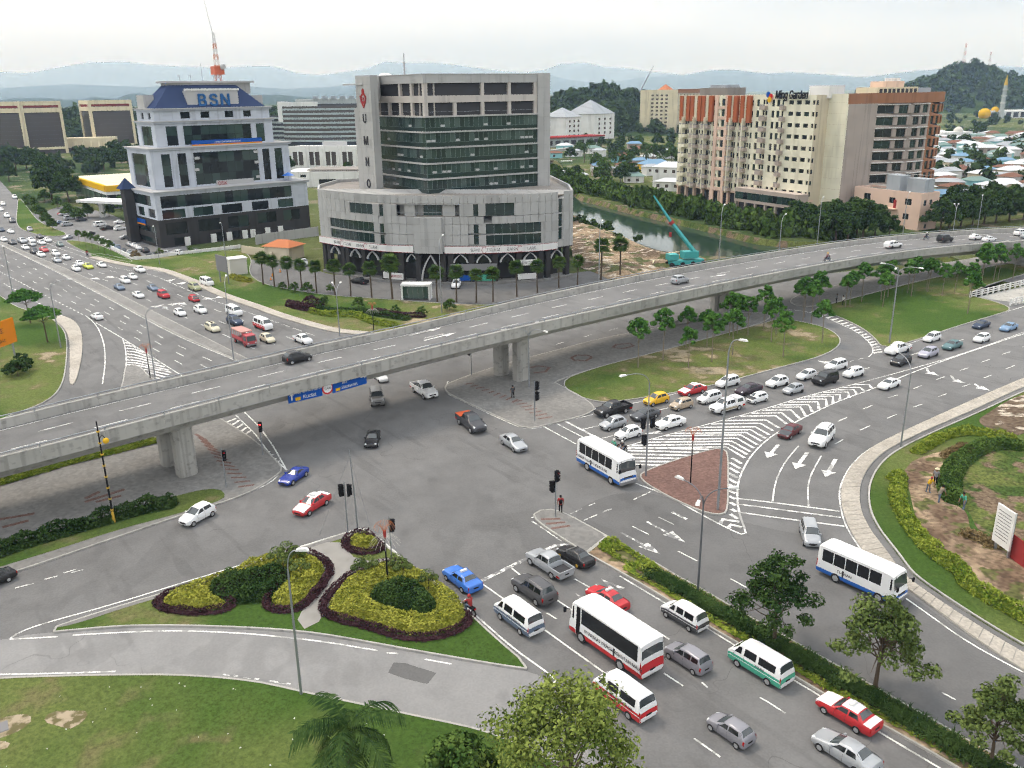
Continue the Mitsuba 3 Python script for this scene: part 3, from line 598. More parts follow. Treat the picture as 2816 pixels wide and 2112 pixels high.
for s in ([(-92.7,189.9),(-90.4,188.5)], [(-90.4,191.9),(-87.9,190)], [(-74.3,186.2),(-73.6,188)], [(-70.8,182.4),(-69.9,184.7)], [(-60.9,168.1),(-58.2,167.5)], [(-58.5,169),(-56.1,168.7)], [(-67.8,161.7),(-66.9,163.4)], [(-65.2,163.3),(-64,164.8)], [(-64.1,164.4),(-62.3,162.8)]):
  add('lane_arrow', arrow_mesh(*s, w=0.3, head=2.5, hw=0.9), 'road_paint', 'road')
# red brick patterns in the paving
RZ = KERB + 0.006
def red_rows(nm_poly, a0, a1, b0, b1, n):
  for t in np.linspace(0, 1, n):
    p, q = np.array(a0) + (np.array(a1) - a0) * t, np.array(b0) + (np.array(b1) - b0) * t
    add('red_band', stripe([p, q], 0.33, RZ), 'red_paver', nm_poly)
red_rows('pavement', *[(-37.53,95.32),(-28.09,80.5),(-35.43,93.1),(-26.57,81)], 14)
red_rows('pavement_001', *[(-6.5,112.4),(0,104.7),(-5.3,112.8),(0.7,106)], 9)
red_rows('pavement_001', *[(0,105.1),(3.19,98.75),(1.3,105.5),(4.92,99.48)], 7)
red_rows('median_nose', *[(2.53,72.57),(3.42,70.74),(4.37,72.63),(5.15,71.24)], 3)
for s in ([(-42.37,77.52),(-39.6,80.32)], [(-41.27,77.48),(-39.33,78.84)], [(-48.85,74.04),(-46.12,75.15)], [(-47.72,72.4),(-45.93,73.73)], [(-42.67,78.29),(-41.98,79.85)]):
  add('red_band', stripe(s, 0.5, RZ), 'red_paver', 'pavement')
for s in ([(8.9,124.1),(9.9,125.5),(11.6,125.2),(12,124.2),(11,122.5),(9.3,122.9),(8.9,124.1)], [(15.7,129.3),(16.5,130.9),(18.7,131.5),(19.1,130.1),(17.3,128.6),(15.9,129.2)], [(2.7,119.5),(3.9,120.3),(5.4,119.4),(4.8,117.5),(3.1,117)]):
  add('red_band', stripe(s, 0.45, RZ), 'red_paver', 'pavement_001')

# ---------------------------------------------------------------- the flyover
nr = [(*p[0], z) for p, z in (([(-56.94,63.3)], 7.8), ([(-50.6,67.38)], 8.0), ([(-45.39,70.8)], 8.2), ([(-38.95,76.17)], 8.4), ([(-33.34,81.23)], 8.5), ([(-25.63,88.12)], 8.65), ([(-17.96,94.29)], 8.8), ([(-9.9,101.1)], 8.9), ([(0.1,109.5)], 8.95),
                ([(12.4,119.2)], 8.95), ([(26.6,130.8)], 8.85), ([(43.3,143.6)], 8.7), ([(62,157.3)], 8.4), ([(82.8,170)], 8.1), ([(106.7,179.5)], 7.7), ([(130.5,185)], 7.3))]
fr = [(*p[0], z) for p, z in (([(-63.99,72.47)], 7.8), ([(-56.59,76.63)], 8.0), ([(-50.84,80.6)], 8.2), ([(-46.94,84.37)], 8.3), ([(-41.26,89.22)], 8.45), ([(-30.32,98.46)], 8.65), ([(-23.8,104.4)], 8.75), ([(-14,111.9)], 8.85), ([(0.2,125.4)], 8.95),
                ([(13.2,136.9)], 8.95), ([(28.5,149.1)], 8.9), ([(49,163.9)], 8.75), ([(69.7,178)], 8.5), ([(91.5,189)], 8.15), ([(117,197.7)], 7.7), ([(142.2,202.5)], 7.3))]
NF = 121
near, far = resample(smooth_line(nr, 2), n=NF), resample(smooth_line(fr, 2), n=NF)
RAIL = 1.25                                                          # rail top above the deck
def across(t, dz, i=None):
  """A line along the flyover at the fraction t from the near (0) to the far (1) rail, dz above the rail tops."""
  p = near + (far - near) * t
  return p + [0, 0, dz]
fly = thing('flyover', 'long curved concrete road flyover on square columns across the junction', 'flyover')
deck = MB().ribbon(across(0.035, -RAIL), across(0.965, -RAIL))
add('deck', deck.mesh(), 'asphalt', fly)
gird = MB()
prof = [(0.005, -RAIL - 0.02), (0.005, -RAIL - 0.42), (0.10, -RAIL - 0.55), (0.17, -2.95), (0.83, -2.95), (0.90, -RAIL - 0.55), (0.995, -RAIL - 0.42), (0.995, -RAIL - 0.02)]
for (t0, z0), (t1, z1) in zip(prof[:-1], prof[1:]):
  gird.ribbon(across(t0, z0), across(t1, z1))
add('girder', gird.mesh(), 'concrete', fly)
def barrier(t_in, t_out, name):
  """Concrete barrier units, each a piece of its own, with a steel rail on posts above."""
  a, b = across(t_in, 0), across(t_out, 0)
  for i in range(0, NF - 1, 3):
    s = slice(i, min(i + 4, NF))
    A, B = a[s].copy(), b[s].copy()
    for P_ in (A, B):                                           # a joint between neighbours
      P_[-1] = P_[-1] + (P_[-2] - P_[-1]) * 0.012
    m = MB()
    top, foot = np.array([0, 0, -0.32]), np.array([0, 0, -RAIL - 0.45])
    foot_in = np.array([0, 0, -RAIL])
    slope = A + (A - B) * 0.25
    m.ribbon(slope + foot_in, A + top * 1.0)
    m.ribbon(A + top, B + top)
    m.ribbon(B + top, B + foot)
    for e in (0, -1):
      m.raw([slope[e] + foot_in, A[e] + top, B[e] + top, B[e] + foot], [[0, 1, 2, 3]])
    add('barrier_panel', m.mesh(), 'concrete', fly)
  mid = (a + b) / 2
  k = add('rail', MB().tube(mid[::2] + [0, 0, -0.02], 0.07, 5).mesh(), 'steel', fly, smooth=True)
  for i in range(0, NF, 3):
    add('rail_post', MB().bar(mid[i] + [0, 0, -0.36], mid[i] + [0, 0, -0.02], 0.07, n=5).mesh(), 'steel', fly)
barrier(0.035, 0.0, 'near')
barrier(0.965, 1.0, 'far')
for t in (0.085, 0.915):
  l0, l1 = across(t - 0.006, -RAIL + 0.012), across(t + 0.006, -RAIL + 0.012)
  add('edge_line', MB().ribbon(l0, l1).mesh(), 'road_paint', fly)
s_ = np.r_[0, np.cumsum(np.linalg.norm(np.diff(across(0.5, 0), axis=0), axis=1))]
def on_deck(t, s, dz=0.0):
  c = across(t, -RAIL + dz)
  return np.array([np.interp(s, s_, c[:, k]) for k in range(3)])
for t, ph in ((0.36, 0.0), (0.64, 2.6)):
  s = ph
  while s + 3.2 < s_[-1]:
    seg = np.array([on_deck(t, s + q, 0.014) for q in (0, 1.6, 3.2)])
    add('lane_dash', stripe(seg, 0.15, seg[:, 2]), 'road_paint', fly)
    s += 7.6
def deck_arrow(pt0, pt1, hw=0.6):
  a, b = np.array([*pt0[0], 0]), np.array([*pt1[0], 0])
  m = arrow_mesh(a[:2], b[:2], w=0.3, head=2.0, hw=hw, z=0.0)
  c = across(0.5, -RAIL + 0.014)
  v = m.vertices.copy()
  v[:, 2] = [c[np.argmin(np.linalg.norm(c[:, :2] - q[:2], axis=1)), 2] + 0.02 for q in v]
  add('lane_arrow', trimesh.Trimesh(v, m.faces), 'road_paint', fly)
deck_arrow([(-13.5,110.5)], [(-9.5,114.2)])
deck_arrow([(-11.3,108)], [(-7.4,111.5)])
deck_arrow([(34.1,145.7)], [(37.5,148)])
deck_arrow([(33,150.3)], [(35.4,151)])
deck_arrow([(80.1,177.3)], [(84.2,182)])
def octagon(cx, cy, wx, wy, rz, ch=0.35):
  p = [(-wx + ch, -wy), (wx - ch, -wy), (wx, -wy + ch), (wx, wy - ch), (wx - ch, wy), (-wx + ch, wy), (-wx, wy - ch), (-wx, -wy + ch)]
  return affinity.translate(affinity.rotate(Polygon(p), math.degrees(rz), origin=(0, 0)), cx, cy)
for base_near, base_far in (([(-34.53,83.34)], [(-37.23,86.16)]), ([(1.2,113.6)], [(-1.5,116.2)]), ([(38.1,149.4)], [(37.1,152.2)])):
  for (x, y) in (base_near[0], base_far[0]):
    c = across(0.5, 0)
    i = int(np.argmin(np.linalg.norm(c[:, :2] - [x, y], axis=1)))
    dvec = c[min(i + 1, NF - 1)] - c[i - 1]
    add('column', slab(octagon(x, y + 0.6, 1.0, 0.85, math.atan2(dvec[1], dvec[0])), 0.0, c[i, 2] - 2.9), 'concrete', fly)
# abutment at the far end
c = across(0.5, 0)[108]
dv = across(0.5, 0)[110] - across(0.5, 0)[106]
rz_ = math.atan2(dv[1], dv[0])
add('abutment', MB().box(0, 4, -6.0, 6.0, -0.2, c[2] - 2.98, rz_, c[:2]).mesh(), 'concrete', fly)
# direction signs hung on the near face
def hung_sign(a, b, name, label, cat, drop, parts):
  """A flat panel between two points of the near face."""
  A, B = np.array(a, float), np.array(b, float)
  r = (B - A) / np.linalg.norm(B - A)
  nrm = np.cross(r, [0, 0, 1.0])
  k = thing(name, label, cat)
  L = np.linalg.norm(B - A)
  m = MB()
  o = A + nrm * 0.55
  v = np.array([o, o + r * L, o + r * L + [0, 0, drop], o + [0, 0, drop]])
  m.raw(np.vstack([v, v - nrm * 0.12]), [[0, 1, 2, 3], [5, 4, 7, 6], [0, 4, 5, 1], [3, 2, 6, 7], [0, 3, 7, 4], [1, 5, 6, 2]])
  add('panel', m.mesh(), 'sign_blue', k)
  for s, hh, u, w in parts:
    add('lettering', text_on(s, hh, o + r * (L * u) + [0, 0, drop * w] + nrm * 0.02, r, (0, 0, 1), 0.012), 'white_paint', k)
  return k, o, r, nrm, L
def near_face(u, v, z):
  return u
SA = [(*[(-24.94,90.27)][0], 5.75), (*[(-21.64,92.49)][0], 5.85), (*[(-20.69,93.24)][0], 5.85), (*[(-17.31,96.29)][0], 5.95)]
k, o, r, nn_, L = hung_sign(SA[0], SA[1], 'direction_sign', 'blue direction sign with an up arrow hung on the flyover edge', 'road sign', 1.55, [('Maramunsing', 0.42, 0.60, 0.58), ('Kudat', 0.42, 0.62, 0.14)])
for s, u, w in (((0, 0.8), 0.12, 0.3), ):
  ar = arrow_mesh((0, 0), (0, 0.95), w=0.14, head=0.4, hw=0.25, z=0)
  v = ar.vertices
  add('arrow', trimesh.Trimesh(o + r * (L * 0.1) + v[:, :1] * r + (v[:, 1:2] + 0.25) * np.array([0, 0, 1.0]) + nn_ * 0.02, ar.faces), 'white_paint', k)
v = np.array([[0, 0.12], [0.6, 0.12], [0.6, 0.5], [0, 0.5]])
add('route_badge', trimesh.Trimesh(o + r * (L * 0.2) + v[:, :1] * r + v[:, 1:2] * np.array([0, 0, 1.0]) + nn_ * 0.02, [[0, 1, 2], [0, 2, 3]]), 'yellow', k)
k, o, r, nn_, L = hung_sign(SA[2], SA[3], 'direction_sign', 'blue direction sign with a right arrow hung on the flyover edge', 'road sign', 1.45, [('Bkt', 0.36, 0.35, 0.56), ('Sindumin', 0.36, 0.48, 0.14)])
ar = arrow_mesh((0, 0), (0.9, 0), w=0.14, head=0.4, hw=0.25, z=0)
v = ar.vertices
add('arrow', trimesh.Trimesh(o + r * (L * 0.82) + v[:, :1] * r + (v[:, 1:2] + 0.95) * np.array([0, 0, 1.0]) + nn_ * 0.02, ar.faces), 'white_paint', k)
v = np.array([[0, 0.12], [0.6, 0.12], [0.6, 0.45], [0, 0.45]])
add('route_badge', trimesh.Trimesh(o + r * (L * 0.08) + v[:, :1] * r + v[:, 1:2] * np.array([0, 0, 1.0]) + nn_ * 0.02, [[0, 1, 2], [0, 2, 3]]), 'yellow', k)
# round height limit sign between them
cx = (np.array(SA[1]) + np.array(SA[2])) / 2 + nn_ * 0.55 + [0, 0, 0.75]
k = thing('limit_sign', 'round white height limit sign with red ring between the blue signs', 'road sign')
def disc(center, r, u, radius, z, n=24, inner=0.0):
  t = np.arange(n) * 2 * pi / n
  ring = np.cos(t)[:, None] * r + np.sin(t)[:, None] * u
  nz = np.cross(r, u)
  if inner:
    i = np.arange(n)
    j = (i + 1) % n
    return trimesh.Trimesh(np.vstack([center + ring * radius, center + ring * inner]) + nz * z, np.vstack([np.c_[i, j, j + n], np.c_[i, j + n, i + n]]), process=False)
  i = np.arange(n)
  return trimesh.Trimesh(np.vstack([center + ring * radius, [center]]) + nz * z, np.c_[i, (i + 1) % n, i * 0 + n], process=False)
zz = np.array([0, 0, 1.0])
add('plate', disc(cx, r, zz, 0.72, 0.0), 'white_paint', k)
add('ring', disc(cx, r, zz, 0.72, 0.012, inner=0.55), 'red', k)
add('lettering', text_on('5.4m', 0.3, cx - zz * 0.15 + nn_ * 0.01, r, zz, 0.012, width=0.85), 'black', k)

# ---------------------------------------------------------------- vehicles
PAINTS = {'white': (0.74, 0.75, 0.75), 'silver': (0.40, 0.42, 0.44), 'gray_silver': (0.27, 0.27, 0.30), 'silver_gray': (0.20, 0.20, 0.195), 'gray': (0.10, 0.10, 0.105), 'dark_gray': (0.085, 0.09, 0.10), 'charcoal': (0.045, 0.047, 0.055), 'black': (0.012, 0.012, 0.014),
      'yellow': (0.72, 0.42, 0.015), 'red': (0.46, 0.022, 0.028), 'maroon': (0.10, 0.014, 0.018), 'beige': (0.42, 0.34, 0.25), 'plum': (0.035, 0.022, 0.035), 'lilac': (0.42, 0.42, 0.50), 'teal': (0.10, 0.19, 0.20), 'navy': (0.035, 0.055, 0.10), 'sky': (0.16, 0.27, 0.42),
      'blue': (0.01, 0.035, 0.27), 'blue_taxi': (0.04, 0.16, 0.55), 'lime': (0.50, 0.56, 0.04), 'olive': (0.30, 0.32, 0.17), 'cream': (0.58, 0.54, 0.40), 'green_gray': (0.20, 0.25, 0.24), 'blue_gray': (0.13, 0.18, 0.26), 'gold': (0.42, 0.36, 0.24), 'green': (0.06, 0.36, 0.24),
      'red_lorry': (0.40, 0.06, 0.07), 'orange_red': (0.50, 0.09, 0.03), 'bus_blue': (0.015, 0.11, 0.42), 'bus_red': (0.50, 0.02, 0.025), 'canvas': (0.50, 0.26, 0.22)}
METALLIC = {'silver', 'gray_silver', 'silver_gray', 'lilac', 'gold', 'blue_gray', 'teal', 'navy', 'gray', 'dark_gray', 'green_gray'}
for k_, c_ in PAINTS.items():
  mat('paint_' + k_, c_, 0.32, metallic=0.35 if k_ in METALLIC else 0.0, spec=0.5, coat=0.7)
ALIAS = {'white_gold': 'white', 'white_blue': 'white', 'white_red': 'white', 'white_green': 'white', 'white_gray': 'white'}
flat('head_lamp', (0.62, 0.64, 0.66))
flat('tail_lamp', (0.42, 0.015, 0.015))
flat('plate', (0.03, 0.03, 0.03))
# stations from the front bumper back: (x, z_bottom, z_shoulder, half width, z_roof, half roof)
def spec(L, W, H, rows, wheels, r=0.30, zb=0.22):
  return dict(L=L, W=W, H=H, rows=rows, wheels=wheels, r=r, zb=zb)
w_ = 0.82
SPEC = {
  'hatchback': spec(3.70, 1.64, 1.52, [(0.0, .34, .52, .60, .55, .50), (.07, .24, .66, .82, .70, .62), (.32, .22, .76, .97, .80, .72), (.92, .2, .92, 1, .97, .78), (1.72, .2, .95, 1, 1.45, .72), (2.3, .2, .97, 1, 1.52, .73), (3.12, .2, .99, .99, 1.49, .70), (3.56, .22, .99, .95, 1.03, .78), (3.67, .28, .82, .90, .86, .70), (3.70, .36, .56, .80, .58, .6)], (.62, 3.05)),
  'kancil': spec(3.35, 1.48, 1.46, [(0.0, .34, .52, .70, .55, .55), (.06, .24, .68, .88, .72, .68), (.28, .22, .80, .98, .84, .76), (.85, .2, .92, 1, .96, .82), (1.40, .2, .95, 1, 1.40, .76), (2.0, .2, .96, 1, 1.46, .77), (2.95, .2, .97, 1, 1.43, .75), (3.25, .22, .97, .98, 1.0, .82), (3.32, .28, .82, .92, .86, .72), (3.35, .36, .56, .84, .58, .62)], (.55, 2.82), .27),
  'saloon': spec(4.42, 1.70, 1.43, [(0.0, .34, .50, .62, .53, .52), (.08, .22, .62, .84, .66, .64), (.40, .2, .70, .97, .74, .74), (1.25, .2, .88, 1, .93, .78), (2.02, .2, .92, 1, 1.36, .68), (2.6, .2, .93, 1, 1.43, .68), (3.15, .2, .94, 1, 1.39, .66), (3.80, .2, .95, .98, .99, .74), (4.28, .24, .92, .92, .95, .72), (4.39, .28, .78, .88, .80, .66), (4.42, .36, .56, .78, .58, .6)], (.82, 3.42)),
  'old_saloon': spec(4.20, 1.64, 1.38, [(0.0, .36, .54, .80, .56, .70), (.05, .26, .68, .92, .71, .76), (.35, .22, .76, .98, .79, .82), (1.25, .2, .86, 1, .90, .84), (1.86, .2, .89, 1, 1.33, .72), (2.5, .2, .90, 1, 1.38, .73), (3.05, .2, .91, 1, 1.34, .70), (3.55, .2, .92, .99, .95, .80), (4.12, .24, .90, .95, .92, .80), (4.18, .3, .78, .92, .80, .76), (4.20, .38, .58, .86, .6, .7)], (.78, 3.20), .28),
  'coupe': spec(4.32, 1.80, 1.32, [(0.0, .30, .44, .60, .47, .50), (.10, .2, .56, .82, .60, .62), (.50, .18, .70, .97, .75, .72), (1.55, .18, .84, 1, .90, .72), (2.25, .18, .86, 1, 1.25, .60), (2.7, .18, .88, 1, 1.32, .60), (3.1, .18, .90, 1, 1.28, .58), (3.95, .2, .93, .97, .97, .66), (4.22, .24, .86, .90, .90, .66), (4.30, .3, .72, .84, .74, .6), (4.32, .36, .56, .74, .58, .55)], (.80, 3.45), .33),
  'mpv': spec(4.25, 1.70, 1.70, [(0.0, .34, .54, .66, .57, .54), (.07, .24, .72, .86, .76, .66), (.34, .22, .86, .98, .90, .76), (.98, .2, 1.0, 1, 1.05, .80), (1.78, .2, 1.03, 1, 1.60, .74), (2.5, .2, 1.04, 1, 1.70, .75), (3.80, .2, 1.05, 1, 1.66, .73), (4.10, .22, 1.05, .97, 1.10, .82), (4.22, .28, .9, .93, .94, .76), (4.25, .36, .58, .84, .6, .66)], (.72, 3.45)),
  'suv': spec(4.70, 1.83, 1.84, [(0.0, .42, .62, .70, .65, .58), (.08, .34, .86, .88, .90, .70), (.40, .32, 1.0, .98, 1.05, .80), (1.38, .3, 1.10, 1, 1.15, .82), (2.05, .3, 1.13, 1, 1.74, .74), (2.7, .3, 1.14, 1, 1.84, .75), (4.20, .3, 1.15, 1, 1.78, .73), (4.52, .32, 1.15, .97, 1.22, .82), (4.66, .38, .98, .94, 1.02, .78), (4.70, .46, .68, .86, .7, .7)], (.95, 3.72), .37, .32),
  'jeep': spec(4.20, 1.75, 1.86, [(0.0, .44, .64, .84, .67, .74), (.06, .36, .92, .94, .96, .80), (.30, .32, 1.02, .99, 1.06, .86), (1.22, .3, 1.10, 1, 1.14, .88), (1.62, .3, 1.12, 1, 1.80, .80), (2.3, .3, 1.13, 1, 1.86, .81), (3.98, .3, 1.13, 1, 1.83, .80), (4.12, .32, 1.13, .99, 1.16, .9), (4.18, .38, .98, .97, 1.0, .86), (4.20, .46, .68, .9, .7, .8)], (.80, 3.30), .36, .32),
  'van': spec(4.70, 1.70, 1.98, [(0.0, .40, .62, .80, .66, .68), (.06, .30, .92, .94, .98, .78), (.20, .26, 1.08, .98, 1.14, .84), (.36, .24, 1.14, 1, 1.24, .88), (1.02, .24, 1.16, 1, 1.88, .80), (1.7, .24, 1.17, 1, 1.98, .80), (4.40, .24, 1.17, 1, 1.95, .80), (4.60, .26, 1.17, .99, 1.24, .92), (4.67, .3, 1.0, .97, 1.04, .86), (4.70, .40, .64, .92, .66, .8)], (1.0, 3.62), .31, .26),
  'delica': spec(4.62, 1.70, 1.96, [(0.0, .38, .58, .74, .62, .62), (.08, .28, .82, .90, .87, .74), (.36, .24, .98, .98, 1.03, .82), (.80, .24, 1.12, 1, 1.18, .86), (1.55, .24, 1.15, 1, 1.84, .78), (2.2, .24, 1.16, 1, 1.96, .78), (4.20, .24, 1.16, 1, 1.92, .77), (4.48, .26, 1.16, .98, 1.22, .88), (4.58, .3, 1.0, .95, 1.04, .82), (4.62, .40, .64, .88, .66, .76)], (.85, 3.62), .32, .26),
  'pickup': spec(5.10, 1.80, 1.76, [(0.0, .42, .62, .72, .65, .60), (.08, .34, .86, .88, .90, .70), (.38, .32, 1.0, .98, 1.04, .80), (1.35, .3, 1.08, 1, 1.13, .82), (1.98, .3, 1.1, 1, 1.68, .73), (2.5, .3, 1.1, 1, 1.76, .74), (3.25, .3, 1.1, 1, 1.70, .72), (3.52, .3, 1.08, 1, 1.12, .82), (3.60, .3, .74, 1, .76, .9), (5.04, .34, .74, .97, .76, .9), (5.10, .42, .66, .92, .68, .86)], (.90, 3.95), .37, .32),
  'bus': spec(7.1, 2.15, 2.9, [(0.0, .40, .70, .88, .78, .80), (.05, .34, 1.2, .97, 1.26, .88), (.14, .32, 1.28, 1, 1.40, .94), (.34, .32, 1.36, 1, 2.72, .92), (.60, .32, 1.36, 1, 2.84, .92), (1.2, .32, 1.36, 1, 2.9, .92), (6.7, .32, 1.36, 1, 2.9, .92), (6.98, .32, 1.36, 1, 2.78, .92), (7.06, .34, 1.2, .98, 1.4, .94), (7.1, .42, .7, .94, .74, .88)], (1.35, 5.2), .42, .34),
}
class Loft:
  def __init__(self, sp):
    self.sp = sp
    w = sp['W'] / 2
    secs = []
    for x, zb, zs, hw, zr, rw in sp['rows']:
      hw, rw = hw * w, rw * w
      dz = min(0.10, 0.35 * (zr - zs))
      half = [(0.84 * hw, zb), (0.975 * hw, zb + 0.10), (hw, zb + 0.55 * (zs - zb)), (0.965 * hw, zs), (min(rw, 0.96 * hw), zr - dz), (0.76 * rw, zr), (0.0, zr + 0.025)]
      ring = [(-y, z) for y, z in half] + [(y, z) for y, z in half[-2::-1]]
      secs.append([(sp['L'] / 2 - x, y, z) for y, z in ring])
    self.S = np.array(secs)                                     # stations x 13 x 3; j 0..6 right side, 6 crown, 12 left foot
  def mesh(self):
    S = self.S
    n, m, _ = S.shape
    v = S.reshape(-1, 3)
    f = []
    for i in range(n - 1):
      for j in range(m):
        k = (j + 1) % m
        a, b, c, d = i * m + j, i * m + k, (i + 1) * m + k, (i + 1) * m + j
        f += [[a, b, c], [a, c, d]]
    for i, flip in ((0, True), (n - 1, False)):
      for j in range(1, m - 1):
        t = [i * m, i * m + j, i * m + j + 1]
        f.append(t[::-1] if flip else t)
    return trimesh.Trimesh(v, f, process=False)
  def at(self, s, j):
    s, j = np.clip(s, 0, len(self.S) - 1.0001), np.clip(j, 0, 11.9999)
    i, k = np.floor(s).astype(int), np.floor(j).astype(int)
    a, b = (s - i)[..., None], (j - k)[..., None]
    S = self.S
    return (S[i, k] * (1 - b) + S[i, k + 1] * b) * (1 - a) + (S[i + 1, k] * (1 - b) + S[i + 1, k + 1] * b) * a
  def patch(self, c, off=0.012, n=6, m=6, mirror=False):
    """A skin over the quadrilateral of (station, section) corners c, raised off the body."""
    c = np.array(c, float)
    if mirror:
      c[:, 1] = 12 - c[:, 1]
    u, t = np.meshgrid(np.linspace(0, 1, n + 1), np.linspace(0, 1, m + 1), indexing='ij')
    u, t = u[..., None], t[..., None]
    q = c[0] * (1 - u) * (1 - t) + c[1] * u * (1 - t) + c[2] * u * t + c[3] * (1 - u) * t
    p = self.at(q[..., 0], q[..., 1])
    gu, gt = np.gradient(p, axis=0), np.gradient(p, axis=1)
    nn = np.cross(gu, gt)
    nn /= np.maximum(np.linalg.norm(nn, axis=-1, keepdims=True), 1e-9)
    cen = np.array([0, 0, self.sp['H'] * 0.5])
    sgn = np.sign(((p - cen) * [0.2, 1, 1] * nn).sum(-1, keepdims=True))
    p = p + nn * sgn * off
    i = np.arange(n * (m + 1)).reshape(n, m + 1)[:, :-1].ravel()
    f = np.c_[i, i + 1, i + m + 2, i + m + 1]
    return (p.reshape(-1, 3), np.vstack([f[:, [0, 1, 2]], f[:, [0, 2, 3]]]))
def tri(p):
  return trimesh.Trimesh(p[0], p[1], process=False)
LOFT = {k: Loft(v) for k, v in SPEC.items()}
SIDE_WINDOWS = {
  'hatchback': [((3.45, 3.25), (4.65, 3.2), (4.65, 3.93), (4.02, 3.93)), ((4.85, 3.2), (6.0, 3.25), (5.85, 3.93), (4.85, 3.93))],
  'kancil': [((3.45, 3.25), (4.75, 3.2), (4.75, 3.93), (4.02, 3.93)), ((4.95, 3.2), (5.95, 3.25), (5.9, 3.93), (4.95, 3.93))],
  'saloon': [((3.45, 3.25), (4.85, 3.2), (4.85, 3.93), (4.02, 3.93)), ((5.05, 3.2), (6.5, 3.3), (6.0, 3.93), (5.05, 3.93))],
  'coupe': [((3.45, 3.3), (6.3, 3.35), (5.85, 3.92), (4.02, 3.92))],
  'mpv': [((3.4, 3.25), (4.6, 3.2), (4.6, 3.93), (4.02, 3.93)), ((4.75, 3.2), (5.4, 3.2), (5.4, 3.93), (4.75, 3.93)), ((5.48, 3.2), (6.1, 3.3), (5.95, 3.93), (5.48, 3.93))],
  'van': [((3.35, 3.15), (4.35, 3.1), (4.35, 3.88), (3.98, 3.88)), ((4.7, 3.1), (5.30, 3.1), (5.30, 3.88), (4.75, 3.88)), ((5.38, 3.1), (5.9, 3.1), (5.9, 3.88), (5.38, 3.88))],
  'pickup': [((3.45, 3.25), (4.75, 3.2), (4.75, 3.93), (4.02, 3.93)), ((4.92, 3.2), (6.35, 3.25), (6.02, 3.93), (4.92, 3.93))],
  'bus': [((3.1, 3.15), (3.75, 3.12), (3.75, 3.85), (3.25, 3.85))],
}
for a_, b_ in (('old_saloon', 'saloon'), ('suv', 'mpv'), ('jeep', 'mpv'), ('delica', 'van')):
  SIDE_WINDOWS[a_] = SIDE_WINDOWS[b_]
for q in range(5):
  a0 = 5.02 + q * 0.195
  SIDE_WINDOWS['bus'].append(((a0, 3.12), (a0 + 0.18, 3.12), (a0 + 0.18, 3.85), (a0, 3.85)))
REAR = {'hatchback': (6, 7), 'kancil': (6, 7), 'saloon': (6, 7), 'old_saloon': (6, 7), 'coupe': (6, 7), 'mpv': (6, 7), 'suv': (6, 7), 'jeep': (6, 7), 'van': (6, 7), 'delica': (6, 7), 'pickup': (6, 7), 'bus': (7, 8)}
FRONT = {k: (3, 4) for k in SPEC}
FRONT['bus'] = (2, 3)
def wheel_meshes(r):
  t = MB().bar((0, -0.09, 0), (0, 0.09, 0), r, n=16).mesh()
  rim = MB().bar((0, -0.10, 0), (0, 0.10, 0), r * 0.62, r * 0.62, n=12)
  for q in range(5):
    a = q * 2 * pi / 5
    rim.box(r * 0.1, r * 0.56, -0.108, 0.108, -0.035, 0.035)
    v = rim.v[-1]
    rim.v[-1] = np.c_[v[:, 0] * cos(a) - v[:, 2] * sin(a), v[:, 1], v[:, 0] * sin(a) + v[:, 2] * cos(a)]
  return t, rim.mesh()
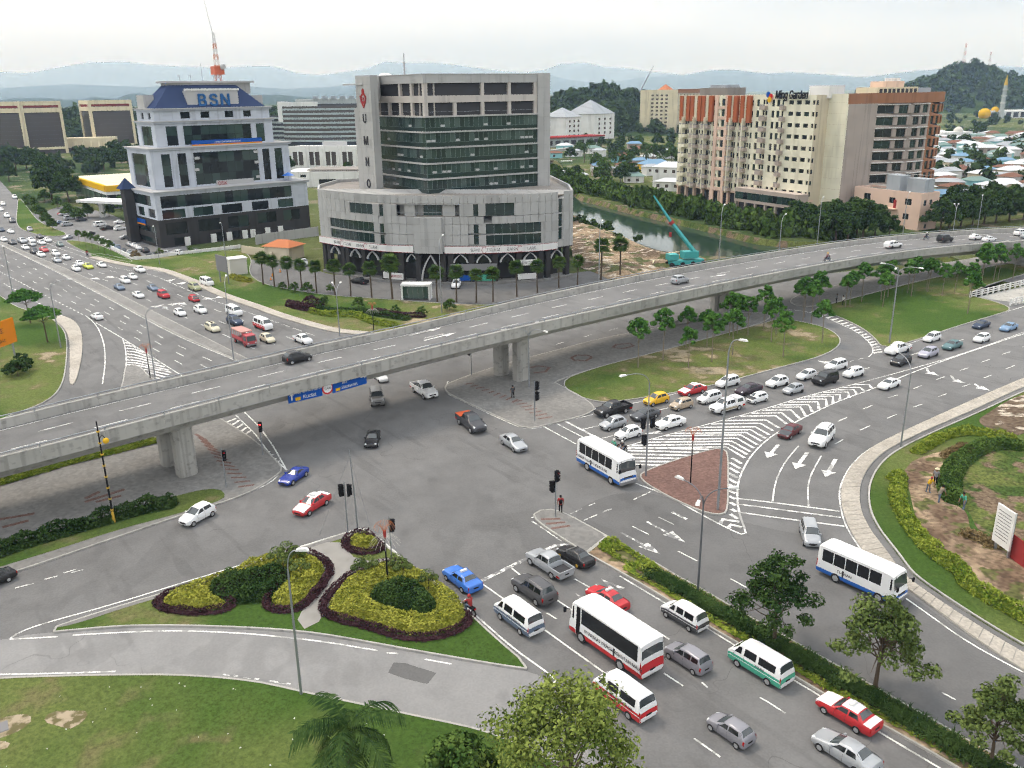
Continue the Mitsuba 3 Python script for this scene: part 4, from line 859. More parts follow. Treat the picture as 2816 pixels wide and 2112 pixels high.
def vehicle(typ, paint, x, y, z, h, s, lod, label, cat, group, style):
  st = style.split()
  opt = {a.split('=')[0]: (a.split('=') + [''])[1] for a in st}
  name = {'kancil': 'small_hatchback', 'hatchback': 'hatchback', 'mpv': 'people_carrier', 'suv': 'offroad_car', 'jeep': 'station_wagon', 'old_saloon': 'boxy_saloon', 'coupe': 'sports_coupe', 'delica': 'passenger_van', 'van': 'minibus', 'pickup': 'pickup_truck', 'bus': 'bus', 'saloon': 'saloon_car', 'lorry': 'lorry'}[typ]
  k = thing(name, label, cat, group)
  M = at(x, y, z, h, s)
  pm = 'paint_' + ALIAS.get(paint, paint)
  L = LOFT[typ]
  sp = SPEC[typ]
  def part(nm, tagname, fn, m, smooth=False, parent=k, lab=None):
    return add(nm, put(shape(f'{typ}:{tagname}', fn, smooth), M), m, parent, label=lab)
  part('body', 'body', L.mesh, pm, 42)
  a, b = FRONT[typ]
  d = (b - a)
  part('windscreen', 'ws', lambda: tri(L.patch([(a + .12 * d, 4.15), (a + .12 * d, 7.85), (b - .07 * d, 7.85), (b - .07 * d, 4.15)], n=4, m=8)), 'car_glass', True)
  a2, b2 = REAR[typ]
  hi = 0.10 if typ not in ('bus',) else 0.25
  part('rear_window', 'rw', lambda: tri(L.patch([(a2 + hi, 4.2), (a2 + hi, 7.8), (b2 - (.22 if typ != 'bus' else .3), 7.8), (b2 - (.22 if typ != 'bus' else .3), 4.2)], n=4, m=8)), 'car_glass', True)
  for i, c in enumerate(SIDE_WINDOWS[typ]):
    for mir in (False, True):
      if typ == 'bus' and i == 1 and 'door' in opt and not mir:
        pass
      part('side_window', f'sw{i}{mir}', lambda c=c, mir=mir: tri(L.patch(c, mirror=mir, n=4, m=3)), 'tinted_glass', True)
  wx, r = sp['wheels'], sp['r']
  tyre, rim = shape(f'tyre{r}', lambda: wheel_meshes(r)[0]), shape(f'rim{r}', lambda: wheel_meshes(r)[1])
  rim_m = 'gold' if 'gold_wheels' in opt else 'alloy'
  yw = sp['W'] / 2 - 0.075
  for xx in wx:
    for sy in (-1, 1):
      W = M @ T4().translate([sp['L'] / 2 - xx, sy * yw, r])
      part('wheel_arch', f'arch{r}', lambda: MB().bar((0, -0.085, 0), (0, 0.085, 0), r * 1.17, n=14).mesh(), 'black') if False else None
      wk = add('wheel', put(tyre, W), 'rubber', k)
      if lod == 2:
        add('rim', put(rim, W), rim_m, wk)
  part('wheel_arches', 'arches', lambda: trimesh.util.concatenate([MB().bar((sp['L'] / 2 - xx, sy * (sp['W'] / 2 - 0.06), r + 0.02), (sp['L'] / 2 - xx, sy * (sp['W'] / 2 + 0.008), r + 0.02), r * 1.18, n=14).mesh() for xx in wx for sy in (-1, 1)]), 'black') if False else None
  for mir in (False, True):
    part('headlight', f'hl{mir}', lambda mir=mir: tri(L.patch([(1.0, 2.6), (1.75, 2.75), (1.75, 4.3), (1.0, 4.7)] if typ != 'bus' else [(0.1, 2.2), (0.9, 2.2), (0.9, 2.8), (0.1, 2.8)], mirror=mir, n=2, m=3)), 'head_lamp', True)
    n = len(sp['rows']) - 1
    lo_, hi_ = (n - 2.0, n - 1.02)
    part('tail_light', f'tl{mir}', lambda mir=mir: tri(L.patch([(lo_, 2.2), (hi_, 2.0), (hi_, 3.6), (lo_, 3.2)] if typ != 'pickup' else [(n - 1.3, 1.6), (n - .9, 1.6), (n - .9, 2.9), (n - 1.3, 2.9)], mirror=mir, n=2, m=3)), 'tail_lamp', True)
  if lod == 2:
    zg = sp['rows'][1][2]
    part('grille', 'grille', lambda: box_mesh(sp['L'] / 2 - .06, sp['L'] / 2 + .012, -sp['W'] * .24, sp['W'] * .24, zg - .24, zg - .10), 'dark_gray')
    part('number_plate', 'plf', lambda: box_mesh(sp['L'] / 2 - .04, sp['L'] / 2 + .025, -.24, .24, .40, .52), 'plate')
    part('number_plate', 'plr', lambda: box_mesh(-sp['L'] / 2 - .02, -sp['L'] / 2 + .06, -.24, .24, sp['rows'][-1][2] + .02, sp['rows'][-1][2] + .14), 'plate')
    for sy in (-1, 1):
      zm = sp['rows'][3][2] + 0.06
      if typ == 'bus':
        part('wing_mirror', f'mir{sy}', lambda sy=sy: MB().bar((sp['L'] / 2 - .1, sy * .95, 2.0), (sp['L'] / 2 + .22, sy * 1.22, 2.05), .025).box(sp['L'] / 2 + .14, sp['L'] / 2 + .26, sy * 1.22 - .1, sy * 1.22 + .1, 1.75, 2.1).mesh(), 'black')
      else:
        part('wing_mirror', f'mir{sy}', lambda sy=sy: MB().box(-.06, .07, sy * (sp['W'] / 2 - .02) - .11, sy * (sp['W'] / 2 - .02) + .11, zm - .05, zm + .09, 0, (sp['L'] / 2 - sp['rows'][3][0] - .30, 0)).mesh(), pm)
  if lod == 2:
    for q, se in enumerate((3.38, 4.72) if typ != 'bus' else (5.6, 6.4)):
      for mir in (False, True):
        part('door_seam', f'seam{q}{mir}', lambda se=se, mir=mir: tri(L.patch([(se, .5), (se + .03, .5), (se + .03, 2.95), (se, 2.95)], .006, mirror=mir, n=1, m=5)), 'dark_gray')
    for mir in (False, True):
      part('sill', f'sill{mir}', lambda mir=mir: tri(L.patch([(1.5, .05), (len(sp['rows']) - 2.5, .05), (len(sp['rows']) - 2.5, .55), (1.5, .55)], .005, mirror=mir, n=20, m=1)), 'dark_gray')
  # what is special about this one
  ns = len(sp['rows'])
  if 'taxi' in opt:
    part('roof_panel', 'roof', lambda: tri(L.patch([(b + .02, 4.4), (b + .02, 7.6), (a2 - .02, 7.6), (a2 - .02, 4.4)], .014, n=8, m=16)), 'paint_white', True)
    part('bonnet', 'bonnet', lambda: tri(L.patch([(1.1, 3.4), (1.1, 8.6), (a - .02, 8.6), (a - .02, 3.4)], .014, n=9, m=26)), 'paint_white', True)
    part('boot_lid', 'boot', lambda: tri(L.patch([(b2 + .05, 3.4), (b2 + .05, 8.6), (b2 + .98, 8.6), (b2 + .98, 3.4)], .014, n=6, m=26)), 'paint_white', True)
  if 'taxi' in opt or 'roofsign' in opt:
    part('roof_sign', 'rsign', lambda: box_mesh(-.12 + sp['L'] / 2 - 2.35, .12 + sp['L'] / 2 - 2.35, -.3, .3, sp['H'], sp['H'] + .16), 'white_paint')
  for nm, mm in (('black_bonnet', 'paint_black'), ('gray_bonnet', 'paint_charcoal')):
    if nm in opt:
      part('bonnet', 'bonnet', lambda: tri(L.patch([(1.1, 3.4), (1.1, 8.6), (a - .02, 8.6), (a - .02, 3.4)], .014, n=9, m=26)), mm, True, lab='dark replacement bonnet')
  if 'roof_strip' in opt:
    part('roof_strip', 'rstrip', lambda: tri(L.patch([(b - .05, 5.6), (b - .05, 6.4), (a2, 6.4), (a2, 5.6)], .010)), 'black', True)
  if 'rails' in opt:
    for sy in (-1, 1):
      part('roof_rail', f'rail{sy}', lambda sy=sy: MB().box(-sp['L'] / 2 + .75, sp['L'] / 2 - 2.4, sy * sp['W'] * .30 - .025, sy * sp['W'] * .30 + .025, sp['H'] - .06, sp['H'] + .03).mesh(), 'mid_gray')
  if 'scoop' in opt:
    part('bonnet_scoop', 'scoop', lambda: box_mesh(sp['L'] / 2 - 1.15, sp['L'] / 2 - .75, -.25, .25, 1.06, 1.19), pm)
  if 'lower' in opt:
    lm = {'blue_gray': 'paint_blue_gray', 'charcoal': 'paint_dark_gray', 'green': 'paint_green', 'red': 'paint_bus_red'}[opt['lower']]
    top = 2.55
    for mir in (False, True):
      part('lower_panel', f'low{mir}', lambda mir=mir: tri(L.patch([(1.2, 0.2), (ns - 2.2, 0.2), (ns - 2.2, top), (1.2, top)], .007, mirror=mir, n=24, m=3)), lm, True)
    part('rear_panel', 'lowr', lambda: tri(L.patch([(ns - 2.0, 0.4), (ns - 1.05, .4), (ns - 1.05, 11.6), (ns - 2.0, 11.6)], .007, n=3, m=20)), lm, True)
  if 'text' in opt and typ != 'bus':
    words_ = opt['text'].replace('~', ' ')
    for sy in (-1, 1):
      part('lettering', f'txt{words_}{sy}', lambda sy=sy: text_on(words_, 0.17, (-.55, sy * (sp['W'] / 2 + .012), .92), (-sy, 0, 0), (0, 0, 1), .01), 'dark_gray')
  if typ == 'bus':
    col = 'paint_bus_blue' if 'blue' in opt else 'paint_bus_red'
    for mir in (False, True):
      part('skirt', f'skirt{mir}', lambda mir=mir: tri(L.patch([(0.9, 0.1), (ns - 1.9, 0.1), (ns - 1.9, 1.75), (0.9, 1.75)], .012, mirror=mir, n=24, m=4)), col, True)
    part('rear_skirt', 'skr', lambda: tri(L.patch([(ns - 2.0, .3), (ns - 1.02, .3), (ns - 1.02, 11.7), (ns - 2.0, 11.7)], .012, n=3, m=20)), col, True)
    part('front_skirt', 'skf', lambda: tri(L.patch([(0.1, .3), (0.6, .3), (0.6, 11.7), (0.1, 11.7)], .012, n=3, m=20)), col, True)
    part('bumper', 'bump', lambda: box_mesh(sp['L'] / 2 - .05, sp['L'] / 2 + .1, -1.0, 1.0, .38, .62), 'mid_gray')
    for xx in (1.3, -1.2):
      part('roof_hatch', f'hatch{xx}', lambda xx=xx: box_mesh(xx - .35, xx + .35, -.35, .35, sp['H'] - .01, sp['H'] + .07), 'white_paint')
    words_ = opt['text'].replace('~', ' ')
    for sy in (-1, 1):
      part('lettering', f'txt{words_}{sy}', lambda sy=sy: text_on(words_, 0.24, (-.9, sy * (sp['W'] / 2 + .014), 1.02), (-sy, 0, 0), (0, 0, 1), .012), 'dark_gray')
    if 'front' in opt:
      part('destination_board', 'dest', lambda: tri(L.patch([(2.86, 4.05), (2.86, 7.95), (3.0, 7.95), (3.0, 4.05)], .02, n=2, m=6)), 'paint_white', True)
    if 'door' in opt:
      part('window_band', 'wband', lambda: tri(L.patch([(5.02, 3.10), (6.0, 3.10), (6.0, 3.9), (5.02, 3.9)], .016, mirror=True, n=4, m=3)), 'tinted_glass')
      part('doorway', 'door', lambda: tri(L.patch([(4.35, 0.25), (4.98, .25), (4.98, 3.9), (4.35, 3.9)], .02, mirror=True, n=3, m=6)), 'black')
      part('door_post', 'dpost', lambda: tri(L.patch([(4.28, 0.25), (4.35, .25), (4.35, 3.9), (4.28, 3.9)], .03, mirror=True, n=1, m=6)), 'paint_white')
  if typ == 'pickup':
    bx0, bx1, hw = -sp['L'] / 2 + .02, sp['L'] / 2 - 3.60, sp['W'] / 2
    if 'canopy' in opt:
      part('canopy', 'canopy', lambda: trimesh.convex.convex_hull(np.array([(bx0 + (.25 if zz > 1.2 else .0), sy * hw * (.80 if zz > 1.2 else .97), zz) for sy in (-1, 1) for zz in (.75, 1.1)] + [(bx1, sy * hw * (.80 if zz > 1.2 else .97), zz) for sy in (-1, 1) for zz in (.75, 1.1, 1.70)] + [(bx0 + .3, sy * hw * .78, 1.68) for sy in (-1, 1)])), pm)
      for sy in (-1, 1):
        part('canopy_window', f'cwin{sy}', lambda sy=sy: tri((np.array([(bx0 + .35, sy * (hw * .955), 1.17), (bx1 - .08, sy * (hw * .955), 1.17), (bx1 - .1, sy * (hw * .83) + sy * .012, 1.58), (bx0 + .45, sy * (hw * .83) + sy * .012, 1.58)]), np.array([[0, 1, 2], [0, 2, 3]]))), 'car_glass')
    else:
      for sy in (-1, 1):
        part('bed_side', f'bs{sy}', lambda sy=sy: MB().box(bx0, bx1 + .02, sy * (hw - .045) - .045, sy * (hw - .045) + .045, .70, 1.10).mesh(), pm)
      part('tailgate', 'tgate', lambda: box_mesh(bx0 - .02, bx0 + .06, -hw + .09, hw - .09, .60, 1.08), pm)
      part('bed_floor', 'bfloor', lambda: box_mesh(bx0 + .06, bx1, -hw + .09, hw - .09, .755, .80), 'dark_gray')
      if 'orange_cover' in opt:
        part('bed_cover', 'bcover', lambda: box_mesh(bx0, bx1 - .05, -hw + .03, hw - .03, 1.08, 1.16), 'paint_orange_red', lab='orange red bed cover')
    if 'gold' in opt:
      for mir in (False, True):
        part('lower_panel', f'low{mir}', lambda mir=mir: tri(L.patch([(2.2, 0.2), (8.9, 0.2), (8.9, 2.2), (2.2, 2.2)], .007, mirror=mir, n=24, m=3)), 'paint_gold', True)
  return k
def lorry(x, y, z, h, s, label, group):
  k = thing('lorry', label, 'lorry', group)
  M = at(x, y, z, h, s)
  P_ = lambda nm, m, mm, par=k, sm=False: add(nm, put(mikit.ply(m, None, sm), M), mm, par)
  P_('cab', trimesh.convex.convex_hull(np.array([(xx, sy * yy, zz) for sy in (-1, 1) for xx, yy, zz in ((3.1, .9, .5), (3.1, .98, 1.1), (2.85, .88, 2.2), (1.5, .92, 2.3), (1.45, 1.0, .5), (1.45, 1.0, 1.2))])), 'paint_red_lorry')
  P_('windscreen', tri((np.array([(3.1 + .012, -.86, 1.18), (3.1 + .012, .86, 1.18), (2.90, .78, 2.05), (2.90, -.78, 2.05)]), np.array([[0, 1, 2], [0, 2, 3]]))), 'car_glass')
  for sy in (-1, 1):
    P_('side_window', tri((np.array([(2.95, sy * 1.0, 1.25), (1.75, sy * 1.01, 1.25), (1.75, sy * .955, 2.0), (2.7, sy * .945, 2.0)]), np.array([[0, 1, 2], [0, 2, 3]]))), 'car_glass')
    P_('side_board', MB().box(-3.1, 1.3, sy * 1.0 - .04, sy * 1.0 + .04, .9, 1.55).mesh(), 'paint_red_lorry')
    P_('headlight', MB().box(3.06, 3.14, sy * .7 - .14, sy * .7 + .14, .72, .92).mesh(), 'head_lamp')
    for q in range(6):
      P_('hoop', MB().box(-3.05 + q * .86, -2.99 + q * .86, sy * .98 - .03, sy * .98 + .03, 1.55, 2.55).mesh(), 'paint_red_lorry')
  P_('bed', box_mesh(-3.1, 1.35, -1.0, 1.0, .75, .92), 'dark_gray')
  P_('canvas_roof', box_mesh(-3.15, 1.35, -1.05, 1.05, 2.55, 2.68), 'paint_canvas')
  P_('bumper', box_mesh(3.05, 3.2, -.95, .95, .42, .62), 'mid_gray')
  t, rm = wheel_meshes(.42)
  for xx in (2.3, -1.9):
    for sy in (-1, 1):
      W = M @ T4().translate([xx, sy * .9, .42])
      wk = add('wheel', put(mikit.ply(t), W), 'rubber', k)
      add('rim', put(mikit.ply(rm), W), 'dull_red', wk)
GQ = 'cars queueing on the right hand approach'
GN = 'vehicles waiting on the near approach'
GL = 'cars on the wide highway'
GJ = 'vehicles crossing the junction'
GF = 'vehicles on the flyover'
GP = 'parked cars by the office blocks'
CARS = [
  ('pickup', 'black', 12.45, 100.53, 0, -2.574, 0.97, 2, 'black open pickup at the front of the queue beside the grass', 'pickup', GQ, ''),
  ('hatchback', 'silver', 11.91, 95.84, 0, -2.574, 0.91, 2, 'silver hatchback first behind the stop line, between black pickup and white hatchback', 'car', GQ, ''),
  ('hatchback', 'white', 13.30, 92.73, 0, -2.574, 0.88, 2, 'white hatchback at the stop line just behind the two motorcycles', 'car', GQ, ''),
  ('saloon', 'dark_gray', 16.20, 98.87, 0, -2.574, 0.90, 2, 'dark grey saloon second in the middle lane, behind the silver hatchback', 'car', GQ, ''),
  ('old_saloon', 'white', 18.69, 95.89, 0, -2.574, 0.96, 2, 'old boxy white saloon next to the hatched gore', 'car', GQ, ''),
  ('hatchback', 'yellow', 18.37, 104.06, 0, -2.574, 0.93, 2, 'bright yellow hatchback in the queue by the lawn', 'car', GQ, ''),
  ('kancil', 'beige', 21.21, 102.10, 0, -2.574, 0.91, 2, 'small beige hatchback behind the dark grey saloon', 'car', GQ, ''),
  ('saloon', 'red', 23.72, 107.67, 0, -2.574, 0.93, 2, 'red taxi with white roof and bonnet in the queue by the lawn', 'taxi', GQ, 'taxi'),
  ('mpv', 'white', 25.25, 104.39, 0, -2.574, 0.82, 2, 'white people carrier behind the small beige hatchback', 'car', GQ, ''),
  ('pickup', 'white_gold', 26.69, 101.13, 0, -2.574, 0.95, 2, 'white pickup with gold lower sides and a canopy beside the hatching', 'pickup', GQ, 'canopy gold'),
  ('kancil', 'white', 31.30, 104.13, 0, -2.574, 0.86, 2, 'small white hatchback with a black bonnet beside the hatching', 'car', GQ, 'black_bonnet'),
  ('mpv', 'white', 29.07, 110.56, 0, -2.574, 0.84, 1, 'tall white people carrier last before the lawn corner, behind the red taxi', 'car', GQ, ''),
  ('saloon', 'plum', 31.12, 107.61, 0, -2.574, 0.91, 1, 'dark plum saloon among white cars in the queue', 'car', GQ, ''),
  ('hatchback', 'white', 35.67, 110.30, 0, -2.574, 0.91, 1, 'white hatchback right behind the dark plum saloon', 'car', GQ, ''),
  ('hatchback', 'silver', 36.92, 107.38, 0, -2.574, 0.83, 1, 'silver hatchback beside the black van in the queue', 'car', GQ, ''),
  ('hatchback', 'white', 40.57, 113.19, 0, -2.574, 0.85, 1, 'white hatchback in front of the black van', 'car', GQ, ''),
  ('jeep', 'black', 42.39, 111.06, 0, -2.574, 0.92, 1, 'boxy black van in the middle lane of the queue', 'van', GQ, ''),
  ('mpv', 'white', 46.08, 117.22, 0, -2.574, 0.85, 1, 'white people carrier beside a turn arrow, left of the black van', 'car', GQ, ''),
  ('kancil', 'white', 47.24, 113.81, 0, -2.574, 0.94, 1, 'small white hatchback just behind the black van', 'car', GQ, ''),
  ('pickup', 'white', 58.02, 124.68, 0, -2.496, 0.98, 1, 'white pickup with open dark bed beside the loop road mouth', 'pickup', GQ, ''),
  ('hatchback', 'black', 56.12, 119.12, 0, -2.496, 0.96, 1, 'black hatchback beside the white pickup', 'car', GQ, ''),
  ('mpv', 'white', 66.10, 130.99, 0, -2.496, 0.82, 1, 'white people carrier closest to the far lawn', 'car', GQ, ''),
  ('hatchback', 'lilac', 61.70, 122.71, 0, -2.496, 0.97, 1, 'pale lilac silver hatchback behind the black hatchback', 'car', GQ, ''),
  ('saloon', 'teal', 67.24, 126.74, 0, -2.496, 0.91, 1, 'teal saloon behind the pale lilac hatchback', 'car', GQ, ''),
  ('saloon', 'navy', 77.72, 138.44, 0, -2.505, 0.86, 1, 'dark blue saloon beside the far lawn', 'car', GQ, ''),
  ('kancil', 'white', 73.48, 130.18, 0, -2.496, 0.93, 1, 'small white hatchback behind the teal saloon', 'car', GQ, ''),
  ('saloon', 'sky', 81.30, 136.68, 0, -2.496, 0.89, 1, 'light blue saloon at the far end of the queue', 'car', GQ, ''),
  ('saloon', 'white', 50.17, 108.97, 0, -2.496, 0.86, 1, 'white saloon alone on the outbound lanes beyond the hatching', 'car', GQ, ''),
  ('saloon', 'maroon', 31.99, 92.76, 0, -2.322, 0.87, 2, 'maroon saloon with a dark grey bonnet entering the slip lanes', 'car', GJ, 'gray_bonnet'),
  ('suv', 'white', 34.83, 90.45, 0, -2.181, 1.03, 2, 'white off-roader with roof rails behind the slip road arrows', 'car', GJ, 'rails'),
  ('mpv', 'silver', 26.25, 68.35, 0, -1.755, 0.87, 2, 'pale silver hatchback just past the slip lane stop lines', 'car', GJ, ''),
  ('bus', 'white_blue', 27.70, 60.57, 0, -0.906, 0.96, 2, 'white and blue bus half hidden behind the roadside trees', 'bus', GJ, 'bus blue text=TUARAN TOWNSHIP BUS SERVICE front'),
  ('jeep', 'silver_gray', -17.53, 105.69, 0, -1.349, 0.97, 2, 'grey station wagon coming out from under the flyover', 'car', GJ, ''),
  ('pickup', 'white', -11.66, 108.69, 0, -1.055, 1.06, 2, 'white double cab pickup with a bonnet scoop under the flyover edge', 'pickup', GJ, 'scoop'),
  ('pickup', 'charcoal', -4.94, 96.52, 0, -1.099, 1.05, 2, 'charcoal pickup with an orange red bed cover', 'pickup', GJ, 'orange_cover'),
  ('saloon', 'silver', 0.08, 90.36, 0, -1.058, 0.96, 2, 'silver saloon turning beside the paved corner', 'car', GJ, ''),
  ('saloon', 'black', -16.09, 92.11, 0, -1.541, 0.91, 2, 'black saloon in the middle of the junction', 'car', GJ, ''),
  ('coupe', 'blue', -22.85, 82.33, 0, -1.955, 0.87, 2, 'blue sports coupe rounding the paved corner', 'car', GJ, ''),
  ('saloon', 'red', -19.49, 75.65, 0, -2.059, 0.96, 2, 'red taxi with white roof, bonnet and boot crossing the junction', 'taxi', GJ, 'taxi'),
  ('hatchback', 'white', -29.89, 73.64, 0, -2.070, 0.94, 2, 'white hatchback driving off past the long clipped hedge', 'car', GJ, ''),
  ('saloon', 'black', -43.02, 62.50, 0, -2.169, 0.82, 2, 'black saloon cut off by the frame edge on the left road', 'car', GJ, ''),
  ('hatchback', 'white', -18.28, 114.97, 0, -1.130, 0.82, 1, 'white car almost hidden under the flyover', 'car', GJ, ''),
  ('bus', 'white_blue', 9.66, 82.74, 0, -1.032, 1.06, 2, 'white bus with a blue skirt crossing in front of the brick island', 'bus', GJ, 'bus blue text=TUARAN~TOURIST~SERVICE~S/B front'),
  ('old_saloon', 'blue_taxi', -4.26, 61.69, 0, 2.212, 0.95, 2, 'blue taxi with a small white roof sign at the stop line', 'taxi', GN, 'roofsign'),
  ('pickup', 'silver', 2.89, 63.78, 0, 2.212, 0.92, 2, 'silver double cab pickup with an empty dark bed', 'pickup', GN, ''),
  ('saloon', 'black', 5.19, 65.15, 0, 2.212, 0.86, 2, 'black saloon with white rear wing panel and gold wheels beside the median', 'car', GN, 'gold_wheels'),
  ('suv', 'gray', 1.52, 59.86, 0, 2.212, 0.91, 2, 'dark grey off-roader with roof rails behind the silver pickup', 'car', GN, 'rails'),
  ('van', 'white_blue', 0.25, 56.02, 0, 2.212, 0.94, 2, 'white minibus with a blue lower half beside the flower bed', 'van', GN, 'lower=blue_gray text=CITY~SERVICE'),
  ('saloon', 'red', 7.19, 58.60, 0, 2.212, 0.88, 2, 'plain red taxi ahead of the red and white bus', 'taxi', GN, 'roofsign'),
  ('bus', 'white_red', 7.04, 52.39, 0, 2.212, 1.05, 2, 'white bus with a red skirt and its door open', 'bus', GN, 'bus red text=SYARIKAT~PENGANGKUTAN~MAJU door'),
  ('delica', 'white', 12.70, 56.01, 0, 2.212, 0.82, 2, 'white van with charcoal lower sides beside the median hedge', 'van', GN, 'lower=charcoal'),
  ('mpv', 'gray_silver', 11.98, 51.01, 0, 2.212, 0.82, 2, 'silver grey people carrier alongside the red and white bus', 'car', GN, ''),
  ('van', 'white_green', 16.74, 49.98, 0, 2.212, 0.96, 2, 'white minibus with a painted green and pink side', 'van', GN, 'lower=green text=TOURS'),
  ('van', 'white_red', 7.01, 46.86, 0, 2.212, 0.96, 2, 'white minibus with a red lower half behind the bus, half behind the tree', 'van', GN, 'lower=red text=KOTA~SERVICE~S/B'),
  ('hatchback', 'gray_silver', 13.22, 43.84, 0, 2.212, 0.82, 2, 'lilac silver hatchback following behind the minibuses', 'car', GN, ''),
  ('old_saloon', 'red', 21.00, 45.14, 0, 2.212, 0.94, 2, 'red taxi with white top driving beside the median plants', 'taxi', GN, 'taxi roofsign'),
  ('saloon', 'silver', 19.62, 41.82, 0, 2.212, 0.92, 2, 'silver saloon cut off by the bottom edge behind the red taxi', 'car', GN, ''),
  ('hatchback', 'black', -25.82, 99.98, 7.45, 0.722, 0.93, 2, 'black hatchback alone on the near part of the flyover', 'car', GF, ''),
  ('kancil', 'silver', 27.97, 140.80, 7.65, 0.653, 0.98, 2, 'small silver hatchback in the middle of the flyover', 'car', GF, ''),
  ('pickup', 'white_gray', 77.51, 174.65, 7.1, 0.503, 0.82, 1, 'white pickup with canopy and grey sides at the bend of the flyover', 'pickup', GF, 'canopy'),
  ('jeep', 'black', 91.49, 181.91, 6.9, 0.503, 0.88, 1, 'black off-roader at the far part of the flyover', 'car', GF, ''),
  ('hatchback', 'white', 99.80, 185.45, 6.7, 0.503, 0.82, 1, 'white hatchback at the far part of the flyover behind the black off-roader', 'car', GF, ''),
  ('saloon', 'white', 101.75, 183.55, 6.6, 0.503, 0.83, 1, 'white saloon half behind the far flyover barrier', 'car', GF, ''),
  ('suv', 'white', 112.93, 191.33, 6.45, 0.503, 0.82, 1, 'white off-roader at the edge of the frame on the flyover', 'car', GF, ''),
  ('saloon', 'silver', 112.42, 187.96, 6.45, 0.503, 0.82, 1, 'silver saloon at the edge of the frame behind the flyover barrier', 'car', GF, ''),
  ('lorry', 'red_lorry', -43.00, 134.63, 0, -0.858, 0.88, 2, 'red lorry with a canvas covered open back', 'lorry', GL, ''),
  ('hatchback', 'white', -100.54, 198.86, 0, -0.858, 0.87, 1, 'white hatchback beside the lime green taxi, nearest the median', 'car', GL, ''),
  ('hatchback', 'white', -102.72, 205.31, 0, -0.858, 0.83, 1, 'white hatchback just behind the lime green taxi', 'car', GL, ''),
  ('saloon', 'lime', -99.04, 201.65, 0, -0.858, 0.90, 1, 'lime green taxi on the highway', 'taxi', GL, 'roofsign'),
  ('saloon', 'white', -96.62, 203.31, 0, -0.858, 0.84, 1, 'white saloon in the lane right of the lime green taxi', 'car', GL, ''),
  ('hatchback', 'white', -110.00, 213.73, 0, -0.858, 0.83, 1, 'white car last of the loose file behind the lime green taxi', 'car', GL, ''),
  ('mpv', 'white', -115.55, 219.66, 0, -0.858, 0.82, 1, 'white car leading the dense pack, right of the red saloon', 'car', GL, ''),
  ('saloon', 'silver', -110.74, 210.55, 0, -0.858, 0.85, 1, 'dark silver saloon in front of the dense pack', 'car', GL, ''),
  ('saloon', 'white', -118.87, 218.78, 0, -0.858, 0.87, 1, 'white saloon in front of the red saloon by the median', 'car', GL, ''),
  ('saloon', 'red', -121.67, 225.85, 0, -0.858, 0.91, 1, 'red saloon in the dense pack', 'car', GL, ''),
  ('suv', 'charcoal', -122.93, 223.34, 0, -0.858, 0.82, 1, 'dark off-roader behind the white saloon by the median', 'car', GL, ''),
  ('hatchback', 'green_gray', -121.61, 234.22, 0, -0.843, 0.82, 1, 'grey green car beside the narrow planted verge', 'car', GL, ''),
  ('saloon', 'white', -129.10, 242.38, 0, -0.843, 0.90, 1, 'white saloon near the car park entrance', 'car', GL, ''),
  ('saloon', 'dark_gray', -134.68, 249.04, 0, -0.843, 0.82, 1, 'dark saloon at the car park entrance', 'car', GL, ''),
  ('pickup', 'white_gold', -84.76, 196.28, 0, -0.858, 0.82, 1, 'white pickup nearest the grass verge', 'pickup', GL, ''),
  ('hatchback', 'white', -83.17, 188.48, 0, -0.858, 0.82, 1, 'white hatchback beside the white people carrier, mid highway', 'car', GL, ''),
  ('mpv', 'white', -83.09, 184.33, 0, -0.858, 0.82, 1, 'white people carrier ahead of the blue grey saloon', 'car', GL, ''),
  ('saloon', 'blue_gray', -81.59, 177.82, 0, -0.858, 0.82, 1, 'blue grey saloon closest to the median', 'car', GL, ''),
  ('saloon', 'blue_gray', -74.12, 176.60, 0, -0.858, 0.82, 1, 'blue grey saloon just behind the red van', 'car', GL, ''),
  ('jeep', 'red', -69.07, 169.15, 0, -0.858, 0.82, 1, 'bright red boxy van on the highway', 'van', GL, ''),
  ('saloon', 'white', -74.44, 170.02, 0, -0.858, 0.82, 1, 'white saloon by the median between blue grey saloon and two white hatchbacks', 'car', GL, ''),
  ('mpv', 'olive', -65.28, 176.20, 0, -0.858, 0.91, 1, 'olive gold people carrier beside the white van', 'car', GL, ''),
  ('van', 'white', -64.23, 180.60, 0, -0.858, 0.91, 1, 'white van hugging the verge kerb', 'van', GL, ''),
  ('kancil', 'red', -61.86, 165.72, 0, -0.858, 0.87, 1, 'small red hatchback with black bonnet', 'car', GL, 'black_bonnet'),
  ('hatchback', 'white', -60.53, 154.43, 0, -0.858, 0.85, 1, 'white hatchback by the median, ahead of the turn arrows', 'car', GL, ''),
  ('hatchback', 'white', -57.44, 156.34, 0, -0.858, 0.91, 1, 'white hatchback in the second lane, ahead of the small red hatchback', 'car', GL, ''),
  ('van', 'white', -50.57, 154.14, 0, -0.858, 0.93, 1, 'white van right behind the dark blue off-roader', 'van', GL, ''),
  ('suv', 'navy', -48.35, 147.27, 0, -0.858, 0.87, 1, 'dark blue off-roader behind the red lorry', 'car', GL, ''),
  ('mpv', 'cream', -50.91, 143.05, 0, -0.858, 0.86, 1, 'cream car with a dark strip on its roof', 'car', GL, 'roof_strip'),
  ('van', 'white_red', -42.55, 144.03, 0, -0.858, 0.99, 1, 'white minibus with a dull red lower half near the flyover', 'van', GL, 'lower=red'),
  ('hatchback', 'cream', -39.59, 135.70, 0, -0.858, 0.90, 1, 'cream hatchback behind the flyover rail beside the red lorry', 'car', GL, ''),
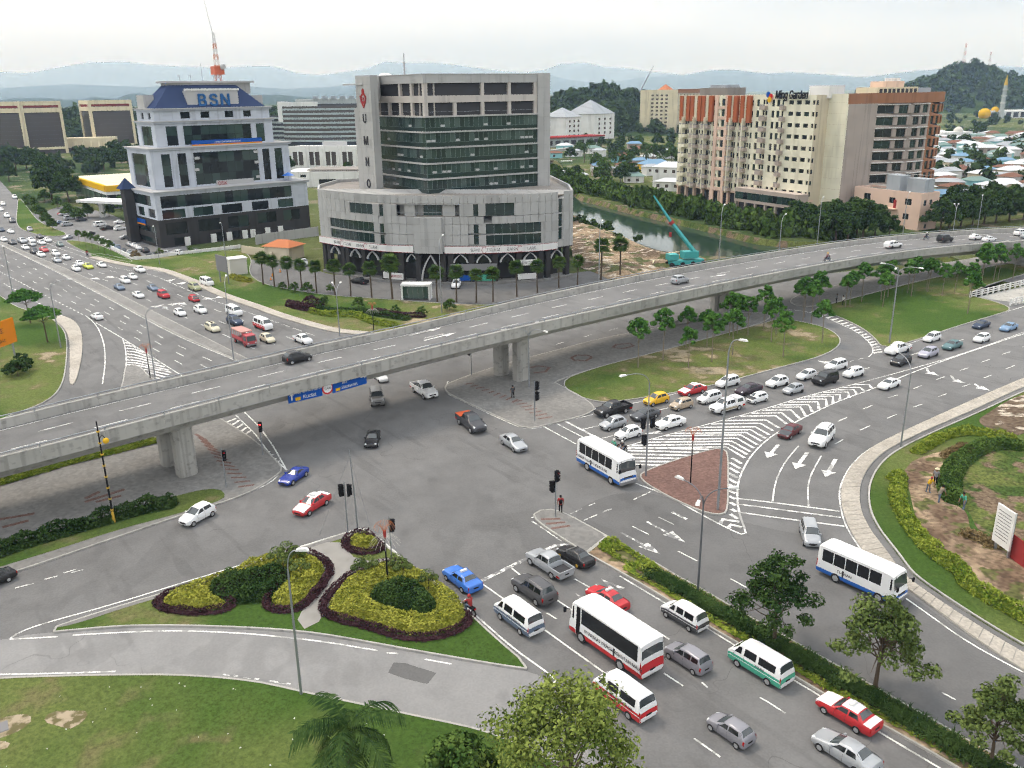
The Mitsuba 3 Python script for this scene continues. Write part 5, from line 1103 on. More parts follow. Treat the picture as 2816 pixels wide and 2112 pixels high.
  ('pickup', 'white', -33.63, 134.79, 0, -0.858, 0.85, 1, 'white double cab pickup closest to the flyover', 'pickup', GL, ''),
  ('saloon', 'white', -74.95, 152.68, 0, 2.308, 0.82, 1, 'white saloon alone on the empty left carriageway', 'car', GL, ''),
  ('saloon', 'white', -133.59, 242.23, 0, -0.843, 0.93, 1, 'tiny white car packed at the far end of the highway', 'car', 'cars packed at the far end of the highway', ''),
  ('saloon', 'silver', -129.96, 235.66, 0, -0.843, 0.82, 1, 'tiny silver car packed at the far end of the highway', 'car', 'cars packed at the far end of the highway', ''),
  ('saloon', 'white', -128.46, 237.85, 0, -0.843, 0.86, 1, 'tiny white car packed at the far end of the highway', 'car', 'cars packed at the far end of the highway', ''),
  ('saloon', 'white', -128.83, 230.16, 0, -0.843, 0.82, 1, 'tiny white car packed at the far end of the highway', 'car', 'cars packed at the far end of the highway', ''),
  ('saloon', 'silver', -135.39, 241.07, 0, -0.843, 1.04, 1, 'tiny silver car packed at the far end of the highway', 'car', 'cars packed at the far end of the highway', ''),
  ('saloon', 'dark_gray', -137.18, 239.07, 0, -0.843, 0.93, 1, 'tiny dark grey car packed at the far end of the highway', 'car', 'cars packed at the far end of the highway', ''),
  ('saloon', 'white', -142.44, 244.32, 0, -0.843, 0.84, 1, 'tiny white car packed at the far end of the highway', 'car', 'cars packed at the far end of the highway', ''),
  ('saloon', 'white', -148.88, 259.81, 0, -0.843, 0.82, 1, 'tiny white car packed at the far end of the highway', 'car', 'cars packed at the far end of the highway', ''),
  ('saloon', 'navy', -153.74, 263.59, 0, -0.843, 0.82, 1, 'tiny dark blue car packed at the far end of the highway', 'car', 'cars packed at the far end of the highway', ''),
  ('hatchback', 'gray_silver', -144.80, 262.89, 0, -1.007, 0.93, 1, 'tiny grey car packed at the far end of the highway', 'car', 'cars packed at the far end of the highway', ''),
  ('hatchback', 'dark_gray', -160.83, 282.70, 0, -1.007, 1.06, 1, 'tiny dark grey car packed at the far end of the highway', 'car', 'cars packed at the far end of the highway', ''),
  ('hatchback', 'white', -169.59, 295.54, 0, -1.007, 1.01, 1, 'tiny white car packed at the far end of the highway', 'car', 'cars packed at the far end of the highway', ''),
  ('hatchback', 'white', -181.80, 314.23, 0, -1.007, 0.82, 1, 'tiny white car packed at the far end of the highway', 'car', 'cars packed at the far end of the highway', ''),
  ('hatchback', 'white', -190.47, 330.95, 0, -1.007, 0.95, 1, 'tiny white car packed at the far end of the highway', 'car', 'cars packed at the far end of the highway', ''),
  ('hatchback', 'white', -198.15, 353.36, 0, -1.007, 1.03, 1, 'tiny white car packed at the far end of the highway', 'car', 'cars packed at the far end of the highway', ''),
  ('saloon', 'black', -122.42, 252.97, 0, -2.056, 0.82, 1, 'black saloon turning at the car park mouth', 'car', GP, ''),
  ('saloon', 'silver', -125.64, 246.80, 0, -1.773, 0.82, 1, 'silver saloon leaving the car park onto the highway', 'car', GP, ''),
  ('hatchback', 'white', -112.72, 240.08, 0, 2.052, 1.06, 1, 'white car, far end of the row behind the planted verge', 'car', GP, ''),
  ('hatchback', 'white', -109.85, 236.44, 0, 2.052, 0.96, 1, 'white car, second from the far end of the row behind the planted verge', 'car', GP, ''),
  ('hatchback', 'sky', -105.91, 230.61, 0, 2.052, 0.94, 1, 'light blue car parked in the row behind the planted verge', 'car', GP, ''),
  ('hatchback', 'blue_gray', -103.06, 227.25, 0, 2.052, 0.95, 1, 'blue grey car parked in the row behind the planted verge', 'car', GP, ''),
  ('hatchback', 'dark_gray', -99.63, 222.64, 0, 2.052, 0.90, 1, 'dark grey car, second to last of the row behind the planted verge', 'car', GP, ''),
  ('hatchback', 'silver', -96.88, 219.60, 0, 2.052, 0.88, 1, 'silver car, last of the row behind the planted verge', 'car', GP, ''),
  ('saloon', 'silver', -102.48, 233.43, 0, 2.169, 0.84, 1, 'silver car parked farthest along the stepped office block', 'car', GP, ''),
  ('saloon', 'white', -100.17, 230.64, 0, 2.169, 0.89, 1, 'white car parked along the stepped office block, behind another white one', 'car', GP, ''),
  ('saloon', 'white', -97.92, 227.68, 0, 2.169, 0.82, 1, 'white car parked along the stepped office block, beside the black one', 'car', GP, ''),
  ('saloon', 'black', -94.04, 222.73, 0, 2.169, 0.95, 1, 'black car parked along the stepped office block', 'car', GP, ''),
  ('saloon', 'dark_gray', -89.79, 216.27, 0, 2.520, 0.82, 1, 'dark grey car behind the white wall at the corner of the car park', 'car', GP, ''),
  ('hatchback', 'silver', -87.15, 218.57, 0, 2.719, 0.82, 1, 'silver hatchback under the black stone base of the stepped block', 'car', GP, ''),
  ('mpv', 'white', -84.37, 218.14, 0, 2.716, 0.82, 1, 'white estate under the black stone base of the stepped block', 'car', GP, ''),
  ('saloon', 'silver', -151.71, 298.55, 0, 0.961, 0.82, 1, 'silver car in the far corner of the car park', 'car', GP, ''),
  ('saloon', 'white', -154.61, 307.12, 0, 0.961, 0.82, 1, 'white car beside a red one in the far car park', 'car', GP, ''),
  ('kancil', 'red', -153.06, 299.70, 0, 0.961, 0.82, 1, 'small red car in the far car park', 'car', GP, ''),
  ('van', 'silver', -144.47, 287.39, 0, 0.961, 0.82, 1, 'silver van in the middle of the far car park', 'car', GP, ''),
  ('mpv', 'dark_gray', -139.17, 284.08, 0, 0.961, 0.82, 1, 'dark grey people carrier in the far car park', 'car', GP, ''),
  ('saloon', 'blue_gray', -142.89, 277.56, 0, 0.961, 0.82, 1, 'blue grey car at the near edge of the far car park', 'car', GP, ''),
  ('mpv', 'silver', -138.40, 272.98, 0, 0.961, 0.86, 1, 'silver people carrier at the near edge of the far car park', 'car', GP, ''),
  ('van', 'white', -127.41, 271.32, 0, 0.961, 0.82, 1, 'white van by the entrance canopy', 'car', GP, ''),
  ('pickup', 'black', -121.63, 263.46, 0, 0.961, 0.82, 1, 'black pickup by the entrance canopy', 'car', GP, ''),
  ('mpv', 'white', -117.53, 262.54, 0, 0.961, 0.82, 1, 'white people carrier under the black tower corner', 'car', GP, ''),
  ('saloon', 'white', -123.82, 277.04, 0, 0.961, 0.82, 1, 'white car behind the white people carrier', 'car', GP, ''),
  ('saloon', 'silver', -108.56, 245.41, 0, 0.961, 0.82, 1, 'silver car beside the black base corner', 'car', GP, ''),
  ('pickup', 'black', -31.90, 180.24, 0, 2.532, 0.82, 1, 'black pickup parked before the curved office block', 'car', GP, ''),
  ('hatchback', 'white', -11.20, 175.28, 0, -1.625, 1.06, 1, 'white hatchback parked nose out before the arched entrance', 'car', GP, ''),
  ('saloon', 'silver', -48.51, 202.03, 0, -1.294, 1.06, 1, 'pale car on the ramp left of the curved office block', 'car', GP, ''),
]
for c_ in CARS:
  typ_, paint_, x_, y_, z_, h_, sc_, lod_, lab_, cat_, grp_, sty_ = c_
  if typ_ == 'lorry':
    lorry(x_, y_, z_, h_, sc_, lab_, grp_)
  else:
    vehicle(typ_, paint_, x_, y_, z_ + 0.012, h_, sc_, lod_, lab_, cat_, grp_, sty_)

# ---------------------------------------------------------------- buildings
def clad_fn(c, jw, jh):
  def fn(p, n, uv):
    a = fbm(p.x * 0.15, p.y * 0.15, p.z * 0.25, 4)
    st = fbm((p.x + p.y) * 1.1, p.z * 0.06, 2.0, 3)
    return mi.Color3f(*c) * (0.86 + 0.24 * a) * (1 - 0.16 * smoothstep(0.55, 0.75, st))
  return fn
for nm_, c_ in (('clad_gray', (0.41, 0.41, 0.40)), ('clad_gray_b', (0.37, 0.37, 0.36)), ('clad_lilac', (0.50, 0.535, 0.60)), ('clad_lilac_b', (0.46, 0.495, 0.56)), ('wall_cream', (0.74, 0.71, 0.56)), ('wall_pink', (0.68, 0.50, 0.40)), ('wall_taupe', (0.40, 0.34, 0.30)), ('wall_brown', (0.33, 0.155, 0.085)), ('wall_white', (0.74, 0.74, 0.72)),
        ('wall_beige', (0.60, 0.53, 0.40)), ('wall_sand', (0.68, 0.60, 0.42)), ('concrete_pink', (0.50, 0.465, 0.43)), ('roof_flat', (0.24, 0.22, 0.20)), ('roof_gray', (0.36, 0.39, 0.42)), ('band_gray', (0.40, 0.44, 0.43)), ('stone_black', (0.040, 0.038, 0.038))):
  mat(nm_, proc(clad_fn(c_, 1, 1)), 0.75, spec=0.25)
flat('roof_blue', (0.045, 0.065, 0.135))
flat('letter_blue', (0.035, 0.12, 0.30))
flat('bronze_glass_wall', (0.10, 0.085, 0.085))
mat('glass_bronze', (0.075, 0.062, 0.058), 0.12, spec=0.6)
flat('mullion', (0.15, 0.20, 0.185))
mat('glass_green_b', (0.065, 0.10, 0.09), 0.10, spec=0.7)
mat('glass_green_c', (0.016, 0.032, 0.030), 0.06, spec=0.7)
GG = ['glass_green', 'glass_green', 'glass_green_b', 'glass_green_c']
class Wall:
  """A wall along a plan polyline, outside on the right of its direction; u along it, v up, d outwards."""
  def __init__(self, pts, z0=0.0):
    self.p = np.asarray(pts, float)[:, :2]
    self.s = np.r_[0, np.cumsum(np.linalg.norm(np.diff(self.p, axis=0), axis=1))]
    self.L = float(self.s[-1])
    self.z0 = z0
    n = normals2(self.p)
    self.n = -n if len(pts) else n
  def pt(self, u, v, d):
    u = np.asarray(u, float)
    x = np.interp(u, self.s, self.p[:, 0])
    y = np.interp(u, self.s, self.p[:, 1])
    nx, ny = np.interp(u, self.s, self.n[:, 0]), np.interp(u, self.s, self.n[:, 1])
    # beyond the ends go on straight
    for k, (e, sgn) in enumerate(((0, -1), (-1, 1))):
      m = (u < 0) if k == 0 else (u > self.L)
      t = (self.p[1] - self.p[0]) if k == 0 else (self.p[-1] - self.p[-2])
      t = t / np.linalg.norm(t)
      w = u if k == 0 else u - self.L
      x, y = np.where(m, self.p[e, 0] + t[0] * w, x), np.where(m, self.p[e, 1] + t[1] * w, y)
    return np.stack([x + nx * d, y + ny * d, np.broadcast_to(np.asarray(v, float) + self.z0, x.shape)], -1)
  def box(self, u0, u1, v0, v1, d0, d1, m=None):
    m = m or MB()
    k = 2 if len(self.p) == 2 else max(2, int((u1 - u0) / 2.0) + 2)
    u = np.linspace(u0, u1, k)
    a, b, c, d = self.pt(u, v0, d1), self.pt(u, v1, d1), self.pt(u, v1, d0), self.pt(u, v0, d0)
    v = np.vstack([a, b, c, d])
    i = np.arange(k - 1)
    f = [np.c_[i + p * k, i + 1 + p * k, i + 1 + q * k, i + q * k] for p, q in ((0, 1), (1, 2), (2, 3), (3, 0))]
    f.append(np.array([[0, k, 2 * k, 3 * k], [k - 1, 4 * k - 1, 3 * k - 1, 2 * k - 1]]))
    m.raw(v, np.vstack(f))
    return m
  def skin(self, H, holes, t, v0=0.0, u0=0.0, u1=None):
    """The wall as a sheet of thickness t with its openings cut through."""
    u1 = self.L if u1 is None else u1
    poly = Polygon([(u0, v0), (u1, v0), (u1, H), (u0, H)])
    if holes:
      poly = poly.difference(unary_union([Polygon([(a, c), (b, c), (b, d), (a, d)]) for a, b, c, d in holes]))
    out = MB()
    for p in geoms(poly):
      me = trimesh.creation.extrude_polygon(p, t, engine='earcut')
      v = me.vertices
      out.raw(self.pt(v[:, 0], v[:, 1], 0) + (self.pt(v[:, 0], v[:, 1], 1) - self.pt(v[:, 0], v[:, 1], 0)) * (v[:, 2:3] - t), me.faces)
    return out.mesh()
def block(pts, z0, z1):
  return slab(Polygon(pts), z0, z1)
def off_pt(o, e1, e2, a, b):
  return (o[0] + e1[0] * a + e2[0] * b, o[1] + e1[1] * a + e2[1] * b)
def windows(bk, W, rects, depth=0.12, m='glass_black', bars=0, nm='window'):
  """Window panes set back in their openings, each with its frame."""
  for a, b, c, d in rects:
    k = add(nm, W.box(a - .02, b + .02, c - .02, d + .02, -depth - .06, -depth).mesh(), rng.choice(m) if isinstance(m, list) else m, bk)
    if bars > 1:
      fm = MB()
      for q in range(1, bars):
        u = a + (b - a) * q / bars
        W.box(u - .04, u + .04, c, d, -depth - .02, -depth + .05, fm)
      add('mullion', fm.mesh(), 'mullion', k)
def panels(bk, W, us, vs, holes, m, d0, d1, gap=0.035, nm='cladding_panel', most=300):
  """Cladding panels in a grid, clear of the openings."""
  n = 0
  hp = unary_union([Polygon([(a, c), (b, c), (b, d), (a, d)]) for a, b, c, d in holes]) if holes else Polygon()
  rest = MB()
  for v0, v1 in zip(vs[:-1], vs[1:]):
    for u0, u1 in zip(us[:-1], us[1:]):
      q = Polygon([(u0 + gap, v0 + gap), (u1 - gap, v0 + gap), (u1 - gap, v1 - gap), (u0 + gap, v1 - gap)]).difference(hp.buffer(0.03, join_style='mitre'))
      for g_ in geoms(q):
        if g_.area < 0.08:
          continue
        a, c, b, d = g_.bounds
        if abs((b - a) * (d - c) - g_.area) > 0.02:
          continue
        pm = W.box(a, b, c, d, d0, d1 + rng.uniform(0, 0.012))
        if n < most:
          add(nm, pm.mesh(), m if rng.random() < 0.8 else m + '_b', bk)
        else:
          W.box(a, b, c, d, d0, d1, rest)
        n += 1
  if rest.n:
    k = add(nm + '_field', rest.mesh(), m, bk)
    labels[k] = {'kind': 'stuff'}
# --- the curved office block with the tower
bk = thing('office_tower', 'grey office tower on a curved podium with dark arched ground floor and white bank banners', 'building')
POD = smooth_line([(-42.3, 194.5), (-34.6, 187), (-27, 181.6), (-20, 179.4), (-10, 177.8), (0, 178.4), (7.6, 180.4), (13.4, 185.2)], 0.5)
PW = Wall(POD)
holes = [(3.9, 18.1, 10.5, 12.4), (3.9, 18.1, 8.2, 10.1), (19.6, 20.7, 10.4, 12.3), (19.6, 20.7, 8.1, 10.0), (11.2, 18.0, 14.1, 16.2), (19.7, 20.7, 13.9, 16.3), (23.8, 37.2, 14.0, 16.4), (40.0, 41.0, 14.1, 16.5), (40.0, 41.0, 10.6, 12.4), (40.0, 41.0, 8.3, 10.3), (42.5, 48.4, 14.1, 16.6), (42.5, 54.2, 10.45, 12.45),
     (42.5, 54.2, 8.15, 10.15), (58.5, 59.6, 14.0, 16.8), (58.5, 59.6, 11.1, 13.7), (58.5, 59.6, 8.4, 10.9)]
TOP = 18.3
PL = PW.L
add('podium_wall', PW.skin(TOP, holes, 0.45, v0=6.7), 'clad_gray_b', bk)
panels(bk, PW, np.r_[np.arange(0, PL - .5, 1.62), PL], [6.75, 8.15, 10.3, 12.42, 14.02, 16.6, TOP], holes, 'clad_gray', 0.0, 0.05)
for h in holes:
  if h[0] == 23.8:
    add('balcony_back', PW.box(23.6, 37.4, 13.9, 16.5, -2.4, -2.2).mesh(), 'clad_gray', bk)
    add('balcony_floor', PW.box(23.6, 37.4, 13.9, 14.05, -2.4, -0.42).mesh(), 'roof_flat', bk)
    for u0, u1 in ((25.4, 27.7), (33.6, 36.2)):
      add('pier', PW.box(u0, u1, 14.02, 16.4, -2.2, -0.6).mesh(), 'clad_gray', bk)
    windows(bk, PW, [(29.2, 33.0, 14.1, 16.3)], 1.9, 'glass_green', 4)
    add('rail', PW.box(23.9, 37.1, 14.75, 14.82, -0.2, -0.13).mesh(), 'steel', bk)
  else:
    windows(bk, PW, [h], 0.25, 'glass_green_c', max(1, int((h[1] - h[0]) / 1.5)))
add('bay', PW.box(27.6, 33.5, 6.5, 13.9, 0.02, 0.7).mesh(), 'clad_gray_b', bk)
panels(bk, PW, np.linspace(27.6, 33.5, 5), np.linspace(6.5, 13.9, 6), [], 'clad_gray', 0.7, 0.74, nm='bay_panel')
pod_poly = Polygon(np.vstack([POD[:, :2], [(13.4, 197), (10, 222), (-12, 232), (-42, 216), (-44, 204)]])).buffer(0)
add('podium_roof', slab(pod_poly.buffer(-0.5), 17.4, 17.6), 'roof_flat', bk)
for a_, b_ in (((13.4, 185.2), (13.4, 197)), ((13.4, 197), (10, 222)), ((10, 222), (-12, 232)), ((-12, 232), (-42, 216)), ((-42, 216), (-44, 204)), ((-44, 204), (-42.3, 194.5))):
  add('podium_side', Wall([a_, b_]).box(0, math.dist(a_, b_), 6.7, TOP, -0.4, 0).mesh(), 'clad_gray', bk)
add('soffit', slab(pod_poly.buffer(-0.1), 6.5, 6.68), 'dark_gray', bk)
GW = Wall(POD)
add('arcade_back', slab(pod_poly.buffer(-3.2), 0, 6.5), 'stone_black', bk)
ARC = [3.0, 6.9, 10.0, 13.6, 15.2, 19.0, 20.6, 24.2, 25.2, 28.4, 33.0, 35.2, 39.2, 40.2, 43.9, 45.0, 48.8, 50.0, 53.6, 56.4, 60.6]
def arch(uc, w, z0, zt):
  """A pointed arch: a pale band over an opening in a dark spandrel."""
  t = np.linspace(0, 1, 9)
  x = np.r_[-w / 2 * (1 - t ** 1.9), (w / 2 * (1 - t ** 1.9))[::-1][1:]]
  z = np.r_[z0 + (zt - z0) * t, (z0 + (zt - z0) * t)[::-1][1:]]
  m = MB()
  for i in range(len(x) - 1):
    q0, q1 = (x[i], z[i]), (x[i + 1], z[i + 1])
    s = 1 - 0.38 / (w / 2)
    v = []
    for d in (-0.55, -0.15):
      for (xx, zz) in (q0, q1):
        v += [GW.pt(np.array([uc + xx]), zz, d)[0], GW.pt(np.array([uc + xx * s]), z0 + (zz - z0) * 0.93 - 0.02, d)[0]]
    v = np.array(v)
    m.raw(v, [[4, 5, 7, 6], [0, 2, 3, 1], [1, 3, 7, 5], [0, 4, 6, 2]])
  return m.mesh()
for uc, w in ((4.6, 3.4), (11.7, 3.4), (17.0, 3.4), (26.6, 2.6), (37.1, 3.2), (41.9, 3.2), (46.9, 3.3), (51.8, 3.3), (58.3, 3.6)):
  add('arch', arch(uc, w, 4.5, 6.3), 'light_gray', bk)
  add('arch_infill', GW.box(uc - w / 2 + .1, uc + w / 2 - .1, 4.3, 6.5, -0.9, -0.7).mesh(), 'glass_black', bk)
add('arch', arch(30.7, 4.4, 0.6, 6.2), 'light_gray', bk, label='tall central entrance arch')
for u in (0.6, 2.4, 7.6, 9.2, 14.4, 20.0, 24.3, 28.0, 33.4, 35.0, 39.4, 44.3, 49.3, 54.2, 56.0, 61.3):
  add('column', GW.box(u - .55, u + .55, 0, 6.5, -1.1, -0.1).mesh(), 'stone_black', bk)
add('plinth', GW.box(0, PL, 0, 0.5, -3.0, 0.3).mesh(), 'paver', bk)
# banners and boards
for u0, u1, z0, words in ((-0.4, 27.2, 6.55, ((8.2, 'BANK ISLAM'), (15.8, 'BANK ISLAM'))), (33.9, 58.1, 6.5, ((42.2, 'BANK ISLAM'), (49.6, 'BANK ISLAM')))):
  nb = add('banner', GW.box(u0, u1, z0, z0 + 1.45, 0.15, 0.3).mesh(), 'wall_white', bk, label='white bank banner')
  for e in (z0 - .02, z0 + 1.4):
    add('banner_edge', GW.box(u0, u1, e, e + .07, 0.3, 0.33).mesh(), 'dull_red', nb)
  for u, s in words:
    o_ = GW.pt(np.array([u]), z0 + 0.42, 0.31)[0]
    dn = GW.pt(np.array([u + .5]), 0, 0.31)[0] - GW.pt(np.array([u - .5]), 0, 0.31)[0]
    for wd, du in (('BANK', -1.75), ('ISLAM', 1.75)):
      oo = GW.pt(np.array([u + du]), z0 + 0.42, 0.31)[0]
      add('lettering', text_on(wd, 0.62, oo, dn, (0, 0, 1), 0.02), 'mid_gray', nb)
    t = np.linspace(0.6, 5.7, 14)
    cr = np.array([[u - .15 + .5 * cos(q), z0 + .68 + .62 * sin(q)] for q in t])
    add('emblem', MB().tube([GW.pt(np.array([a]), b, 0.33)[0] for a, b in cr], 0.05, 4).mesh(), 'dull_red', nb)
for u0, u1, z0, z1, m_, s in ((35.0, 44.6, 2.9, 4.3, 'mid_gray', ''), (49.5, 53.2, 3.6, 4.8, 'wall_white', 'BANK ISLAM'), (19.8, 21.2, .8, 2.2, 'wall_white', ''), (21.4, 24.6, .7, 2.1, 'wall_white', 'MERDEKA'), (36.6, 39.8, .8, 1.9, 'sign_blue', ''), (40.4, 44.2, .7, 2.0, 'paint_green', ''), (49.0, 53.0, .7, 1.9, 'wall_white', '')):
  nb = add('hoarding', GW.box(u0, u1, z0, z1, -0.05, 0.04).mesh(), m_, bk)
  if s:
    uc = (u0 + u1) / 2
    dn = GW.pt(np.array([uc + .5]), 0, 0)[0] - GW.pt(np.array([uc - .5]), 0, 0)[0]
    add('lettering', text_on(s, 0.5, GW.pt(np.array([uc]), (z0 + z1) / 2 - .25, 0.05)[0], dn, (0, 0, 1), 0.02, width=(u1 - u0) * .8), 'dull_red' if s == 'MERDEKA' else 'mid_gray', nb)
# tower
eL, eR = np.array([-0.605, 0.796]), np.array([0.80, 0.60])
C0 = np.array([-17.3, 187.6])
LE, RE = C0 + eL * 20.0, C0 + np.array([0.86, 0.51]) * 27.6
RC = RE + np.array([0.97, 0.24]) * 2.9
Z0 = 17.5
LW, RW = Wall([LE, C0], Z0), Wall([C0, RE], Z0)
core = [C0 + (LE - C0) * .0, RE, RC, RC + eL * 20, LE + eR * 26, LE]
add('tower_core', slab(Polygon(core).buffer(-0.6), Z0, 41.2), 'dark_gray', bk)
add('roof_slab', slab(Polygon(core), 41.2, 41.5), 'roof_flat', bk)
FL = [(0.4, 2.9), (3.6, 6.1), (6.8, 9.3), (10.0, 12.5), (13.0, 15.6)]
for W_, n in ((LW, 15), (RW, 24)):
  for i, (v0, v1) in enumerate(FL):
    add('curtain_frame', W_.box(0, W_.L, v0 - .25, v1 + .05, -0.5, -0.05).mesh(), 'mullion', bk)
    add('floor_band', W_.box(-0.2, W_.L + .1, v1 + .05, v1 + .34, -0.4, 0.55).mesh(), 'clad_gray', bk)
    us = np.linspace(0, W_.L, n + 1)
    for a, b in zip(us[:-1], us[1:]):
      add('pane', W_.box(a + .07, b - .07, v0 + 0.62, v1 - .05, -0.05, 0.0).mesh(), rng.choice(GG), bk)
      if rng.random() < 0.18:
        add('vent_sash', W_.box(a + .1, b - .1, v0 + .7, v0 + 1.15, 0.01, 0.06).mesh(), 'light_gray', bk)
    add('spandrel_glass', W_.box(0.07, W_.L - .07, v0 - .2, v0 + .55, -0.05, 0.0).mesh(), 'glass_green_c', bk)
  # two open floors with columns and balconies
  add('balcony_floor', W_.box(-0.2, W_.L + .1, 15.65, 15.95, -3, 0.5).mesh(), 'concrete_pink', bk)
  add('balcony_back', W_.box(0, W_.L, 15.9, 23.4, -2.6, -2.4).mesh(), 'concrete_pink', bk)
  add('beam', W_.box(-0.1, W_.L, 18.55, 19.95, -0.6, 0.05).mesh(), 'concrete_pink', bk)
  add('parapet', W_.box(-0.2, W_.L, 22.4, 24.1, -0.6, 0.08).mesh(), 'clad_gray', bk)
  add('coping', W_.box(-0.3, W_.L, 24.1, 24.25, -0.8, 0.2).mesh(), 'light_gray', bk)
  for q in range(5):
    u = 0.1 + (W_.L - .9) * q / 4
    add('column', W_.box(u, u + .75, 15.95, 18.55, -0.7, -0.02).mesh(), 'concrete_pink', bk)
    if q in (0, 2, 3, 4):
      add('column', W_.box(u, u + .75, 19.95, 22.4, -0.7, -0.02).mesh(), 'concrete_pink', bk)
  ww = [(W_.L * a, W_.L * b, c, d) for a, b, c, d in ((.06, .18, 16, 18.2), (.30, .47, 16, 18.2), (.55, .66, 16, 18.2), (.80, .95, 16, 18.2))]
  windows(bk, W_, ww, 2.3, 'glass_green_c', 3)
  us = [.03, .14, .25, .36, .48] if W_ is LW else [.03, .16, .29, .42, .56, .63, .78, .90]
  windows(bk, W_, [(W_.L * a + .1, W_.L * a + W_.L * .11, 20.0, 22.35) for a in us], 0.7, GG, 2)
  add('rail', W_.box(0, W_.L, 16.7, 16.76, -0.12, -0.06).mesh(), 'steel', bk)
SW = Wall([RE, RC], Z0)
add('end_wall', SW.box(0, SW.L, 0, 24.3, -6, 0.3).mesh(), 'clad_gray_b', bk)
panels(bk, SW, np.linspace(0, SW.L, 3), np.linspace(0, 24.3, 9), [], 'clad_gray', 0.3, 0.34)
# blade wall with the vertical lettering
F0 = np.array([-29.0, 193.2])
F1 = F0 + eL * 6.6
FW_ = Wall([F1, F0], Z0)
add('blade_wall', FW_.box(0, 6.6, 0, 24.2, -1.7, 0).mesh(), 'clad_gray_b', bk)
panels(bk, FW_, [0, 1.0, 3.3, 5.6, 6.6], np.linspace(0, 24.2, 14), [], 'clad_gray', 0, 0.04)
add('blade_link', Wall([F0 + eR * 1.4, LE + eR * 1.4]).box(1, 14, 36.5, 41.6, -1.2, 0).mesh(), 'clad_gray', bk)
add('canopy_fin', FW_.box(-5.5, 3.5, 22.3, 22.6, -1.5, 0.3).mesh(), 'light_gray', bk)
add('side_block', FW_.box(-1.6, 0, 0, 17.5, -1.6, -0.1).mesh(), 'clad_gray', bk)
dF = F0 - F1
for s, v in (('U', 14.0), ('M', 9.4), ('N', 4.9), ('O', 0.2)):
  add('lettering', text_on(s, 1.75, FW_.pt(np.array([3.3]), v + .6, 0.05)[0], [*dF, 0], (0, 0, 1), 0.12, bold=True), 'dark_gray', bk)
ec = FW_.pt(np.array([3.2]), 19.6, 0.06)[0]
rr = np.array([*dF, 0]) / np.linalg.norm(dF)
em = [disc(ec + [0, 0, 1.35], rr, zz, 0.62, 0.05), disc(ec, rr, zz, 1.15, 0.03, inner=0.62), disc(ec + [0, 0, -.1], rr, zz, 0.34, 0.06)]
for sx in (-1, 1):
  em.append(MB().tube([ec + rr * sx * 1.2 + [0, 0, .5], ec + rr * sx * .95 + [0, 0, -.7], ec + rr * sx * .3 + [0, 0, -1.45], ec + [0, 0, -1.9]], 0.22, 5).mesh())
add('emblem', trimesh.util.concatenate(em), 'dull_red', bk, label='dark red emblem high on the blade wall')
rc = C0 + eL * 14 + eR * 4
k_ = thing('roof_antenna', 'short grey antenna pole standing on the office tower roof', 'antenna')
add('pole', MB().bar((*rc, 41.4), (*rc, 44.5), .22).bar((*rc, 44.5), (*rc, 46.2), .12).mesh(), 'light_gray', k_)
k_ = thing('satellite_dish', 'white satellite dish on the corner of the office tower roof', 'dish')
dp = C0 + eL * 19 + eR * 2
add('bowl', trimesh.creation.icosphere(2, 1.2).slice_plane((0, 0, 0), (0, 0, 1)).apply_scale((1.3, 1.3, .6)).apply_translation((*dp, 41.6)), 'wall_white', k_)
add('stand', MB().bar((*dp, 41.3), (*dp, 41.8), .2).mesh(), 'steel', k_)
# --- the stepped block with the blue hipped roof
bk = thing('stepped_office_block', 'stepped pale lilac office block with dark glass, black stone base and blue hipped roof', 'building')
bo, be1, be2 = (-91.8, 228.2), (0.749, 0.663), (-0.663, 0.749)
def bp(a, b):
  return off_pt(bo, be1, be2, a, b)
def tier(a0, a1, b0, b1, z0, z1, m, fronts, lefts, cornice=True, panel=None, pv=None):
  """One storey block: front and left walls with openings, plain back and right walls, roof and cornice."""
  f, l = Wall([bp(a0, b0), bp(a1, b0)], z0), Wall([bp(a0, b1), bp(a0, b0)], z0)
  H = z1 - z0
  for W_, rects in ((f, fronts), (l, lefts)):
    rects = [(u0 * W_.L, u1 * W_.L, v0 * H, v1 * H) for u0, u1, v0, v1 in rects]
    add('wall', W_.skin(H, rects, 0.4, u0=0.0 if W_ is f else 0.0), m, bk)
    for r_ in rects:
      wd = r_[1] - r_[0]
      windows(bk, W_, [r_], 0.3, 'glass_black', 1)
      nx, nz = max(1, int(wd / 2.2)), max(1, int((r_[3] - r_[2]) / 2.4))
      for i in range(nx):
        for j in range(nz):
          if nx * nz > 1:
            add('pane', W_.box(r_[0] + wd * i / nx + .05, r_[0] + wd * (i + 1) / nx - .05, r_[2] + (r_[3] - r_[2]) * j / nz + .05, r_[2] + (r_[3] - r_[2]) * (j + 1) / nz - .05, -0.3, -0.25).mesh(), rng.choice(['glass_green_c', 'glass_black', 'glass_green', 'glass_black']), bk)
    if panel:
      panels(bk, W_, np.r_[np.arange(0, W_.L - .6, 2.4), W_.L], np.linspace(0, H, pv + 1), rects, panel, 0.0, 0.035, most=220)
  add('back_wall', block([bp(a0 + .4, b0 + .6), bp(a1 - .05, b0 + .6), bp(a1 - .05, b1), bp(a0 + .6, b1)], z0, z1 - .05), m, bk)
  if cornice:
    add('cornice', block([bp(a0 - .5, b0 - .5), bp(a1 + .5, b0 - .5), bp(a1 + .5, b1 + .3), bp(a0 - .5, b1 + .3)], z1, z1 + .4), 'clad_lilac_b', bk)
    add('cornice_lip', block([bp(a0 - .8, b0 - .8), bp(a1 + .8, b0 - .8), bp(a1 + .8, b1 + .5), bp(a0 - .8, b1 + .5)], z1 + .4, z1 + .62), 'light_gray', bk)
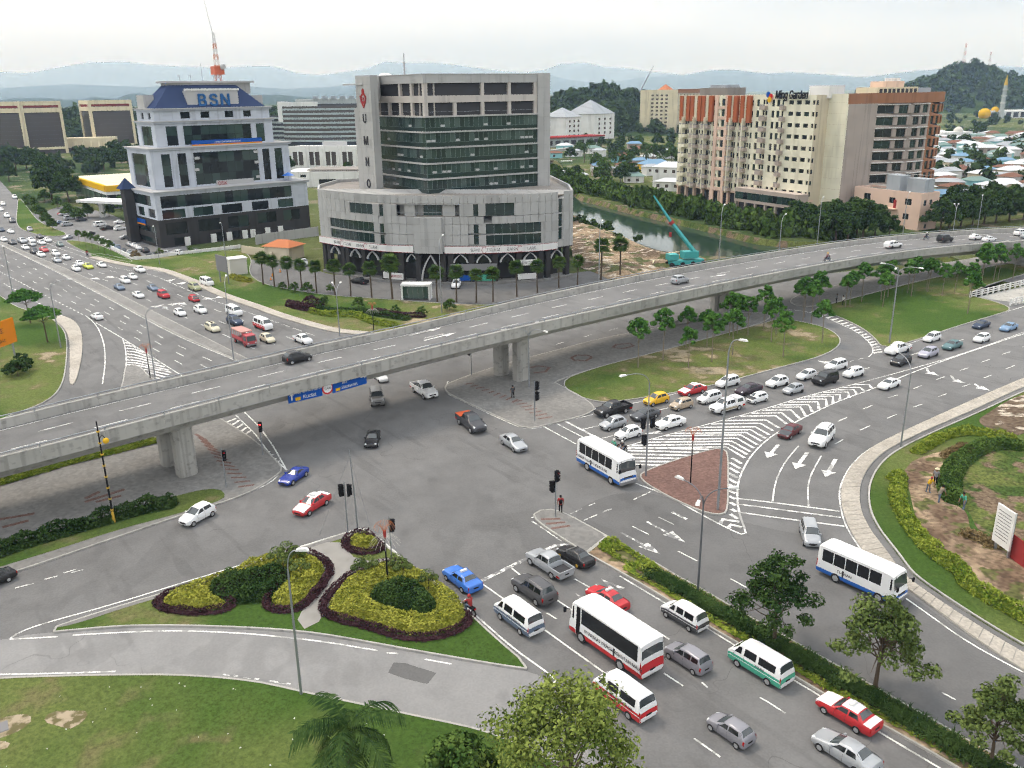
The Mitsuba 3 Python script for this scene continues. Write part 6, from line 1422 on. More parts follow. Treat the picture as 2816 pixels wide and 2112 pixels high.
tier(0, 44, 0, 24, 0, 7.3, 'stone_black', [(.04, .17, .45, .88), (.24, .38, .45, .88), (.43, .57, .45, .88), (.63, .76, .5, .9), (.81, .93, .5, .9), (.08, .14, .05, .32), (.32, .40, .05, .36), (.45, .50, .05, .32)], [(.1, .9, .5, .72), (.1, .9, .1, .3)], cornice=False)
for u in (6.2, 13.5, 18.0, 22.6, 25.0, 29.5, 33.5):
  add('white_pier', Wall([bp(0, 0), bp(44, 0)]).box(u, u + 1.5, 0, 2.3, 0.05, 0.3).mesh(), 'wall_white', bk)
tier(0, 44, 0, 24, 7.3, 14.0, 'clad_lilac', [(.03, .885, .44, .90), (.03, .17, .02, .37), (.22, .345, .02, .37), (.40, .535, .02, .37), (.60, .715, .02, .37), (.78, .89, .02, .37)], [(.06, .86, .50, .90), (.10, .30, .05, .40), (.42, .62, .05, .40), (.74, .94, .05, .40)], panel='clad_lilac', pv=6)
tier(2.1, 41.6, 4.5, 22, 14.6, 24.6, 'clad_lilac', [(.065, .125, .05, .90), (.175, .235, .05, .90), (.285, .755, .05, .90), (.79, .845, .05, .90), (.885, .945, .05, .90)], [(.18, .80, .05, .90)], panel='clad_lilac', pv=8)
tier(5.0, 38.4, 7.0, 20, 25.2, 31.2, 'clad_lilac', [(.085, .175, .06, .88), (.225, .805, .06, .88), (.85, .925, .06, .88)], [(.22, .80, .06, .88)], panel='clad_lilac', pv=5)
tier(5.3, 38.0, 7.3, 19.7, 31.8, 34.4, 'clad_lilac', [(.215, .295, .22, .85), (.385, .46, .22, .85), (.595, .67, .22, .85), (.76, .83, .22, .85)], [(.25, .4, .2, .8), (.65, .8, .2, .8)], panel='clad_lilac', pv=2)
hip = np.array([(*bp(6.0, 8.0), 35.0), (*bp(37.3, 8.0), 35.0), (*bp(37.3, 19.5), 35.0), (*bp(6.0, 19.5), 35.0), (*bp(12.2, 12.5), 41.0), (*bp(31.0, 12.5), 41.0), (*bp(31.0, 17.0), 41.0), (*bp(12.2, 17.0), 41.0)])
add('hipped_roof', trimesh.Trimesh(hip, [[0, 1, 5], [0, 5, 4], [1, 2, 6], [1, 6, 5], [2, 3, 7], [2, 7, 6], [3, 0, 4], [3, 4, 7]], process=False), 'roof_blue', bk)
add('sign_wall', block([bp(15.2, 8.6), bp(29.8, 8.6), bp(29.8, 14), bp(15.2, 14)], 35.0, 39.4), 'light_gray', bk)
add('sign_coping', block([bp(14.9, 8.3), bp(30.1, 8.3), bp(30.1, 9.2), bp(14.9, 9.2)], 39.4, 39.9), 'wall_white', bk)
add('roof_house', block([bp(12.0, 12.4), bp(35.5, 12.4), bp(35.5, 17.2), bp(12.0, 17.2)], 38.5, 41.4), 'clad_gray', bk)
add('roof_coping', block([bp(11.0, 11.6), bp(36.4, 11.6), bp(36.4, 18), bp(11.0, 18)], 41.4, 41.9), 'light_gray', bk)
add('roof_step', block([bp(33.0, 11.8), bp(38.6, 11.8), bp(38.6, 17), bp(33.0, 17)], 35.0, 38.0), 'clad_gray', bk)
add('side_step', block([bp(5.6, 14), bp(8.4, 14), bp(8.4, 19), bp(5.6, 19)], 35.0, 38.4), 'clad_gray', bk)
for s, u in (('B', 19.3), ('S', 22.5), ('N', 25.8)):
  add('lettering', text_on(s, 3.0, (*bp(u, 8.5), 35.5), (*be1, 0), (0, 0, 1), 0.35, bold=True), 'letter_blue', bk, label='big blue roof letter')
f = Wall([bp(5.0, 7.0), bp(38.4, 7.0)], 25.2)
k_ = add('long_sign', f.box(9.2, 29.6, -.1, 1.4, 0.15, 0.35).mesh(), 'sign_blue', bk, label='blue and orange banner on the upper terrace')
add('stripe', f.box(9.2, 29.6, -.1, .35, 0.35, 0.38).mesh(), 'orange', k_)
add('lettering', text_on('BANK SIMPANAN NASIONAL', 0.4, f.pt(np.array([19.5]), .6, 0.37)[0], (*be1, 0), (0, 0, 1), 0.02), 'white_paint', k_)
f = Wall([bp(2.1, 4.5), bp(41.6, 4.5)], 14.6)
k_ = add('name_sign', f.box(16.6, 27.5, -.2, 1.3, 0.3, 0.5).mesh(), 'light_gray', bk)
add('lettering', text_on('OSK', 0.95, f.pt(np.array([18.3]), .1, 0.51)[0], (*be1, 0), (0, 0, 1), 0.03, bold=True), 'dull_red', k_)
l = Wall([bp(0, 24), bp(0, 0)], 0)
k_ = add('side_sign', l.box(2, 15, 5.2, 6.7, 0.1, 0.3).mesh(), 'sign_blue', bk, label='blue and orange sign on the side wall')
add('stripe', l.box(2, 15, 5.2, 5.6, 0.3, 0.33).mesh(), 'orange', k_)
for (u, v) in ((11.4, .72), (28.5, .80), (28.5, .52), (28.5, .12), (11.0, .42)):
  add('open_sash', f.box(u, u + 1.3, v * 10, v * 10 + .7, 0.1, 0.35).mesh(), 'light_gray', bk)
add('corner_tower', block([bp(-2.6, 15), bp(-.1, 15), bp(-.1, 18), bp(-2.6, 18)], 0, 14.5), 'stone_black', bk)
cap = np.array([(*bp(-3.4, 14.4), 14.5), (*bp(.6, 14.4), 14.5), (*bp(.6, 18.6), 14.5), (*bp(-3.4, 18.6), 14.5), (*bp(-1.4, 16.5), 17.4)])
add('corner_roof', trimesh.Trimesh(cap, [[0, 1, 4], [1, 2, 4], [2, 3, 4], [3, 0, 4]], process=False), 'roof_blue', bk)
k_ = thing('garden_umbrella', 'blue parasol on a terrace of the stepped office block', 'umbrella')
up_ = bp(39.5, 2.2)
add('canopy', MB().bar((*up_, 16.0), (*up_, 16.9), 1.9, 0.05, n=8).mesh(), 'paint_blue_taxi', k_)
add('pole', MB().bar((*up_, 14.6), (*up_, 16.4), .05).mesh(), 'steel', k_)
def lattice_mast(name, label, x, y, z0, z1, w0, w1, m_, bands=8, cat='mast'):
  k = thing(name, label, cat)
  lv = np.linspace(0, 1, bands + 1)
  for i in range(bands):
    a, b = lv[i], lv[i + 1]
    m = MB()
    ring = lambda t: [np.array([x + sx * (w0 + (w1 - w0) * t), y + sy * (w0 + (w1 - w0) * t), z0 + (z1 - z0) * t]) for sx, sy in ((-1, -1), (1, -1), (1, 1), (-1, 1))]
    r0, r1 = ring(a), ring(b)
    th = 0.035 + 0.05 * w0
    for q in range(4):
      m.bar(r0[q], r1[q], th, n=4)
      m.bar(r0[q], r1[(q + 1) % 4], th * .7, n=4)
      m.bar(r1[q], r1[(q + 1) % 4], th * .7, n=4)
    add('section', m.mesh(), m_[i % len(m_)], k)
  return k
mx, my = bp(27.5, 15)
km = lattice_mast('lattice_mast', 'tall thin red and white lattice mast on the roof of the stepped block', mx, my, 41.9, 54.5, 0.75, 0.22, ['paint_orange_red', 'paint_orange_red', 'terracotta', 'wall_white', 'terracotta', 'wall_white', 'terracotta', 'wall_white', 'wall_white'], 9)
add('platform', MB().box(-1.4, 1.4, -1.4, 1.4, 43.6, 45.8, 0.7, (mx, my)).mesh(), 'paint_orange_red', km)
add('antenna_drum', MB().bar((mx + 1.5, my - .6, 45.6), (mx + 2.3, my - 1.0, 45.6), .7, n=10).mesh(), 'light_gray', km)
add('whip', MB().bar((mx - .2, my, 54.5), (mx - 2.0, my, 66), .09, .03, n=4).mesh(), 'light_gray', km)
for q in range(4):
  ax, ay = bp(16 + q * 3.2, 14)
  kk = thing('roof_aerial', 'thin aerials on the roof of the stepped office block', 'antenna', 'roof aerials')
  add('pole', MB().bar((ax, ay, 41.9), (ax, ay, 43.4 + (q == 2) * 3), .05, n=4).box(-.6, .6, -.03, .03, 43.2, 43.27, 0.5, (ax, ay)).mesh(), 'mid_gray', kk)
# --- the hotel
bk = thing('hotel', 'long cream and brown hotel with stacked balconies and a curved brown glass end', 'building')
d_, p_ = np.array([-0.465, 0.885]), np.array([0.885, 0.465])
K1, TL_, TR_ = np.array([90.1, 265.9]), np.array([94.7, 268.3]), np.array([98.0, 262.0])
K0 = K1 + d_ * 63
CR = TR_ + p_ * 12.2
HW = Wall([K0, K1])
HT = 36.0
def hu(x, yx=0.0):
  """Distance along the long wall from a sight line measured off the survey."""
  k = (1461 + x * .2841 - 1106) / 1975
  w = (90.1 - 265.9 * k) / (0.465 + 0.885 * k)
  return 63 - w
ST = [(i, 6.0 + i * 3.3) for i in range(9)]
bays, wins, holes = [], [], []
cols_small = [(hu(a), hu(b)) for a, b in ((78, 96), (128, 142), (160, 176), (215, 228), (240, 255), (300, 313), (322, 335), (443, 458), (490, 505), (520, 536), (546, 562), (590, 606), (612, 628))]
for i, z in ST:
  top = i >= 7
  for q, (a, b) in enumerate(cols_small):
    holes.append((a, a + max(.9, b - a), z + .35 + .5 * (q % 2), z + 2.1))
  for a, b, v0, v1 in ((652, 674, .3, 2.3), (700, 716, .9, 2.3), (720, 738, .9, 2.3), (768, 790, .3, 2.3), (806, 830, .3, 2.3), (846, 860, .3, 2.3)):
    if i == 1 and a in (768, 806):
      continue
    holes.append((hu(a), hu(b), z + v0, z + v1))
  for a, b in ((897, 935), (955, 995), (1018, 1058), (1080, 1118)):
    holes.append((hu(a), hu(b), z + .9, z + 2.1))
  holes.append((hu(385), hu(418), z + .3, z + 2.5))
  holes.append((hu(362), hu(372), z + .3, z + 1.2))
add('wall', HW.skin(HT, holes, 0.4, v0=5.6), 'wall_cream', bk)
windows(bk, HW, holes, 0.28, ['glass_black', 'glass_black', 'glass_green_c', 'glass_dark'])
add('stair_bay', HW.box(hu(348), hu(350), 0, HT - .3, 0.0, 0.5).mesh(), 'wall_pink', bk)
for a, b in ((hu(340), hu(362)), (hu(418), hu(440))):
  add('stair_pier', HW.box(a, b, 0.5, HT + .1, 0.02, 0.45).mesh(), 'wall_pink', bk)
for i, z in ST:
  add('stair_spandrel', HW.box(hu(362), hu(418), z - .75, z + .2, 0.02, 0.3).mesh(), 'wall_pink', bk)
for a, b in ((96, 128), (178, 214), (264, 300), (462, 490), (562, 590)):
  for i, z in ST[:7]:
    kb = add('balcony', HW.box(hu(a) - .5, hu(b) + .5, z - .5, z + .55, 0.02, 1.5).mesh(), 'wall_taupe' if a > 100 else 'wall_cream', bk)
    add('railing', HW.box(hu(a) - .5, hu(b) + .5, z + .6, z + .95, 1.35, 1.45).mesh(), 'mid_gray', kb)
    add('recess_window', HW.box(hu(a), hu(b), z + .55, z + 2.2, 0.01, 0.05).mesh(), 'glass_black', kb)
  add('fin', HW.box((hu(a) + hu(b)) / 2 - .15, (hu(a) + hu(b)) / 2 + .15, 5, 29, 0.02, 1.6).mesh(), 'wall_cream', bk)
  for u in (hu(a) - 1.15, hu(b) + .15):
    add('orange_screen', HW.box(u, u + 1.7, 27.6, HT - .1, 0.02, 1.0).mesh(), 'tower_orange', bk)
  add('top_fin', HW.box(hu(a) + .6, hu(b) - .4, 27.8, HT + .1, 0.02, 0.7).mesh(), 'wall_beige', bk)
for a, b in ((692, 748), (846, 890)):
  for i, z in ST[1:]:
    kb = add('balcony', HW.box(hu(a) + .2, hu(b) - .6, z - .7, z + .5, 0.02, 1.3).mesh(), 'wall_taupe', bk)
    add('railing', HW.box(hu(a) + .2, hu(b) - .6, z + .55, z + .85, 1.15, 1.25).mesh(), 'mid_gray', kb)
add('undercroft', HW.box(0, hu(600), 0, 5.5, -3, -1.4).mesh(), 'wall_taupe', bk)
for q in range(9):
  u = 0.6 + q * (hu(620) - 1) / 8
  add('column', HW.box(u - .4, u + .4, 0, 5.6, -1.2, -0.1).mesh(), 'wall_pink', bk)
add('floor_beam', HW.box(0, 63, 5.0, 5.7, -2.5, 0.12).mesh(), 'wall_pink', bk)
# glazed first floor on columns at the near end
u0 = hu(610)
add('lounge', HW.box(u0, 63.5, 3.2, 7.6, 0.05, 4.5).mesh(), 'wall_taupe', bk)
for q in range(14):
  a = u0 + .4 + q * (62.4 - u0) / 14
  add('lounge_pane', HW.box(a + .05, a + (62.4 - u0) / 14 - .05, 4.2, 6.4, 4.5, 4.58).mesh(), rng.choice(['glass_green_c', 'glass_green', 'glass_black']), bk)
for q in range(7):
  u = u0 + .6 + q * (62.6 - u0) / 6
  add('column', HW.box(u - .35, u + .35, 0, 3.2, 3.6, 4.4).mesh(), 'wall_taupe', bk)
add('lounge_back', HW.box(u0, 63, 0, 3.2, 0.1, 1.0).mesh(), 'dark_gray', bk)
EW = Wall([K1, TL_])
add('end_wall', EW.box(0, EW.L, 3, HT, -0.4, 0).mesh(), 'wall_beige', bk)
TW = Wall([TL_, TR_])
add('tower_wall', TW.box(0, TW.L, 3.0, HT + .2, -0.4, 0.05).mesh(), 'wall_cream', bk)
for q in range(10):
  add('groove', TW.box(0.02, TW.L - .02, 6 + q * 3.1, 6.05 + q * 3.1, 0.05, 0.065).mesh(), 'wall_beige', bk)
GWl = Wall([TR_, CR])
add('side_wall', GWl.box(0, GWl.L, 3, HT - 2.6, -0.4, 0).mesh(), 'wall_taupe', bk)
add('brown_band', GWl.box(0, GWl.L, HT - 2.6, HT + .3, -0.4, 0.04).mesh(), 'wall_brown', bk)
add('base', slab(Polygon([K1, TL_, TR_, CR, CR + d_ * 14, K1 + d_ * 14]).buffer(-1.2), 0, 5), 'wall_taupe', bk)
crv = smooth_line([CR, CR + p_ * 9.5 - d_ * 2.6, CR + p_ * 20 - d_ * 3.1, CR + p_ * 29.5 - d_ * 0.8, CR + p_ * 34 + d_ * 4.5, CR + p_ * 34.5 + d_ * 10], 1.0)
CW = Wall(crv)
ch = []
cw = []
wd = [(0.2, 5.2), (6.6, 9.6), (11.6, 13.8), (14.8, 17.0), (18.6, 20.3), (21.3, 23.0), (24.2, 25.9), (26.8, 28.4), (29.6, 31.4), (32.6, 34.2), (35.2, 36.6)]
for i in range(9):
  z = 3.2 + i * 3.35
  for a, b in wd:
    if b * 1.14 < CW.L:
      a, b = a * 1.14, b * 1.14
      ch.append((a, b, z + .5, z + 2.75))
cut = 20.2
add('taupe_wall', CW.skin(HT - 2.6, [h for h in ch if h[1] < cut], 0.35, v0=2.8, u1=cut), 'wall_taupe', bk)
add('brown_wall', CW.skin(HT - 2.6, [h for h in ch if h[0] > cut], 0.35, v0=2.8, u0=cut), 'wall_brown', bk)
add('brown_parapet', CW.box(0, CW.L, HT - 2.6, HT + .3, -0.35, 0.06).mesh(), 'wall_brown', bk)
windows(bk, CW, ch, 0.3, ['glass_dark', 'glass_black', 'glass_green_c'], 2)
for i in range(9):
  z = 3.2 + i * 3.35
  add('sill_band', CW.box(0, 11.2, z + 2.95, z + 3.12, 0.02, 0.45).mesh(), 'wall_white', bk)
  add('sill_band', CW.box(12.6, 19.8, z + 2.95, z + 3.12, 0.02, 0.45).mesh(), 'wall_white', bk)
  add('end_ledge', CW.box(CW.L - 6, CW.L - .5, z + 2.9, z + 3.12, 0.02, 0.9).mesh(), 'light_gray', bk)
hp = [K0, K1, TL_, TR_, CR, *crv[1:], CR + p_ * 22 + d_ * 22, K0 + p_ * 16]
hpoly = Polygon([tuple(q[:2]) for q in hp]).buffer(0)
add('roof', slab(hpoly.buffer(-0.6), HT - 1.3, HT - 1.0), 'roof_flat', bk)
add('inner_core', slab(hpoly.buffer(-1.3), 0, HT - 1.4), 'dark_gray', bk)
BWl = Wall([CR + p_ * 22 + d_ * 22, K0 + p_ * 16])
add('back_wall', BWl.box(0, BWl.L, 0, HT, 0, 0.4).mesh(), 'wall_cream', bk)
add('left_wall', Wall([K0 + p_ * 16, K0]).box(0, 16, 5, HT, -0.4, 0).mesh(), 'wall_cream', bk)
for s, hgt_, off, bold in (('Ming Garden', 2.0, 0, True),):
  o_ = HW.pt(np.array([hu(1000)]), HT - 1.3, 0.35)[0]
  o_ = HW.pt(np.array([(hu(800) + hu(1045)) / 2]), HT - 1.0, 0.4)[0]
  lm = text_on(s, 2.3, o_, [*(-d_), 0], (0.1 * -d_[0], 0.1 * -d_[1], 1), 0.25, bold, width=hu(1045) - hu(800))
  add('lettering', lm, 'black', bk)
for q, (c_, r_) in enumerate((('sign_blue', -.7), ('red', .5), ('yellow', 0))):
  cc = HW.pt(np.array([hu(755) + r_]), HT - .4 + (q == 2) * -.9 + (q == 0) * .6, 0.5)[0]
  add('emblem', disc(cc, np.array([*(-d_), 0]), zz, 0.9, 0.02 * q, n=10), c_, bk)
for a0, a1, b0, b1, z1, m_, l_ in ((8, 22, 2, 10, 3.4, 'roof_flat', ''), (12, 20, 3, 9, 4.3, 'roof_gray', ''), (56, 64, 4, 10, 3.6, 'wall_white', '')):
  q = [K0 - d_ * a0 + p_ * b0, K0 - d_ * a1 + p_ * b0, K0 - d_ * a1 + p_ * b1, K0 - d_ * a0 + p_ * b1]
  add('roof_house', slab(Polygon(q), HT - 1, HT + z1 - 1), m_, bk)
for a0, a1, b0, b1, z1, m_ in ((4, 22, 4, 12, 1.9, 'wall_sand'), (10, 18, 6, 12, 3.6, 'wall_pink'), (22, 28, 4, 12, 1.6, 'roof_gray')):
  q = [CR + p_ * a0 + d_ * b0, CR + p_ * a1 + d_ * b0, CR + p_ * a1 + d_ * b1, CR + p_ * a0 + d_ * b1]
  add('roof_house', slab(Polygon(q), HT - 1, HT + z1), m_, bk)
  if m_ == 'wall_sand':
    for j in range(9):
      add('roof_arch', Wall([q[0], q[1]]).box(1 + j * 1.9, 2.2 + j * 1.9, HT + .1, HT + 1.4, 0.01, 0.08).mesh(), 'dark_gray', bk)
for j in range(5):
  tx = CR + p_ * (11 + j * 1.4) + d_ * 7
  kk = thing('roof_water_tank', 'small white tanks on the hotel roof', 'tank', 'tanks on the hotel roof')
  add('drum', MB().bar((*tx, HT + 3.6), (*tx, HT + 4.5), .5, n=8).mesh(), 'wall_white', kk)
# --- the pink annex with two cooling towers
bk = thing('pink_annex', 'low pink concrete building with an outside stair in front of the hotel', 'building')
A1 = np.array([113.2, 241.2])
A0 = A1 + d_ * 23
A2 = A1 + p_ * 7.5
aw, ar_ = Wall([A0, A1]), Wall([A1, A2])
ah = [(3.6, 6.0, 6.8, 8.6), (3.4, 5.6, 3.4, 5.0), (12.5, 14.6, 6.6, 8.2), (17.8, 20.0, 6.6, 8.3), (17.6, 19.6, 2.6, 4.2), (12.0, 13.8, .2, 1.4)]
ar_h = [(1.2, 2.4, 6.6, 8.2), (3.6, 4.8, 6.8, 8.2), (1.0, 2.2, 2.6, 4.2), (2.6, 3.6, .3, 1.6)]
add('wall', aw.skin(10.2, ah, 0.3), 'wall_pink', bk)
add('side_wall', ar_.skin(10.2, ar_h, 0.3), 'wall_pink', bk)
windows(bk, aw, ah, 0.2, 'glass_dark', 2)
windows(bk, ar_, ar_h, 0.2, 'glass_dark', 2)
add('inner_core', slab(Polygon([A0, A1, A2, A2 + d_ * 23]).buffer(-.5), 0, 9.4), 'wall_taupe', bk)
add('roof', slab(Polygon([A0, A1, A2, A2 + d_ * 23]).buffer(-.2), 9.4, 9.6), 'roof_flat', bk)
for w0, w1 in ((A2, A2 + d_ * 23), (A2 + d_ * 23, A0)):
  add('back_wall', Wall([w0, w1]).box(0, math.dist(w0, w1), 0, 10.2, -.3, 0).mesh(), 'wall_pink', bk)
st = MB()
for q in range(10):
  aw.box(8.0 + q * .5, 8.6 + q * .5, 1.6 + q * .33, 2.2 + q * .33, 0.02, 1.1, st)
add('stair', st.mesh(), 'wall_taupe', bk)
add('landing', aw.box(12.8, 15.6, 5.0, 5.3, 0.02, 1.3).mesh(), 'wall_pink', bk)
add('door', aw.box(14.2, 15.1, 5.35, 7.6, 0.02, 0.08).mesh(), 'dull_red', bk)
for q in range(4):
  kk = thing('air_conditioner', 'white air conditioning units along the foot of the pink annex', 'air conditioner', 'air conditioners of the pink annex')
  add('casing', aw.box(7 + q * 1.3, 8 + q * 1.3, .6, 1.5, 0.2, 0.9).mesh(), 'wall_white', kk)
for (u, ww, hh), lb in zip(((10.0, 4.6, 4.4), (17.0, 5.6, 4.0)), ('narrow grey cooling tower on the pink annex roof', 'wide grey cooling tower on the pink annex roof')):
  kk = thing('cooling_tower', lb, 'cooling tower')
  add('casing', aw.box(u, u + ww, 10.0, 9.8 + hh, -5.2, -1.2).mesh(), 'roof_gray', kk)
  add('rail', MB().tube([aw.pt(np.array([u]), 10.9 + hh, -1.2)[0], aw.pt(np.array([u + ww]), 10.9 + hh, -1.2)[0], aw.pt(np.array([u + ww]), 10.9 + hh, -5.2)[0]], .05, 4).mesh(), 'steel', kk)
  for e in range(5):
    add('rail_post', MB().bar(aw.pt(np.array([u + ww * e / 4]), 9.8 + hh, -1.2)[0], aw.pt(np.array([u + ww * e / 4]), 10.9 + hh, -1.2)[0], .05, n=4).mesh(), 'steel', kk)
kk = thing('water_tank', 'blue plastic water tank on the pink annex roof', 'tank')
tx = ar_.pt(np.array([4.5]), 9.6, -2.5)[0]
add('drum', MB().bar(tx, tx + [0, 0, 1.8], .8, n=10).mesh(), 'sign_blue', kk)
# --- twin beige towers, far left
for (A, Bm, C_, lab) in (((-351, 655), (-341, 636), (-358 + 26, 640), 'beige tower with bronze glass at the left frame edge'), ((-330, 700), (-311, 675), (-285, 690), 'beige tower with bronze glass beside the wooded hill')):
  bk = thing('beige_tower', lab, 'building')
  A = np.array(A, float)
  Bm = np.array(Bm, float)
  C_ = np.array(C_, float)
  if lab.endswith('edge'):
    A, C_ = Bm + np.array([-26, 8]), Bm + np.array([21, 16])
  fa, fb = Wall([A, Bm]), Wall([Bm, C_])
  D_ = A + (C_ - Bm)
  add('core', slab(Polygon([A, Bm, C_, D_]).buffer(-1.0), 0, 32), 'bronze_glass_wall', bk)
  for W_ in (fa, fb):
    for q in range(8):
      add('glass_band', W_.box(1.6, W_.L - 1.6, 4.6 + q * 2.9, 7.3 + q * 2.9, -0.9, -0.7).mesh(), 'glass_bronze', bk)
    add('crown', W_.box(0, W_.L, 33.2, 36, -3.5, 0.0).mesh(), 'wall_sand', bk)
    add('crown_band', W_.box(0, W_.L, 28.4, 31.4, -1.0, 0.0).mesh(), 'wall_sand', bk)
    add('dark_slot', W_.box(1.0, W_.L - 1, 31.4, 33.2, -2.0, -1.0).mesh(), 'dull_red', bk)
    add('base_beam', W_.box(0, W_.L, 3.0, 4.6, -1, 0.0).mesh(), 'wall_sand', bk)
    for u in (0, W_.L - 1.8):
      add('pier', W_.box(u, u + 1.8, 0, 33.4, -0.8, 0.25).mesh(), 'wall_sand', bk)
  add('roof', slab(Polygon([A, Bm, C_, D_]).buffer(-1), 35, 35.6), 'wall_sand', bk)
bk = thing('beige_link_hall', 'low beige hall with slanting fins between the twin towers', 'building')
lk = Wall([(-335, 655), (-292, 668)])
add('hall', lk.box(0, lk.L, 3, 10, -14, 0).mesh(), 'wall_sand', bk)
add('hall_wall', lk.box(0, lk.L, 0, 3, -14, -2).mesh(), 'bronze_glass_wall', bk)
for q in range(9):
  u = 1 + q * (lk.L - 2) / 8
  v = np.array([lk.pt(np.array([u + a]), b, c)[0] for a in (0, .9) for b, c in ((0, 3.0), (0, 4.4), (8, 0.1), (6, 0.1))])
  add('fin', trimesh.convex.convex_hull(v), 'wall_sand', bk)
# --- banded offices and white blocks between the two big buildings
bk = thing('banded_office', 'wide grey office block with dark ribbon windows behind the white blocks', 'building')
b1 = Wall([(-176, 708), (-144, 696), (-104, 699)])
b0 = Wall([(-205, 735), (-176, 722)])
add('core', slab(Polygon([(-176, 708.5), (-144, 696.6), (-104, 699.6), (-104, 725), (-176, 730)]), 0, 31), 'dark_gray', bk)
add('wing', slab(Polygon([(-206, 736), (-176, 723), (-176, 735), (-200, 745)]), 0, 22), 'dark_gray', bk)
for q in range(8):
  z = 3.0 + q * 3.35
  add('spandrel', b1.box(0, b1.L, z, z + 1.5, -1, 0.9).mesh(), 'band_gray', bk)
  add('ribbon_window', b1.box(0, b1.L, z + 1.5, z + 3.35, -1, 0.2).mesh(), 'glass_bronze', bk)
  if q < 6:
    add('spandrel', b0.box(0, b0.L, z, z + 1.4, -1, 0.9).mesh(), 'band_gray', bk)
add('parapet', b1.box(0, 32, 29.5, 32.6, -2, 0.9).mesh(), 'wall_white', bk)
add('plant_room', slab(Polygon([(-165, 706), (-110, 704), (-110, 720), (-165, 722)]), 31, 34.6), 'band_gray', bk)
add('stair_tower', b1.box(-4, 0, 18, 33, -8, 0.5).mesh(), 'wall_white', bk)
for q in range(6):
  kk = thing('roof_plant', 'grey plant units in a row on the banded office roof', 'air conditioner', 'plant on the banded office')
  add('casing', MB().box(-151 + q * 7, -147 + q * 7, 704, 708, 34.6, 36.6).mesh(), 'roof_gray', kk)
bk = thing('white_block', 'white building with tall paired dark windows beside the stepped block', 'building')
w1 = Wall([(-118, 477), (-72, 469)])
ww = []
for q in range(5):
  u = 0.8 + q * 9.2
  ww += [(u + 2.0, u + 4.6, 2.2, 9.2), (u + 5.2, u + 7.8, 2.2, 9.2)]
add('wall', w1.skin(12.2, ww, 0.5), 'wall_white', bk)
windows(bk, w1, ww, 0.4, 'glass_bronze', 1)
add('body', w1.box(0, w1.L, 0, 11.6, -16, -0.6).mesh(), 'wall_white', bk)
for q in range(6):
  add('pilaster', w1.box(0.6 + q * 9.2, 1.3 + q * 9.2, 0, 11, 0.02, 0.5).mesh(), 'wall_white', bk)
add('roof_box', w1.box(18, 30, 11.6, 14, -10, -5).mesh(), 'light_gray', bk)
bk = thing('white_block', 'low white building with a strip window right behind the curved podium', 'building')
w2 = Wall([(-98, 383), (-60, 380)])
wh = [(8, 10.5, 4.2, 5.3), (16, 27, 1.2, 3.4)]
add('wall', w2.skin(6.6, wh, 0.4), 'wall_white', bk)
windows(bk, w2, wh, 0.3, 'glass_black', 3)
add('body', w2.box(0, w2.L, 0, 6.2, -22, -0.5).mesh(), 'wall_white', bk)
add('terrace', w2.box(10, w2.L, 6.6, 7.2, -20, -4).mesh(), 'roof_flat', bk)
# --- yellow banded showroom and its canopy
bk = thing('showroom', 'glass showroom with a yellow fascia beside the stepped block', 'building')
y0, y1, y2 = (-175.3, 357.1), (-143.2, 314.3), (-110, 338)
for W_ in (Wall([y0, y1]), Wall([y1, y2])):
  for q in range(int(W_.L / 3)):
    add('pane', W_.box(q * 3 + .08, q * 3 + 2.92, 0.3, 4.9, -0.1, 0).mesh(), rng.choice(['glass_dark', 'glass_green', 'glass_green_b']), bk)
  add('frame', W_.box(0, W_.L, 0, 5, -0.5, -0.12).mesh(), 'mid_gray', bk)
  add('white_band', W_.box(-.3, W_.L, 5, 6.2, -0.5, 0.4).mesh(), 'wall_white', bk)
  add('fascia', W_.box(-.4, W_.L, 6.2, 8.2, -0.5, 0.8).mesh(), 'yellow', bk, label='yellow fascia')
  for q in range(3):
    add('lettering', text_on('STORE', .8, W_.pt(np.array([6 + q * 14]), 6.8, .82)[0], W_.pt(np.array([1.]), 0, 0)[0] - W_.pt(np.array([0.]), 0, 0)[0], (0, 0, 1), .03), 'dull_red', bk) if False else None
add('roof', slab(Polygon([y0, y1, y2, (-142, 381)]).buffer(-.2), 7.9, 8.1), 'wall_beige', bk)
bk = thing('entrance_canopy', 'white flat canopy on two wide legs over the car park entrance', 'canopy')
cw_ = Wall([(-141, 291), (-118, 281)])
add('roof', cw_.box(-2, cw_.L + 1, 5.2, 6.0, -7, 1).mesh(), 'wall_white', bk)
for u in (3, 18):
  add('leg', cw_.box(u, u + 1.8, 0, 5.2, -4, -3.2).mesh(), 'wall_white', bk)
# --- far towers and houses by the hill
bk = thing('apartment_tower', 'tall beige apartment tower with yellow side before the wooded hill', 'building')
q0, q1, q2 = (116, 800), (147, 790), (176, 830)
for W_, m_, n in ((Wall([q0, q1]), 'wall_sand', 4), (Wall([q1, q2]), 'wall_beige', 6)):
  rects = [(W_.L * (.3 if n == 4 else .12) + j * (W_.L * .5 / n if n == 4 else W_.L * .8 / n), W_.L * (.3 if n == 4 else .12) + j * (W_.L * .5 / n if n == 4 else W_.L * .8 / n) + 2.1, 7 + i * 3.2, 8.6 + i * 3.2) for i in range(9) for j in range(n)]
  add('wall', W_.skin(38, rects, .4), m_, bk)
  windows(bk, W_, rects, .25, 'glass_bronze', 1)
  if n == 6:
    for i in range(9):
      add('balcony_band', W_.box(2, W_.L - 2, 5.9 + i * 3.2, 6.9 + i * 3.2, .02, 1.0).mesh(), 'wall_sand', bk)
    add('roof_band', W_.box(0, W_.L, 35, 38.4, .02, .6).mesh(), 'wall_brown', bk)
